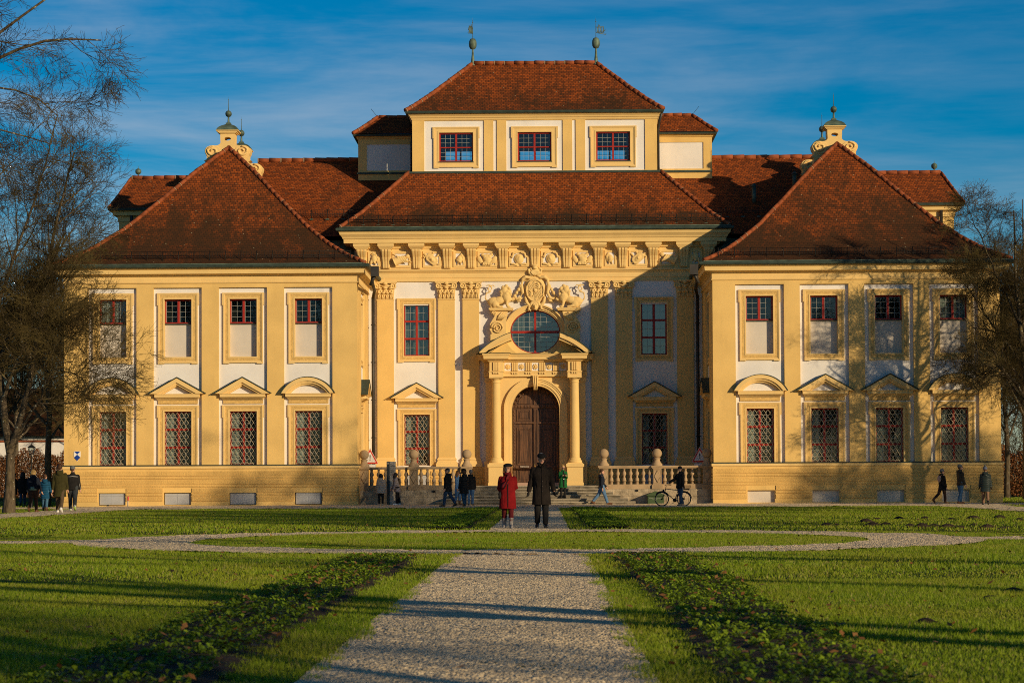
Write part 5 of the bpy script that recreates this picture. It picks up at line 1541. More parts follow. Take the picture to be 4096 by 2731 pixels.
def resample(pts,K):
    P=np.array(pts,float); s=np.r_[0,np.cumsum(np.linalg.norm(np.diff(P,axis=0),axis=1))]
    t=np.linspace(0,s[-1],K); Q=np.stack([np.interp(t,s,P[:,i]) for i in range(3)],1)
    for _ in range(2): Q[1:-1]=(Q[:-2]+2*Q[1:-1]+Q[2:])/4
    return Q
def build_tree(seed,stems,spec,tw=.006,leaves=0,root=.0):
    """stems: list of (points, r_base, r_tip) -> (trunk mesh, crown mesh)"""
    rng=np.random.default_rng(seed)
    K0=14
    P=np.stack([resample(s[0],K0) for s in stems]); P[:,1:-1]+=rng.normal(0,.035,P[:,1:-1].shape)
    Rr=np.stack([s[1]+(s[2]-s[1])*np.linspace(0,1,K0)**.8 for s in stems])
    if root: Rr[:,0]*=1+root; Rr[:,1]*=1+.25*root
    lv=[(P,Rr,10)]
    tv,tf,cv,cf=[],[],[],[]
    cur=(P,Rr)
    for i,g in enumerate(spec):
        cur=grow(cur[0],cur[1],rng,**g)
        lv.append((cur[0],np.maximum(cur[1],tw*.55),(7,5,4,3,3,3)[i]))
    def cat(L):
        vs,fs,o=[],[],0
        for (p,r,S) in L:
            v,f=tubes_np(p,r,S); vs.append(v); fs.append(f+o); o+=len(v)
        return np.concatenate(vs),np.concatenate(fs)
    tr=np_mesh('trunk',*cat(lv[:2]),M['bark'],True)
    v,f=cat(lv[2:])
    mi=None
    if leaves:
        p=cur[0][:,-1]; p=p[rng.random(len(p))<leaves]; n=len(p)
        d=rng.normal(size=(n,3)); d/=np.linalg.norm(d,axis=1,keepdims=True); e=np.cross(d,rng.normal(size=(n,3))); e/=np.linalg.norm(e,axis=1,keepdims=True)
        d*=.05; e*=.02
        lvv=np.stack([p,p+d*.5-e,p+d,p+d*.5+e],1).reshape(-1,3); lf=np.arange(n*4).reshape(-1,4)+len(v)
        mi=np.r_[np.zeros(len(f)),np.ones(n)].astype(int); v=np.concatenate([v,lvv]); f=np.concatenate([f,lf])
    cr=np_mesh('crown',v,f,[M['twig'],M['pod']],True,mi)
    return tr,cr
def G_(nch,L,ang,up,K,rmax,**k): return dict(nch=nch,L=L,ang=ang,up=up,K=K,rmax=rmax,**k)
def plant(name,meshes,label,loc,rz=0,sc_=1.0,group=None):
    t=thing(name,label,'tree',loc,rz,group); t.scale=(sc_,sc_,sc_)
    link('trunk',meshes[0],t); link('crown',meshes[1],t)
    return t
fine=[G_(8,2.1,.75,.10,7,.035,tmin=.15,jit=.13,curl=.02),G_(8,1.05,.70,.06,6,.014,tmin=.12,jit=.16),G_(4,.55,.60,.03,4,.0065,tmin=.15,jit=.16)]

# hero: forked tree at the left edge, low limbs reaching over the left pavilion
stA=[([(0,0,0),(.05,0,1.4),(.08,0,2.9),(-.45,.1,5.2),(-.8,.2,8.5),(-1.0,.2,12),(-.7,0,15.5)],.20,.03),
     ([(.05,0,2.4),(.45,-.1,3.4),(1.0,-.3,5.4),(1.3,-.4,8),(1.8,-.2,11),(2.6,-.2,14.2)],.14,.03),
     ([(.3,0,3.0),(1.6,-.5,4.9),(2.0,-.8,5.8),(2.7,-1.0,5.9)],.075,.02),
     ([(-.3,0,4.4),(.9,-.9,6.8),(1.5,-1.2,8.0),(2.1,-1.2,8.4)],.08,.02),
     ([(-.5,0,6),(.6,.9,8.6),(1.4,1.2,10.2),(2.0,1.2,11.2)],.08,.02),
     ([(-.6,0,5),(-2,-.6,7.2),(-3.5,-.8,8.6),(-5,-1,9.4)],.08,.02),
     ([(-.7,.1,7.5),(.3,-.4,10),(1.4,-.5,13),(2.0,-.5,15.6)],.08,.02),([(-.9,.2,9),(-2.2,.4,12),(-3.0,.4,15)],.07,.02),
     ([(.8,-.2,4.6),(2.2,-.8,5.6),(2.9,-1.1,5.4),(3.7,-1.2,4.7)],.05,.012)]
spA=[G_(12,2.9,.85,.12,8,.05,tmin=.28,jit=.10,curl=.0)]+fine
tA=build_tree(21,stA,spA,tw=.008,root=.35)
plant('lime_tree',tA,'bare forked tree with lichened trunk at the left edge, beside the group walking away',(-20.6,88,0))
# tall tree out of frame at the left: long limbs enter at the top
stC=[([(0,0,0),(.1,0,4),(-.1,0,9),(.1,0,14),(0,0,19)],.30,.04),
     ([(0,0,8.2),(2.2,0,10.6),(5.0,0,12.55),(6.6,0,13.2),(8.2,0,13.1)],.13,.018),
     ([(0,0,8.8),(2.5,.5,11.5),(5.2,.4,13.3),(6.9,.3,14.5),(8.0,.2,15.2)],.10,.018),
     ([(0,0,7.4),(2.4,-.3,10.6),(5.2,-.3,12.0),(6.4,-.3,11.7),(7.1,-.3,11.0)],.085,.015),
     ([(0,0,7),(2.6,-.6,9.6),(5.2,-.6,10.9),(6.2,-.6,10.4),(7.0,-.6,10.2)],.07,.015),
     ([(0,0,11),(2.5,.5,14),(5.0,.5,15.5),(7.2,.5,16.6)],.10,.018)]
tC=build_tree(5,stC,[G_(9,2.4,.75,.06,7,.04,tmin=.25,jit=.1,curl=-.01),G_(7,1.5,.7,.0,7,.02,tmin=.2,jit=.14),G_(6,.8,.65,0,6,.009,tmin=.15,jit=.16),G_(4,.42,.6,0,4,.005,tmin=.1,jit=.2)],tw=.0075,root=.3)
plant('lime_tree',tC,'tall bare tree whose long limbs hang into the top left of the sky',(-19.6,60,0))
# right edge tree in front of the right pavilion's corner
stD=[([(0,0,0),(-.15,0,2),(-.5,0,4.6),(-.75,0,7.5),(-1.0,.2,11),(-1.0,.2,14)],.24,.03),
     ([(-.4,0,4.2),(-1.6,-.4,6.2),(-2.6,-.7,7.8),(-3.6,-.8,8.8)],.13,.02),
     ([(-.4,0,4.6),(-1.3,-.8,5.9),(-2.6,-1.2,6.5),(-4.0,-1.3,6.7)],.09,.015),
     ([(-.7,0,6.6),(-2.2,.3,8.8),(-3.0,.3,10.0),(-3.6,.3,10.8)],.09,.015),
     ([(-.7,0,7),(.8,.3,9.6),(2.2,.3,12.4),(2.6,.2,15)],.11,.02),
     ([(-.3,0,4.4),(1.6,-.5,7),(3.6,-.6,9),(5,-.6,10)],.10,.02),
     ([(-.8,0,8.5),(-1.9,.2,11),(-2.7,.2,13.0),(-3.2,.2,14.2)],.07,.015)]
tD=build_tree(33,stD,[G_(11,2.1,.85,.08,8,.045,tmin=.3,jit=.12)]+[G_(6,1.35,.75,.05,7,.028,tmin=.15,jit=.14),G_(7,.8,.70,.04,6,.012,tmin=.12,jit=.16),G_(6,.45,.65,.03,4,.006,tmin=.1,jit=.2)],tw=.009,leaves=.2,root=.4)
plant('lime_tree',tD,'bare tree with drooping dark twigs overlapping the right pavilion at the right edge',(24.0,107.2,0))

# two plain prototypes for the other trees
def proto(seed,H,r,spread,full=True):
    rng=np.random.default_rng(seed); top=H*.93
    st=[([(0,0,0),(.1,0,H*.2),(0,.1,H*.45),(.15,0,H*.7),(0,0,H)],r,.025)]
    for i in range(9):
        a=i*2.4+rng.uniform(-.3,.3); z0=H*(.22+.055*i); l=spread*rng.uniform(.75,1.1)*(1-.055*i)
        c,s=math.cos(a),math.sin(a)
        st.append(([(0,0,z0),(c*l*.4,s*l*.4,z0+l*.42),(c*l*.8,s*l*.8,z0+l*.85),(c*l,s*l,z0+l*1.15)],r*.42,.018))
    if not full: return build_tree(seed+1,st,[G_(4,spread*.55,.7,.15,7,.045,tmin=.3,jit=.1),G_(4,1.5,.7,.1,6,.018,tmin=.2,jit=.14)],tw=.008)
    return build_tree(seed+1,st,[G_(8,spread*.55,.8,.15,7,.05,tmin=.25,jit=.12)]+[G_(6,1.7,.72,.1,6,.03,tmin=.15,jit=.14),G_(6,.95,.68,.05,5,.012,tmin=.12,jit=.16),G_(4,.5,.62,.03,4,.007,tmin=.1,jit=.2)],tw=.010)
PS=[proto(411,16,.40,3.6,False),proto(422,15,.38,3.9,False)]
PR=[proto(101,16,.22,4.6),proto(202,15,.20,5.0),proto(303,20,.25,5.5)]
plant('lime_tree',PR[0],'slender bare tree behind the lamp post, left of the left pavilion',(-25.1,115,0),.4,.95)
plant('lime_tree',PR[1],'bare lichened tree standing right of the right pavilion, before the brown hedge',(29.6,142,0),1.1,1.0)
# the avenue on the right, outside the picture: its shadows fall across lawn and facade
k=0
for (x,y,s_,kd) in ((12,8.6,.8,0),(12.8,6.4,.85,0),(15,13.5,.8,0),(16,21,.85,0),(11.5,0.5,.85,0),
                    (13,-7,.9,1),(17,-11,1.0,1),(20,-9,1.0,1),(12,-12,.9,1),
                    (21,38.5,.86,1),(22,45,.85,1),(20.5,49,.85,1),(20,57,.9,1),
                    (24,64,1.0,1),(24,73,1.0,1),(28,68,1.0,1),(31,72,1.05,1),(26,79,.95,1),
                    (37,90,.80,0),(42,88,.82,1),(49,80,.92,1),(45,92,.85,1)):
    plant('lime_tree',(PR if kd else PS)[k%2],'bare avenue tree right of the picture whose long shadow crosses the lawn',(x,y,0),R.uniform(0,6),s_,'avenue trees outside the picture on the right'); k+=1
# trees beyond the palace
bgl=[(-24.2,79,1.0),(-31.5,122,1.0),(-34,131,1.0),(-39,158,1.1),(-45,170,1.1),(-37,176,1.05),(-36,200,1.0),(-24.5,152,1.12),(-46,196,1.1),(-41,212,1.2),(-52,186,1.2),(-50,215,1.1),(-44,228,1.2),(-56,205,1.2)]
for i,(x,y,s_) in enumerate(bgl):
    if i==0:
        plant('lime_tree',PR[0],'dense bare crown behind the forked tree at the left edge, its trunk out of frame',(x,y,0),1.0,s_); continue
    plant('lime_tree',PR[(i*2+1)%3],'bare tree in the thicket left of and behind the palace',(x,y,0),R.uniform(0,6),s_,'trees of the thicket behind the left pavilion')
bgr=[(26.6,104.5,.82),(27.6,127,.85),(31,131,.95),(35,136,1.0),(33,150,1.05),(38,148,1.05),(36,165,1.1),(42,160,1.1),(40,175,1.15),(47,172,1.1),(45,185,1.1),(29,120,.92)]
for i,(x,y,s_) in enumerate(bgr):
    if i==0:
        plant('lime_tree',PR[2],'tall bare crown reaching in at the right edge above the drooping tree',(x,y,0),2.0,s_); continue
    plant('lime_tree',PR[(i+1)%3],'bare tree in the thicket right of and behind the palace',(x,y,0),R.uniform(0,6),s_,'trees of the thicket behind the right pavilion')

# ---- brown beech hedges (leaf faces through the whole volume on a twig lattice)
M['beech']=leafy('dry_beech_leaves',(.16,.055,.018),(.30,.13,.045),(.12,.06,.025),.25)
def hedge(name,label,x0,x1,y0,y1,h,n):
    rng=np.random.default_rng(int(abs(x0)*7)); 
    p=np.stack([rng.uniform(x0,x1,n),y0+(y1-y0)*rng.random(n)**1.6,rng.uniform(.05,h,n)],1)
    p[:,2]*=.93+.09*np.sin(p[:,0]*1.7)+.05*np.sin(p[:,0]*5.1)
    d=rng.normal(size=(n,3)); d/=np.linalg.norm(d,axis=1,keepdims=True); e=np.cross(d,rng.normal(size=(n,3))); e/=np.linalg.norm(e,axis=1,keepdims=True)
    d*=.12; e*=.05
    V=np.stack([p,p+d*.5-e,p+d,p+d*.5+e],1).reshape(-1,3)
    t=thing(name,label,'hedge',((x0+x1)/2,y0,0))
    V[:,0]-=(x0+x1)/2; V[:,1]-=y0
    link('foliage',np_mesh('foliage',V,np.arange(n*4).reshape(-1,4),M['beech']),t)
    m=int((x1-x0)*7); st=np.zeros((m,4,3)); b=np.stack([rng.uniform(x0,x1,m)-(x0+x1)/2,rng.uniform(.1,y1-y0,m),np.zeros(m)],1)
    for i in range(4): st[:,i]=b+np.stack([rng.normal(0,.08,m)*i,rng.normal(0,.05,m)*i,np.full(m,h*.3*i)],1)
    v,f=tubes_np(st,np.full((m,4),.018),4); link('stem',np_mesh('stem',v,f,M['twig'],True),t)
hedge('beech_hedge','brown leafed beech hedge behind the walkers on the left',-75,-31,190,191.6,4.1,150000)
hedge('beech_hedge','brown leafed beech hedge beyond the right pavilion',26.5,75,150,151.6,3.4,130000)

# ---- garden wall and house behind the left hedge
gw=MB(); gw.box(-90,-30,205,205.5,0,5.0,0); gw.box(-90,-30,204.9,205.6,5.0,5.15,1)
tag(gw.build('garden_wall',[M['white'],M['ridge']]),'white garden wall above the brown hedge, behind the trees','wall')
ho=thing('house','grey house with dark roof half hidden behind the trees on the left','house',(-48,226,0))
b=MB(); b.wall(-9,9,0,6.2,[(x-.7,x+.7,z,z+1.4) for x in (-6.5,-3.5,-.5,2.5,5.5) for z in (3.8,1.0)],0,.2,0,0); b.box(-9,9,.21,9,0,6.2,0); b.build('wall',[M['niche']],ho)
b=MB(); b.prism_yz([(-.8,6.0),(4.5,11),(9.8,6.0)],-9.6,9.6,0); rr_=b.build('roof',[M['roof_dark']],ho,uv=True); c=MB(); c.box(3,3.8,3.4,4.2,9.5,12); c.build('chimney',[M['niche']],rr_)
for x in (-6.5,-3.5,-.5,2.5,5.5):
    for z in (1.0,3.8):
        f=MB(); frame_boxes(f,x-.7,x+.7,z,z+1.4,.08,.08,.16); f.box(x-.04,x+.04,.09,.15,z,z+1.4); wdw=f.build('window',[M['sign_white']],ho)
        f=MB(); f.box(x-.62,x+.62,.12,.14,z+.08,z+1.32); f.build('pane',[M['glass']],wdw)
# ---- far belt of woodland closing the view behind hedge, wall and palace
def woods(seed,x0,x1,y0,y1,n,h):
    rng=np.random.default_rng(seed)
    p=np.stack([rng.uniform(x0,x1,n),rng.uniform(y0,y1,n),h*rng.random(n)**.8],1); p[:,2]*=.75+.3*np.sin(p[:,0]*.23)*np.sin(p[:,0]*.071+1)
    L=rng.uniform(.5,2.2,n); d=rng.normal(size=(n,3)); d[:,2]=np.abs(d[:,2])+.5; d/=np.linalg.norm(d,axis=1,keepdims=True)
    st=np.stack([p,p+d*(L*.5)[:,None]+rng.normal(0,.1,(n,3)),p+d*L[:,None]],1)
    return tubes_np(st,np.tile(np.array([.03,.022,.008]),(n,1)),3)
v1,f1=woods(1,-190,-36,245,290,60000,17); v2,f2=woods(2,34,190,215,260,60000,15)
tag(link('woodland',np_mesh('woodland',np.concatenate([v1,v2]),np.concatenate([f1,f2+len(v1)]),M['twig'],True)),kind='stuff',label='far brown belt of bare woodland behind the palace',cat='woodland')
# ================================================================== people
CL={}
def cloth(name,col,rough=.9,quilt=False,spec=.15):
    if name in CL: return CL[name]
    m,nt,b=newmat(name); v=coords(nt)
    f=noise_n(nt,v,7,5,.6)
    nt.links.new(mixc(nt,ramp(nt,f,.3,.7),sc3(col,.8),sc3(col,1.15)),b.inputs['Base Color'])
    b.inputs['Roughness'].default_value=rough; b.inputs['Specular IOR Level'].default_value=spec
    if quilt:
        wv=nd(nt,'TexWave',Scale=3.2,Distortion=.6); wv.bands_direction='Z'; nt.links.new(v,wv.inputs['Vector'])
        bump_n(nt,b,wv.outputs['Fac'],.9,.03)
    else:
        bump_n(nt,b,noise_n(nt,coords(nt,(1,1,.45)),11,4,.5,.8),.7,.03)
    CL[name]=m; return m
SKIN=surf('skin',(.52,.29,.20),.55,.08,6); LIP=surf('lips',(.40,.13,.10),.5); EYE=surf('eye_dark',(.02,.015,.012),.3)
LENS=surf('dark_lens',(.012,.012,.014),.15,spec=.6); GLS=surf('spectacle_frame',(.10,.09,.08),.3,metal=.6)
def hairm(n,c): return surf('hair_'+n,c,.6,.35,22,.4,60,.01)
HAIR=dict(brown=hairm('brown',(.075,.035,.016)),blond=hairm('blond',(.42,.27,.10)),red=hairm('auburn',(.34,.14,.04)),black=hairm('black',(.012,.010,.009)),grey=hairm('grey',(.22,.20,.18)))

def person(label,loc,rz,H,pose,wear,vox=.012,group=None):
    root=thing('person',label,'person',loc,rz,group)
    V3=Vector; lean=pose.get('lean',0); fat=wear.get('fat',1.0); shw=wear.get('shw',1.0)
    J={}
    low=9
    for s,k in ((1,'L'),(-1,'R')):
        a,b=pose['leg'+k]; tw=pose.get('toe',.12)
        hip=V3((s*.052*H,0,0)); kn=hip+.245*H*V3((s*.006,-math.sin(a),-math.cos(a)))
        an=kn+.243*H*V3((0,-math.sin(a-b),-math.cos(a-b)))
        pt=(a-b)*.8 if a-b<0 else (a-b)*.5                              # foot pitch follows the shank
        fd=V3((s*tw,-math.cos(pt),math.sin(pt))).normalized(); up=V3((0,math.sin(pt),math.cos(pt)))
        heel=an-fd*.028*H-up*.038*H; toe=an+fd*.115*H-up*.040*H
        J[k]=(hip,kn,an,fd,up,heel,toe); low=min(low,heel.z,toe.z)
    dz=-low+.008
    sh=V3((0,0,dz))
    for k in 'LR':
        h_,kn,an,fd,up,he,to=J[k]; J[k]=(h_+sh,kn+sh,an+sh,fd,up,he+sh,to+sh)
    pel=V3((0,0,dz+.01*H)); sd_=V3((0,-math.sin(lean),math.cos(lean)))
    nb=pel+sd_*.305*H; wa=pel+sd_*.10*H; chs=pel+sd_*.21*H
    A={}
    for s,k in ((1,'L'),(-1,'R')):
        f,o,e,inn=(list(pose['arm'+k])+[0,0])[:4]
        so=nb+V3((s*.098*H*shw,.0,-.050*H)); f0=f+lean
        d1=V3((s*math.sin(o),-math.sin(f0)*math.cos(o),-math.cos(f0)*math.cos(o)))
        el=so+d1*.168*H
        d2=V3((s*math.sin(o)*(1-inn)-s*inn*.8,-math.sin(f0+e)*math.cos(o),-math.cos(f0+e)*math.cos(o))).normalized()
        wr=el+d2*.145*H; A[k]=(so,el,wr,d2)
    yaw,pit=pose.get('head',(0,0))
    hc=nb+V3((0,-.012*H-.05*H*math.sin(lean+pit*.6),.106*H))
    HM=Matrix.Translation(hc)@Matrix.Rotation(yaw,4,'Z')@Matrix.Rotation(pit+lean*.4,4,'X')@Matrix.Scale(1.07,4)
    # ---- body: one continuous skin surface with face, palms and five fingers
    b=MB()
    for k in 'LR':
        h_,kn,an,fd,up,he,to=J[k]
        b.tube([h_+V3((0,0,.03*H)),h_.lerp(kn,.5),kn,kn.lerp(an,.35),an],[.045*H,.042*H,.03*H,.03*H,.02*H],12)
        b.tube([he+up*.02*H,an-up*.02*H+fd*.05*H,to+up*.016*H],[.022*H,.024*H,.014*H],8)
        so,el,wr,d2=A[k]; b.tube([so,so.lerp(el,.5),el,el.lerp(wr,.4),wr],[.028*H,.026*H,.02*H,.021*H,.015*H],10)
    b.rings([(pel.x,pel.y,pel.z-.04*H,.06*H,.05*H),(pel.x,pel.y,pel.z,.085*H,.06*H),(wa.x,wa.y,wa.z,.075*H,.055*H),(chs.x,chs.y,chs.z,.09*H,.06*H),(nb.x,nb.y,nb.z-.02*H,.085*H,.045*H),(nb.x,nb.y,nb.z+.01*H,.04*H,.035*H)],18)
    b.tube([nb-V3((0,0,.02*H)),nb+V3((0,-.008*H,.05*H)),hc],[.034*H,.030*H,.032*H],12)
    b.T=HM; q=H
    b.ell((0,.008*q,.014*q),(.045*q,.054*q,.054*q),0,18); b.ell((0,-.010*q,-.022*q),(.036*q,.042*q,.044*q),0,16)
    b.tube([(0,-.048*q,.008*q),(0,-.062*q,-.012*q),(0,-.050*q,-.018*q)],[.005*q,.009*q,.007*q],7); b.ell((0,-.046*q,-.048*q),(.014*q,.010*q,.010*q))
    b.ell((0,-.046*q,.018*q),(.030*q,.008*q,.006*q))
    for s in (-1,1): b.ell((s*.046*q,.004*q,-.004*q),(.006*q,.012*q,.018*q),0,8)
    b.T=None
    curl=pose.get('curl',.5)
    glove=wear.get('gloves')
    hands=MB()
    for s,k in ((1,'L'),(-1,'R')):
        so,el,wr,d=A[k]
        side=V3((0,-1,0))-d*V3((0,-1,0)).dot(d)
        side=side.normalized() if side.length>.2 else V3((0,0,1)); nrm=d.cross(side).normalized()*(-s)      # nrm points to the palm side
        for mbx in ([hands] if glove else [b]):
            g=1.12 if glove else 1.0
            pc=wr+d*.028*H
            mbx.tube([wr,pc,wr+d*.052*H],[.013*H*g,.019*H*g,.017*H*g],8)
            for i,(u,l) in enumerate(((.015,.040),(.005,.045),(-.005,.042),(-.014,.033))):
                p0=wr+d*.050*H+side*u*H; c=curl*(1+.12*i)
                p1=p0+(d*math.cos(c*.6)+nrm*math.sin(c*.6))*l*H*.5; p2=p1+(d*math.cos(c*1.5)+nrm*math.sin(c*1.5))*l*H*.5
                mbx.tube([p0,p1,p2],[.0062*H*g,.0056*H*g,.0045*H*g],6)
            t0=wr+d*.022*H+side*.014*H; t1=t0+(d*.6+side*.6+nrm*.35)*.024*H; t2=t1+(d*.9+nrm*.35)*.020*H
            mbx.tube([t0,t1,t2],[.0075*H*g,.0065*H*g,.005*H*g],6)
    link('body',remesh(b,'body',[SKIN],vox*.8,1),root)
    if glove: link('gloves',remesh(hands,'gloves',[glove],vox*.8,1),root)
    # face
    if pose.get('face',True):
        e=MB(); e.T=HM
        if wear.get('shades'):
            for s in (-1,1): e.ell((s*.019*q,-.053*q,.008*q),(.015*q,.006*q,.011*q),1,10)
            e.box(-.044*q,.044*q,-.050*q,-.046*q,.013*q,.016*q,1)
        else:
            for s in (-1,1): e.ell((s*.018*q,-.049*q,.006*q),(.0075*q,.004*q,.0042*q),0,8)
        e.ell((0,-.0515*q,-.033*q),(.014*q,.004*q,.0042*q),2,8)
        for s in (-1,1): e.box(min(s*.008*q,s*.028*q),max(s*.008*q,s*.028*q),-.053*q,-.049*q,.017*q,.020*q,3)
        e.build('face_features',[EYE,LENS,LIP,wear.get('brow',HAIR['brown'])],root)
        if wear.get('glasses'):
            g=MB(); g.T=HM
            for s in (-1,1):
                g.tube([(s*.019*q+.014*q*math.cos(2*PI*i/12),-.057*q,.005*q+.010*q*math.sin(2*PI*i/12)) for i in range(13)],.0014*q,4,0,True,False)
                g.tube([(s*.033*q,-.056*q,.008*q),(s*.048*q,0,.008*q)],.0013*q,4)
            g.tube([(-.005*q,-.058*q,.007*q),(.005*q,-.058*q,.007*q)],.0013*q,4); g.build('glasses',[GLS],root)
    # ---- trousers
    tm,tr=wear['legs']; tk=wear.get('legw',1.0)
    t=MB()
    for k in 'LR':
        h_,kn,an,fd,up,he,to=J[k]
        t.tube([h_+V3((0,0,.045*H)),h_.lerp(kn,.35),kn,kn.lerp(an,.5),kn.lerp(an,tr)],[.060*H*tk*fat,.057*H*tk*fat,.044*H*tk,.041*H*tk,.036*H*tk],14)
    t.ell(tuple(pel),(.092*H*fat,.068*H*fat,.055*H))
    if wear.get('bum'): t.ell((pel.x,pel.y+.025*H,pel.z-.015*H),(.095*H,.062*H,.062*H))
    link('trousers',remesh(t,'trousers',[tm],vox,2),root)
    # ---- shoes
    sm=wear['shoes']; hi=wear.get('boots',0)
    for k in 'LR':
        t=MB()
        h_,kn,an,fd,up,he,to=J[k]
        t.tube([he+up*.018*H,he.lerp(to,.35)+up*.026*H,he.lerp(to,.7)+up*.022*H,to+up*.014*H+fd*.012*H],[.024*H,.028*H,.027*H,.017*H],10)
        t.tube([he+up*.007*H-fd*.004*H,to+up*.006*H+fd*.014*H],[.020*H,.021*H],8)
        t.tube([an-up*.01*H,an.lerp(kn,.12+hi)],[.030*H,(.030+.012*(hi>0))*H],10)
        link('boot' if hi else 'shoe',remesh(t,'shoe',[sm],vox*.9,1),root)
    if wear.get('soles'):
        for k in 'LR':
            t=MB(); h_,kn,an,fd,up,he,to=J[k]; t.tube([he+up*.003*H-fd*.006*H,he.lerp(to,.5)+up*.003*H,to+up*.003*H+fd*.022*H],[.022*H,.026*H,.020*H],8)
            t.build('sole',[wear['soles']],root)
    # ---- jacket or coat down to hem*H
    cm,hem=wear['top']; hz=hem*H; fl=wear.get('flare',1.0)
    c=MB()
    def rg(p,rx,ry,zo=0): return (p.x,p.y,p.z+zo,rx*H*fat,ry*H*fat)
    rs=[]
    if hz<pel.z-.02*H:
        swing=pose.get('swing',0)
        for u in (0,.4,.8):
            z=hz+(pel.z-hz)*u; rs.append((0,pel.y+swing*H*(1-u),z,(.118*fl*(1-u)+.108*u)*H*fat,(.088*fl*(1-u)+.080*u)*H*fat))
        rs.append(rg(pel,.106,.078))
    else:
        rs.append((pel.x,pel.y,hz,.106*H*fat,.078*H*fat))
    rs+=[rg(wa,.100*(.94 if wear.get('waist') else 1.0),.074),rg(chs,.112*shw,.080),(nb.x,nb.y,nb.z-.075*H,.116*H*shw,.072*H*fat),(nb.x,nb.y,nb.z-.040*H,.100*H*shw,.062*H*fat),(nb.x,nb.y,nb.z-.010*H,.066*H*shw,.050*H),(nb.x,nb.y,nb.z+.022*H,.045*H,.043*H),(nb.x,nb.y-.002*H,nb.z+.05*H,.042*H,.042*H)]
    rs=[r for r in rs]; rs.sort(key=lambda r:r[2])
    c.rings(rs,26,0,2.25)
    sl=wear.get('sleeve',1.0)
    for k in 'LR':
        so,el,wr,d2=A[k]
        c.tube([so+V3((0,0,.004*H)),so.lerp(el,.5),el,el.lerp(wr,.5),wr-d2*.004*H],[.043*H*sl,.040*H*sl,.036*H*sl,.033*H*sl,.029*H*sl],12)
        c.ell(tuple(so),(.043*H*sl,.043*H*sl,.041*H*sl))
    if wear.get('hood'):
        c.tube([nb+V3((-.06*H,.02*H,.02*H)),nb+V3((-.03*H,.066*H,.005*H)),nb+V3((.03*H,.066*H,.005*H)),nb+V3((.06*H,.02*H,.02*H))],[.03*H,.036*H,.036*H,.03*H],10)
        c.ell((nb.x,nb.y+.068*H,nb.z-.025*H),(.055*H,.032*H,.05*H))
    link(wear.get('topname','jacket'),remesh(c,'jacket',[cm],vox,2),root)
    cx=MB(); any_=False
    for (nm,fn,mt) in wear.get('extra',()):
        cx=MB(); fn(cx,dict(H=H,nb=nb,pel=pel,wa=wa,chs=chs,A=A,J=J,HM=HM,hz=hz)); link(nm,cx.mesh(nm,mt),root)
    # ---- hair and hat
    hr=wear.get('hair')
    if hr:
        hm,kind=hr; t=MB(); t.T=HM
        t.ell((0,.016*q,.024*q),(.0505*q,.056*q,.052*q),0,16)
        if kind=='long':
            t.T=HM
            for i in range(13):
                a=rad(-20+220*i/12); x,y=.052*q*math.cos(a),.012*q+.050*q*math.sin(a)
                t.tube([(x*.8,y*.8,.05*q),(x,y,0),(x*1.15,y*1.1,-.06*q),(x*1.2,y*1.05+.004*q,-.10*q-.02*q*math.sin(i*2.1))],[.018*q,.020*q,.019*q,.010*q],7)
        elif kind=='bob':
            for i in range(12):
                a=rad(-10+200*i/11); x,y=.050*q*math.cos(a),.012*q+.052*q*math.sin(a)
                t.tube([(x*.8,y*.8,.045*q),(x*1.05,y*1.02,0),(x*1.05,y,-.052*q)],[.018*q,.020*q,.013*q],7)
        elif kind=='bun':
            t.ell((0,.050*q,.062*q),(.020*q,.020*q,.020*q),0,10); t.ell((0,.055*q,0),(.03*q,.02*q,.04*q))
        else:
            t.ell((0,.036*q,.0),(.046*q,.034*q,.042*q))
        link('hair',remesh(t,'hair',[hm],vox*.8,1),root)
    ht=wear.get('hat')
    if ht:
        mt,kind=ht[0],ht[1]; t=MB(); t.T=HM
        if kind in ('beanie','pompom'):
            t.rings([(0,.010*q,.012*q,.052*q,.061*q),(0,.010*q,.030*q,.054*q,.063*q),(0,.012*q,.052*q,.050*q,.058*q),(0,.014*q,.074*q,.034*q,.040*q),(0,.014*q,.084*q,.012*q,.014*q)],18)
            t.rings([(0,.010*q,.008*q,.056*q,.065*q),(0,.010*q,.026*q,.057*q,.066*q)],18)
        elif kind=='beret':
            t.rings([(0,.008*q,.026*q,.050*q,.058*q),(0,.010*q,.034*q,.066*q,.074*q),(.004*q,.014*q,.054*q,.072*q,.078*q),(.004*q,.014*q,.072*q,.050*q,.056*q),(0,.014*q,.080*q,.02*q,.02*q)],20)
        elif kind=='flatcap':
            t.rings([(0,.004*q,.022*q,.053*q,.064*q),(0,0,.036*q,.057*q,.070*q),(0,.002*q,.056*q,.052*q,.062*q),(0,.006*q,.070*q,.030*q,.036*q)],20)
            t.ell((0,-.058*q,.026*q),(.040*q,.026*q,.007*q))
        elif kind=='cap':
            t.rings([(0,.008*q,.020*q,.052*q,.060*q),(0,.010*q,.045*q,.050*q,.058*q),(0,.010*q,.066*q,.030*q,.036*q)],18); t.ell((0,-.066*q,.022*q),(.036*q,.036*q,.005*q))
        ho=link('hat',remesh(t,'hat',[mt],vox*.7,1),root)
        if kind=='pompom':
            t=MB(); t.T=HM
            for i in range(34):
                a,p=R.uniform(0,2*PI),math.acos(R.uniform(-1,1)); r_=.022*q
                t.ell((r_*math.sin(p)*math.cos(a),.014*q+r_*math.sin(p)*math.sin(a),.098*q+r_*math.cos(p)),(.009*q,.009*q,.009*q),0,5)
            t.build('pompom',[ht[2] if len(ht)>2 else mt],ho)
    return root

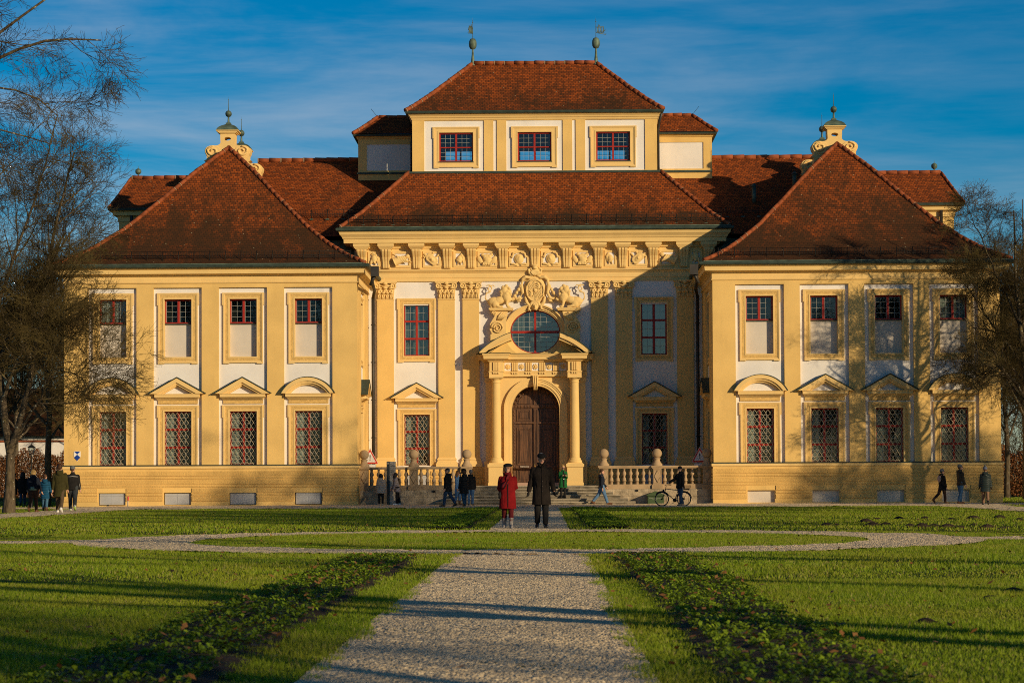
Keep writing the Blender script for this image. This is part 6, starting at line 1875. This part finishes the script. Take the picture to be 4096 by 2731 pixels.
black=cloth('black_wool',(.016,.015,.015)); dkbrown=cloth('black_brown_coat',(.016,.012,.010)); charcoal=cloth('charcoal_trousers',(.017,.016,.016))
redc=cloth('red_wool_coat',(.17,.005,.007)); maroon=cloth('maroon_leggings',(.085,.010,.013)); suede=cloth('grey_suede',(.30,.28,.27))
shoe=surf('black_shoe_leather',(.012,.011,.011),.3,spec=.5); denim=cloth('blue_denim',(.085,.17,.30)); ddenim=cloth('dark_blue_denim',(.025,.055,.11))
olive=cloth('olive_parka',(.040,.036,.012)); khaki=cloth('brown_trousers',(.085,.060,.036)); dgrey=cloth('dark_grey_track_trousers',(.040,.046,.050))
navy=cloth('navy_jacket',(.012,.016,.028)); cblue=cloth('blue_quilted_coat',(.012,.075,.155),.7,True); cream=cloth('cream_puffer',(.42,.36,.29),.8,True)
taupe=cloth('grey_mauve_puffer',(.30,.255,.25),.8,True); green=cloth('green_wool_coat',(.012,.110,.030)); skyb=cloth('light_blue_jacket',(.16,.30,.48))
quiltb=cloth('black_quilted_coat',(.020,.019,.018),.6,True); quiltg=cloth('dark_green_quilted_coat',(.018,.030,.030),.45,True,.4); puffb=cloth('black_brown_puffer',(.028,.024,.016),.55,True,.3)
greyknit=cloth('grey_knit',(.13,.14,.145)); bluknit=cloth('blue_grey_knit',(.09,.11,.17)); brwn=cloth('brown_leggings',(.060,.032,.022)); tan=cloth('tan_trousers',(.20,.12,.075))
tealk=cloth('mint_shirt',(.20,.29,.23)); bootbr=surf('brown_boot_leather',(.13,.06,.028),.5); whitesh=surf('white_sneaker',(.70,.69,.66),.6); lime=surf('lime_sneaker_sole',(.45,.62,.12),.5)
pinkbp=cloth('pale_pink_backpack',(.42,.29,.25)); furb=cloth('brown_fur',(.14,.075,.04)); scarfr=cloth('red_plaid_scarf',(.14,.012,.018)); scarfb=cloth('dark_scarf_band',(.030,.012,.014))

WALK=dict(legL=(.30,.12),legR=(-.22,.28),armL=(-.25,.10,.18),armR=(.25,.10,.18))
WALK2=dict(legL=(-.20,.30),legR=(.28,.10),armL=(.25,.10,.2),armR=(-.25,.10,.2))
STAND=dict(legL=(.02,.03),legR=(-.02,.03),armL=(.03,.10,.15),armR=(.03,.10,.15))
def P(base,**k): d=dict(base); d.update(k); return d

# ---- the couple walking towards the camera
def scarf(m,c):
    H,nb=c['H'],c['nb']
    m.tube([nb+Vector((.05*H*math.cos(a),.05*H*math.sin(a)-.008*H,.024*H)) for a in [2*PI*i/12 for i in range(13)]],.021*H,8,0)
    m.tube([nb+Vector((.02*H,-.062*H,.01*H)),nb+Vector((-.005*H,-.088*H,-.06*H)),nb+Vector((-.05*H,-.094*H,-.13*H)),nb+Vector((-.085*H,-.098*H,-.20*H))],[.020*H,.026*H,.034*H,.040*H],8,0)
    for i in range(3): m.tube([nb+Vector((-.012*H+.018*H*i,-.100*H-.008*H*(i==1),-.07*H)),nb+Vector((-.085*H+.020*H*i,-.130*H,-.205*H))],[.006*H,.008*H],5,1+i%2)
def bag(m,c):
    H,pel=c['H'],c['pel']; x=-.125*H
    m.rings([(x,-.02*H,pel.z-.07*H,.022*H,.05*H),(x,-.02*H,pel.z-.02*H,.026*H,.056*H),(x,-.02*H,pel.z+.035*H,.018*H,.048*H)],14,0,3)
    m.tube([(x,-.05*H,pel.z+.03*H),(x+.01*H,-.08*H,pel.z+.15*H),(-.07*H,-.07*H,c['nb'].z-.02*H)],.004*H,5); m.ell((x-.027*H,-.03*H,pel.z+.0*H),(.004*H,.012*H,.012*H),1)
def placket(m,c):
    H=c['H']; m.tube([(.0,-.094*H,c['hz']+.02*H),(0,-.088*H,c['pel'].z),(0,-.086*H,c['wa'].z+.02*H),(0,-.084*H,c['chs'].z-.02*H)],[.013*H]*4,6)
def belt(m,c):
    H=c['H']; m.rings([(0,0,c['wa'].z-.05*H,.112*H,.086*H),(0,0,c['wa'].z-.03*H,.112*H,.086*H)],22)
person('woman in red coat, black beret and plaid scarf walking towards the camera',(-.40,55.0,0),rad(2),1.52,
   P(WALK,legL=(.10,.06),legR=(-.10,.20),armL=(-.16,.22,.36,.80),armR=(-.16,.22,.36,.80),head=(rad(-8),.05)),
   dict(legs=(maroon,.75),shoes=suede,boots=.38,top=(redc,.325),topname='coat',fat=1.18,shw=1.06,hair=(HAIR['red'],'long'),hat=(black,'beret'),flare=1.0,glasses=True,
        extra=(('scarf',scarf,[scarfr,redc,scarfb]),('handbag',bag,[black,M['brass']]),('placket',placket,[scarfb]))),.009)
def flap(m,c):
    H=c['H']; m.tube([(.004*H,-.096*H,c['hz']+.005*H),(.004*H,-.086*H,c['pel'].z),(.004*H,-.080*H,c['wa'].z),(.004*H,-.082*H,c['chs'].z),(.004*H,-.056*H,c['nb'].z+.01*H)],[.010*H]*5,6)
    for z in (.0,.07,.14): m.ell((.006*H,-.104*H,c['pel'].z-.04*H+z*H),(.004*H,.003*H,.004*H),1,6)
    for s in (-1,1): m.tube([(s*.062*H,-.075*H,c['pel'].z+.01*H),(s*.068*H,-.078*H,c['wa'].z+.01*H)],.0045*H,5)
def collar(m,c):
    H,nb=c['H'],c['nb']
    for s in (-1,1): m.tube([nb+Vector((s*.045*H,.02*H,.045*H)),nb+Vector((s*.04*H,-.035*H,.035*H)),nb+Vector((s*.012*H,-.062*H,.0))],[.016*H,.017*H,.012*H],7)
person('tall man in long black coat, flat cap and glasses walking towards the camera',(.43,54.8,0),rad(3),1.765,
   P(WALK2,legL=(.02,.03),legR=(-.03,.42),armL=(.12,.20,.20),armR=(-.10,.22,.22),head=(rad(6),.22),curl=.8),
   dict(legs=(charcoal,.96),legw=1.06,shoes=shoe,top=(dkbrown,.335),topname='coat',fat=1.10,shw=1.12,hair=(HAIR['grey'],'short'),hat=(greyknit if False else black,'flatcap'),glasses=True,gloves=black,brow=HAIR['grey'],flare=1.02,sleeve=1.08,
        extra=(('placket',flap,[dkbrown,M['steel']]),('collar',collar,[dkbrown]))),.009)

# ---- group at the left, walking away
GL='walkers at the left edge going away'
person('man in long olive hooded parka walking away from the camera',(-18.80,89,0),rad(184),1.90,P(WALK,legL=(.16,.08),legR=(-.26,.35),armL=(-.1,.12,.12),armR=(.12,.14,.12),head=(0,.05),face=False),
   dict(legs=(khaki,.95),shoes=whitesh,top=(olive,.335),topname='parka',fat=1.12,shw=1.1,hood=True,hair=(HAIR['brown'],'short'),sleeve=1.1),.014,GL)
def stripe(m,c):
    H=c['H'];z=c['chs'].z+.035*H
    m.tube([(-.11*H,.072*H,z),(0,.090*H,z+.008*H),(.11*H,.072*H,z)],.0045*H,5)
    for k in 'LR':
        so,el,wr,d=c['A'][k]; o=Vector((.012*H if k=='L' else -.012*H,.034*H,0)); m.tube([so+o,el+o,wr+o],.004*H,4)
person('man in black track jacket with white stripe and grey beanie walking away',(-19.45,94.5,0),rad(190),1.86,P(WALK,legL=(.20,.10),legR=(-.32,.42),armL=(-.12,.14,.2),armR=(.1,.16,.2),head=(rad(-25),0),face=False),
   dict(legs=(dgrey,.96),legw=1.1,shoes=whitesh,soles=lime,top=(black,.475),fat=1.14,shw=1.12,hat=(greyknit,'beanie'),hair=(HAIR['brown'],'short'),sleeve=1.12,extra=(('stripe',stripe,[M['sign_white']]),)),.014,GL)
def shirt(m,c):
    H=c['H']; m.rings([(0,.004*H,c['pel'].z-.01*H,.112*H,.092*H),(0,.002*H,c['pel'].z+.075*H,.112*H,.088*H)],22)
person('blond woman in dark navy jacket, mint shirt hem and brown leggings walking away',(-20.20,90.5,0),rad(176),1.69,P(WALK,legL=(-.24,.34),legR=(.16,.08),armL=(.25,.2,.5),armR=(.0,.25,.35),head=(rad(-20),.1),face=False),
   dict(legs=(brwn,.97),legw=1.04,shoes=bootbr,top=(navy,.565),fat=1.16,shw=1.1,bum=True,hair=(HAIR['blond'],'bob'),hood=True,extra=(('shirt',shirt,[tealk]),)),.014,GL)
person('child in blue quilted coat and jeans walking away beside a woman',(-20.46,93.8,0),rad(178),1.50,P(WALK,legL=(.08,.06),legR=(-.10,.15),armL=(-.05,.14,.15),armR=(.05,.2,.2),head=(rad(-15),0),face=False),
   dict(legs=(cloth('child_jeans',(.06,.14,.22)),.9),shoes=bootbr,boots=.1,top=(cblue,.36),topname='coat',fat=1.02,hood=True,hair=(HAIR['brown'],'short')),.013,GL)
person('person in black hooded coat, farthest left behind the tree trunk, walking away',(-27.2,116.6,0),rad(150),1.68,P(WALK,face=False),dict(legs=(black,.95),shoes=shoe,top=(black,.36),topname='coat',hood=True,hat=(black,'beanie')),.018,GL)
person('person in black bulky coat with hood up, silhouetted left of the lamp post',(-26.65,116.2,0),rad(190),1.72,P(WALK2,face=False),dict(legs=(ddenim,.95),shoes=shoe,top=(black,.37),topname='coat',fat=1.12,hood=True,hair=(HAIR['black'],'long')),.018,GL)

# ---- by the stele
def strap(m,c):
    H=c['H']; m.tube([c['nb']+Vector((-.07*H,.05*H,0)),c['chs']+Vector((0,.09*H,0)),c['wa']+Vector((.10*H,.06*H,0))],.008*H,5)
person('dark haired woman in cream puffer coat seen from behind at the info stele',(-7.63,110.9,0),rad(178),1.53,P(STAND,legL=(.06,.05),legR=(-.06,.05),armL=(.1,.2,.35),armR=(.05,.2,.2),head=(rad(-12),-.1),face=False),
   dict(legs=(black,.97),shoes=cloth('beige_shoe',(.45,.36,.24)),top=(cream,.40),topname='coat',fat=1.24,flare=1.05,hood=True,hair=(HAIR['black'],'bob'),extra=(('strap',strap,[black]),)),.013)
def bpack(m,c):
    H=c['H']; p=c['chs']+Vector((0,.105*H,-.01*H)); m.ell(tuple(p),(.075*H,.045*H,.10*H)); 
    for s in (-1,1): m.tube([c['nb']+Vector((s*.055*H,-.05*H,-.02*H)),c['nb']+Vector((s*.06*H,.02*H,.03*H)),p+Vector((s*.05*H,0,.08*H))],.009*H,5)
person('woman in grey mauve puffer coat leaning left to read the info stele',(-6.84,111.2,0),rad(-78),1.60,P(STAND,legL=(.10,.10),legR=(-.12,.08),lean=.25,armL=(-.15,.06,.25),armR=(-.1,.06,.3),head=(rad(-5),-.55)),
   dict(legs=(black,.97),legw=1.05,shoes=whitesh,top=(taupe,.42),topname='coat',fat=1.05,hood=True,flare=1.15,swing=.04,hair=(HAIR['black'],'long'),shades=True,extra=(('backpack',bpack,[khaki]),)),.013)

# ---- three walking right of the stele
person('man in bulky black jacket and cap walking towards the stair',(-3.98,103,0),rad(-105),1.75,P(WALK,legL=(.25,.15),legR=(-.28,.30),armL=(.0,.12,.2),armR=(.0,.12,.2),head=(rad(15),0)),
   dict(legs=(ddenim,.97),shoes=shoe,top=(black,.42),fat=1.25,shw=1.1,hood=True,hat=(black,'cap'),glasses=True,hair=(HAIR['grey'],'short'),sleeve=1.2),.013)
person('woman in light blue jacket and brown pompom hat beside a dark coated friend',(-3.72,108.2,0),rad(70),1.62,P(STAND,legL=(.12,.1),legR=(-.1,.15),head=(rad(10),.1)),
   dict(legs=(denim,.8),shoes=bootbr,boots=.3,top=(skyb,.40),topname='coat',hood=True,hat=(furb,'pompom',furb),hair=(HAIR['red'],'long'),fat=1.05),.013)
person('person in long black quilted coat and black hat with hand at the side',(-3.24,103.2,0),rad(-150),1.68,P(WALK,legL=(-.15,.2),legR=(.12,.08),armL=(.05,.12,.15),armR=(.05,.12,.15),head=(rad(-30),.1),face=False),
   dict(legs=(cloth('teal_jeans',(.030,.085,.14)),.97),shoes=shoe,top=(quiltb,.37),topname='coat',fat=1.15,hood=True,hat=(black,'beret'),hair=(HAIR['brown'],'bob')),.013)
person('grey haired person in black jacket and light jeans behind the quilted coat',(-3.12,108.9,0),rad(170),1.70,P(STAND,face=False,head=(rad(20),0)),
   dict(legs=(denim,.97),shoes=shoe,top=(black,.46),fat=1.1,hood=True,hair=(HAIR['grey'],'short')),.014)

# ---- on and near the stair
def phone(m,c):
    H=c['H']; w=(c['A']['L'][2]+c['A']['R'][2])/2+c['A']['R'][3]*.05*H; m.box(w.x-.02*H,w.x+.022*H,w.y-.012*H,w.y-.006*H,w.z-.01*H,w.z+.055*H,0)
def inner(m,c):
    H=c['H']; m.tube([(0,-.072*H,c['hz']+.02*H),(0,-.070*H,c['pel'].z),(0,-.066*H,c['wa'].z),(0,-.070*H,c['chs'].z),(0,-.05*H,c['nb'].z)],[.035*H,.034*H,.034*H,.03*H,.02*H],8); m.box(-.02*H,.02*H,-.112*H,-.10*H,c['pel'].z+.05*H,c['pel'].z+.065*H,1)
person('woman in open green coat and sunglasses looking at a phone on the stair',(1.38,111.55,.316),rad(12),1.60,P(STAND,armL=(.25,.10,1.75,.55),armR=(.25,.10,1.75,.55),head=(rad(10),.4),curl=.9),
   dict(legs=(black,.98),shoes=shoe,top=(green,.33),topname='coat',fat=1.05,hair=(HAIR['blond'],'bun'),shades=True,flare=1.08,extra=(('dress',inner,[black,M['sign_white']]),('phone',phone,[black]))),.013)
person('man with hair bun in black jacket and light blue jeans striding right',(3.28,110.4,0),rad(88),1.74,P(WALK,legL=(-.42,.30),legR=(.36,.05),armL=(.2,.1,.5),armR=(-.1,.1,.3),head=(0,.12)),
   dict(legs=(denim,.97),legw=1.08,shoes=bootbr,top=(navy,.50),fat=1.05,hood=True,hair=(HAIR['brown'],'bun'),brow=HAIR['brown']),.013)
person('man in black puffer jacket and beanie pushing a bicycle',(6.62,101.8,0),rad(-55),1.74,P(WALK,legL=(.12,.1),legR=(-.16,.2),armL=(.05,.12,.1),armR=(.75,.22,.35),head=(rad(40),0),curl=1.1),
   dict(legs=(ddenim,.97),shoes=cloth('grey_shoe',(.16,.14,.12)),top=(puffb if False else black,.47),fat=1.15,shw=1.05,hood=True,hat=(black,'beanie'),gloves=cloth('grey_glove',(.2,.19,.19)),sleeve=1.12),.013)

# ---- three at the right pavilion
def bpack2(m,c):
    bpack(m,c)
person('woman in black coat and grey beanie with pale pink backpack walking right',(19.24,106.3,0),rad(118),1.62,P(WALK,legL=(-.38,.5),legR=(.22,.15),armL=(.0,.1,.15),armR=(.1,.1,.15),head=(rad(-10),0)),
   dict(legs=(brwn,.85),shoes=bootbr,boots=.18,top=(black,.40),topname='coat',fat=1.04,flare=1.15,hood=True,hat=(greyknit,'beanie'),shades=True,hair=(HAIR['black'],'short'),extra=(('backpack',bpack2,[pinkbp]),)),.013)
person('man in dark puffer jacket, grey beanie and blue jeans looking right',(19.90,105.2,0),rad(112),1.78,P(WALK,legL=(.12,.08),legR=(-.10,.2),armL=(.15,.12,.5),armR=(.05,.12,.3),head=(rad(-15),-.1)),
   dict(legs=(ddenim if False else cloth('mid_blue_denim',(.04,.10,.20)),.97),shoes=bootbr,top=(puffb,.50),fat=1.08,hood=True,hat=(greyknit,'beanie'),shades=True,hair=(HAIR['brown'],'short'),sleeve=1.1),.013)
person('person in dark quilted parka and blue pompom hat seen from behind',(20.24,101,0),rad(172),1.68,P(WALK,legL=(.10,.06),legR=(-.22,.5),armL=(.05,.17,.2),armR=(-.02,.17,.2),face=False),
   dict(legs=(tan,.95),shoes=shoe,top=(quiltg,.36),topname='parka',fat=1.16,hood=True,hat=(bluknit,'pompom',greyknit),gloves=black,sleeve=1.15,hair=(HAIR['brown'],'short')),.013)
# ================================================================== bicycle
bike=thing('bicycle','dark trekking bicycle with rear basket pushed by the man in black','bicycle',(6.32,102.4,0),rad(174)); bike.scale=(.93,.93,.93)
blk=surf('bike_black',(.014,.014,.015),.4); teal=surf('bike_frame_paint',(.020,.045,.050),.35,spec=.5); rub=surf('tyre_rubber',(.016,.016,.016),.85); alu=surf('rim_alloy',(.25,.25,.25),.35,metal=.8)
def wheel(x):
    t=MB(); n=40; Rw=.335
    t.tube([(x+Rw*math.cos(2*PI*i/n),0,.36+Rw*math.sin(2*PI*i/n)) for i in range(n+1)],.021,8,0,True,False); w_=t.build('wheel',[rub],bike)
    r=MB(); r.tube([(x+.31*math.cos(2*PI*i/n),0,.36+.31*math.sin(2*PI*i/n)) for i in range(n+1)],.012,6,0,True,False); r.build('rim',[alu],w_)
    s_=MB()
    for i in range(28):
        a=2*PI*i/28; h=.02*(1 if i%2 else -1); s_.tube([(x+.03*math.cos(a+.5),h,.36+.03*math.sin(a+.5)),(x+.305*math.cos(a),0,.36+.305*math.sin(a))],.0017,3)
    s_.build('spokes',[alu],w_)
    h=MB(); h.T=Matrix.Translation((x,0,.36))@Matrix.Rotation(PI/2,4,'X'); h.lathe([(.0,-.05),(.04,-.05),(.05,0),(.04,.05),(0,.05)],0,0,12); h.build('hub',[blk],w_)
wheel(.55); wheel(-.53)
f=MB(); bb=(-.08,0,.30); st=(-.25,0,.78); hd=(.36,0,.86); hb=(.40,0,.72); ra=(-.53,0,.36)
f.tube([bb,hb],.022,8); f.tube([st,hd],.019,8); f.tube([bb,st],.018,8); f.tube([hd,hb],.024,8)
for s in (-1,1):
    f.tube([(bb[0],s*.04,bb[2]),(ra[0],s*.06,ra[2])],.011,6); f.tube([(st[0]+.02,s*.03,st[2]-.06),(ra[0],s*.06,ra[2])],.010,6)
f.build('frame',[teal],bike)
f=MB(); f.tube([(hb[0],0,hb[2]),(.43,0,.66)],.02,6)
for s in (-1,1): f.tube([(.43,s*.05,.66),(.47,s*.055,.52),(.55,s*.05,.36)],.014,6)
f.build('fork',[blk],bike)
f=MB(); f.tube([(.36,0,.86),(.33,0,1.02),(.37,0,1.05)],.015,6)
f.tube([(.20,-.30,1.06),(.34,-.20,1.06),(.37,0,1.06),(.34,.20,1.06),(.20,.30,1.06)],.012,6)
for s in (-1,1): f.tube([(.20,s*.30,1.06),(.09,s*.31,1.05)],.018,6); f.tube([(.36,s*.2,1.05),(.40,s*.26,1.03)],.006,4)
f.build('handlebar',[blk],bike)
f=MB(); f.ell((-.30,0,.90),(.13,.07,.03)); f.tube([st,(-.28,0,.90)],.013,6); f.build('saddle',[blk],bike)
f=MB()
for x,a0,a1 in ((.55,40,150),(-.53,20,175)):
    f.tube([(x+.375*math.cos(rad(a0+(a1-a0)*i/12)),0,.36+.375*math.sin(rad(a0+(a1-a0)*i/12))) for i in range(13)],.024,6)
f.build('mudguard',[blk],bike)
f=MB()
for s in (-1,1): f.tube([(-.40,s*.07,.80),(-.85,s*.07,.80)],.007,5); f.tube([(-.75,s*.07,.80),(-.54,s*.07,.38)],.007,5)
for i in range(5): f.tube([(-.42-.1*i,-.07,.80),(-.42-.1*i,.07,.80)],.005,4)
f.build('rack',[blk],bike)
f=MB(); z0,z1=.82,1.03
for k in range(7):
    t=k/6; z=z0+(z1-z0)*t; g=.03*t
    f.tube([(-.42+g,-.13-g,z),(-.82-g*2,-.13-g,z),(-.82-g*2,.13+g,z),(-.42+g,.13+g,z),(-.42+g,-.13-g,z)],.004,4,0,False,False)
for i in range(13):
    x=-.42-.40*i/12
    for s in (-1,1): f.tube([(x,s*.13,z0),(x-(.06 if i==12 else .03*i/12),s*.16,z1)],.0035,3)
for i in range(8):
    y=-.13+.26*i/7; f.tube([(-.42,y,z0),(-.82,y,z0)],.0035,3); f.tube([(-.82,y,z0),(-.88,y*1.2,z1)],.0035,3)
f.box(-.80,-.45,-.11,.11,.825,.87,0)
f.build('basket',[M['iron']],bike)
f=MB(); f.T=Matrix.Translation((-.08,-.05,.30))@Matrix.Rotation(PI/2,4,'X'); f.lathe([(.0,0),(.09,0),(.095,.006),(.0,.008)],0,0,20); f.T=None
f.tube([(-.08,-.06,.30),(.02,-.07,.17)],.010,5); f.box(-.03,.07,-.16,-.07,.155,.18); f.tube([(-.08,.06,.30),(-.18,.07,.43)],.010,5); f.box(-.23,-.13,.07,.16,.42,.445); f.tube([(-.06,-.055,.385),(-.53,-.055,.41)],.006,4); f.tube([(-.06,-.055,.215),(-.53,-.055,.32)],.006,4)
f.build('crank',[blk],bike)
f=MB(); f.ell((.47,0,.78),(.05,.04,.05)); f.build('headlight',[blk],bike)

# ================================================================== info stele, signs, boxes, lamp, marker
stele=thing('info_stele','tall grey steel information stele in front of the left balustrade','sign',(-7.18,111.75,0))
fr=surf('stele_front',(.46,.41,.33),.5,.04,2,spec=.4); sidem=surf('stele_dark_band',(.055,.060,.055),.4,.05,2)
b=MB(); b.box(-.07,.225,-.05,.05,0,2.19,0); b.build('panel',[fr],stele)
b=MB(); b.box(-.225,-.07,-.055,.055,0,2.195,0); b.build('band',[sidem],stele)
for (t,s_,z) in (('Schloss',.060,2.02),('Lustheim',.060,1.955)):
    link('lettering',text_mesh(t,s_,M['sign_black'],'lettering','LEFT'),stele,(-.045,-.056,z))
ln=MB(); rnd=random.Random(3)
for (z0,n,st,hh) in ((1.925,1,.02,.008),(1.85,2,.02,.008),(1.78,16,.0105,.004),(1.60,13,.0105,.004)):
    for i in range(n): ln.box(-.045,-.045+rnd.uniform(.17,.235),-.054,-.051,z0-i*st,z0-i*st+hh)
ln.build('small_print',[surf('stele_print',(.16,.14,.11),.6)],stele)
ln=MB(); frame_boxes(ln,-.205,-.10,2.05,2.15,.008,-.060,-.0555); ln.box(-.19,-.16,-.060,-.0555,2.07,2.13); ln.box(-.145,-.115,-.060,-.0555,2.07,2.13); ln.build('pictogram',[fr],stele)

def warn(x,y,z,label):
    s_=thing('warning_sign',label,'traffic sign',(x,y,1.37),0,'warning signs on the terrace')
    p=MB(); p.tube([(0,.03,-.42),(0,.03,1.62)],.028,8); p.lathe([(.035,1.6),(.035,1.64),(0,1.66)],0,.03,8); p.build('post',[M['steel']],s_)
    def tri(r,h0,y0,y1,mi,mb):
        pts=[];                                          # rounded triangle
        c=[(0,h0+.80*r*1.18),(-.52*r*1.18,h0-.16*r),(.52*r*1.18,h0-.16*r)]; cr=.03
        cen=(0,h0+.15*r)
        for (cx,cz) in c:
            d=math.atan2(cz-cen[1],cx-cen[0])
            for k in range(-2,3): pts.append((cx-cr*math.cos(d)+cr*math.cos(d+k*.5),cz-cr*math.sin(d)+cr*math.sin(d+k*.5)))
        mb.prism(pts,y0,y1,mi)
    t=MB(); tri(.74,.92,-.012,.0,0,t); tri(.70,.925,-.016,-.012,1,t); tri(.50,.975,-.020,-.016,0,t)
    t.build('triangle',[M['sign_white'],M['sign_red']],s_)
    e=MB(); e.prism([(-.030,1.27),(-.016,1.07),(.016,1.07),(.030,1.27),(0,1.30)],-.025,-.020); e.prism([(.028*math.cos(2*PI*i/12),1.015+.032*math.sin(2*PI*i/12)) for i in range(12)],-.025,-.020); e.build('exclamation_mark',[M['sign_black']],s_)
    q_=MB(); q_.box(-.33,.33,-.012,0,.46,.76,1); q_.box(-.315,.315,-.016,-.012,.475,.745,0); q_.build('plate',[M['sign_white'],M['sign_black']],s_); s_.scale=(.9,1,.92)
warn(-8.43,114.3,0,'sunlit red triangle warning sign with exclamation mark left of the stair')
warn(8.36,114.3,0,'shaded red triangle warning sign with exclamation mark right of the stair')

gb=thing('grit_box','green metal grit box with gabled lid against the terrace wall','box',(6.0,112.15,0))
gm=surf('green_box_paint',(.050,.085,.032),.55,.12,3); 
b=MB(); b.box(-.40,.40,-.26,.26,.0,.43,0); b.build('body',[gm],gb)
b=MB(); b.prism([(-.46,.42),(.46,.42),(.46,.465),(.03,.65),(-.03,.65),(-.46,.465)],-.32,.30,0); b.build('lid',[gm],gb)
lt=surf('box_lettering',(.50,.52,.42),.6)
link('lettering',text_mesh('Schl\u00f6sser- u. Gartenverwaltung',.052,lt),gb,(0,-.265,.30)); link('lettering',text_mesh('Schlei\u00dfheim',.052,lt),gb,(-.04,-.265,.225))

lp=thing('street_lamp','black lantern on a slender post among the walkers at the left','street lamp',(-25.32,112.4,0)); lm=surf('lamp_black',(.012,.013,.014),.5)
p=MB(); p.lathe([(.10,0),(.10,.5),(.06,.6),(.045,.8),(.04,2.9),(.055,2.94),(.05,3.0)],0,0,12); p.build('post',[lm],lp)
k=MB(); b0,b1=.15,.25; z0,z1=3.08,3.46; lp.scale=(.62,.62,.86)
for s in (-1,1): k.tube([(s*.04,0,2.95),(s*.15,0,3.08)],.015,5); k.tube([(0,s*.04,2.95),(0,s*.15,3.08)],.015,5)
for i in range(4):
    a=PI/4+i*PI/2; k.tube([(b0*1.41*math.cos(a),b0*1.41*math.sin(a),z0),(b1*1.41*math.cos(a),b1*1.41*math.sin(a),z1)],.014,5)
    a2=a+PI/2; k.tube([(b0*1.41*math.cos(a),b0*1.41*math.sin(a),z0),(b0*1.41*math.cos(a2),b0*1.41*math.sin(a2),z0)],.014,5); k.tube([(b1*1.41*math.cos(a),b1*1.41*math.sin(a),z1),(b1*1.41*math.cos(a2),b1*1.41*math.sin(a2),z1)],.018,5)
k.build('lantern_frame',[lm],lp)
k=MB(); vs=[(-.30,-.30,3.47),(.30,-.30,3.47),(.30,.30,3.47),(-.30,.30,3.47),(-.05,-.05,3.64),(.05,-.05,3.64),(.05,.05,3.64),(-.05,.05,3.64)]; k.add(vs,[(0,1,5,4),(1,2,6,5),(2,3,7,6),(3,0,4,7),(4,5,6,7),(3,2,1,0)]); k.ell((0,0,3.69),(.04,.04,.05)); k.build('lamp_roof',[lm],lp)
k=MB(); vs=[(-b0,-b0,z0),(b0,-b0,z0),(b0,b0,z0),(-b0,b0,z0),(-b1,-b1,z1),(b1,-b1,z1),(b1,b1,z1),(-b1,b1,z1)]; k.add(vs,[(0,1,5,4),(1,2,6,5),(2,3,7,6),(3,0,4,7)]); k.build('lamp_glass',[M['glass']],lp)
mk=thing('marker_post','short marker post with red painted top before the left pavilion','post',(-20.15,110.7,0))
p=MB(); p.rings([(0,0,0,.03,.03),(.01,0,.30,.03,.03)],8); p.build('post',[fr],mk); p=MB(); p.rings([(.01,0,.30,.032,.032),(.02,0,.50,.042,.04),(.018,0,.52,.03,.03)],8); p.build('top',[surf('marker_red',(.62,.06,.07),.5)],mk)
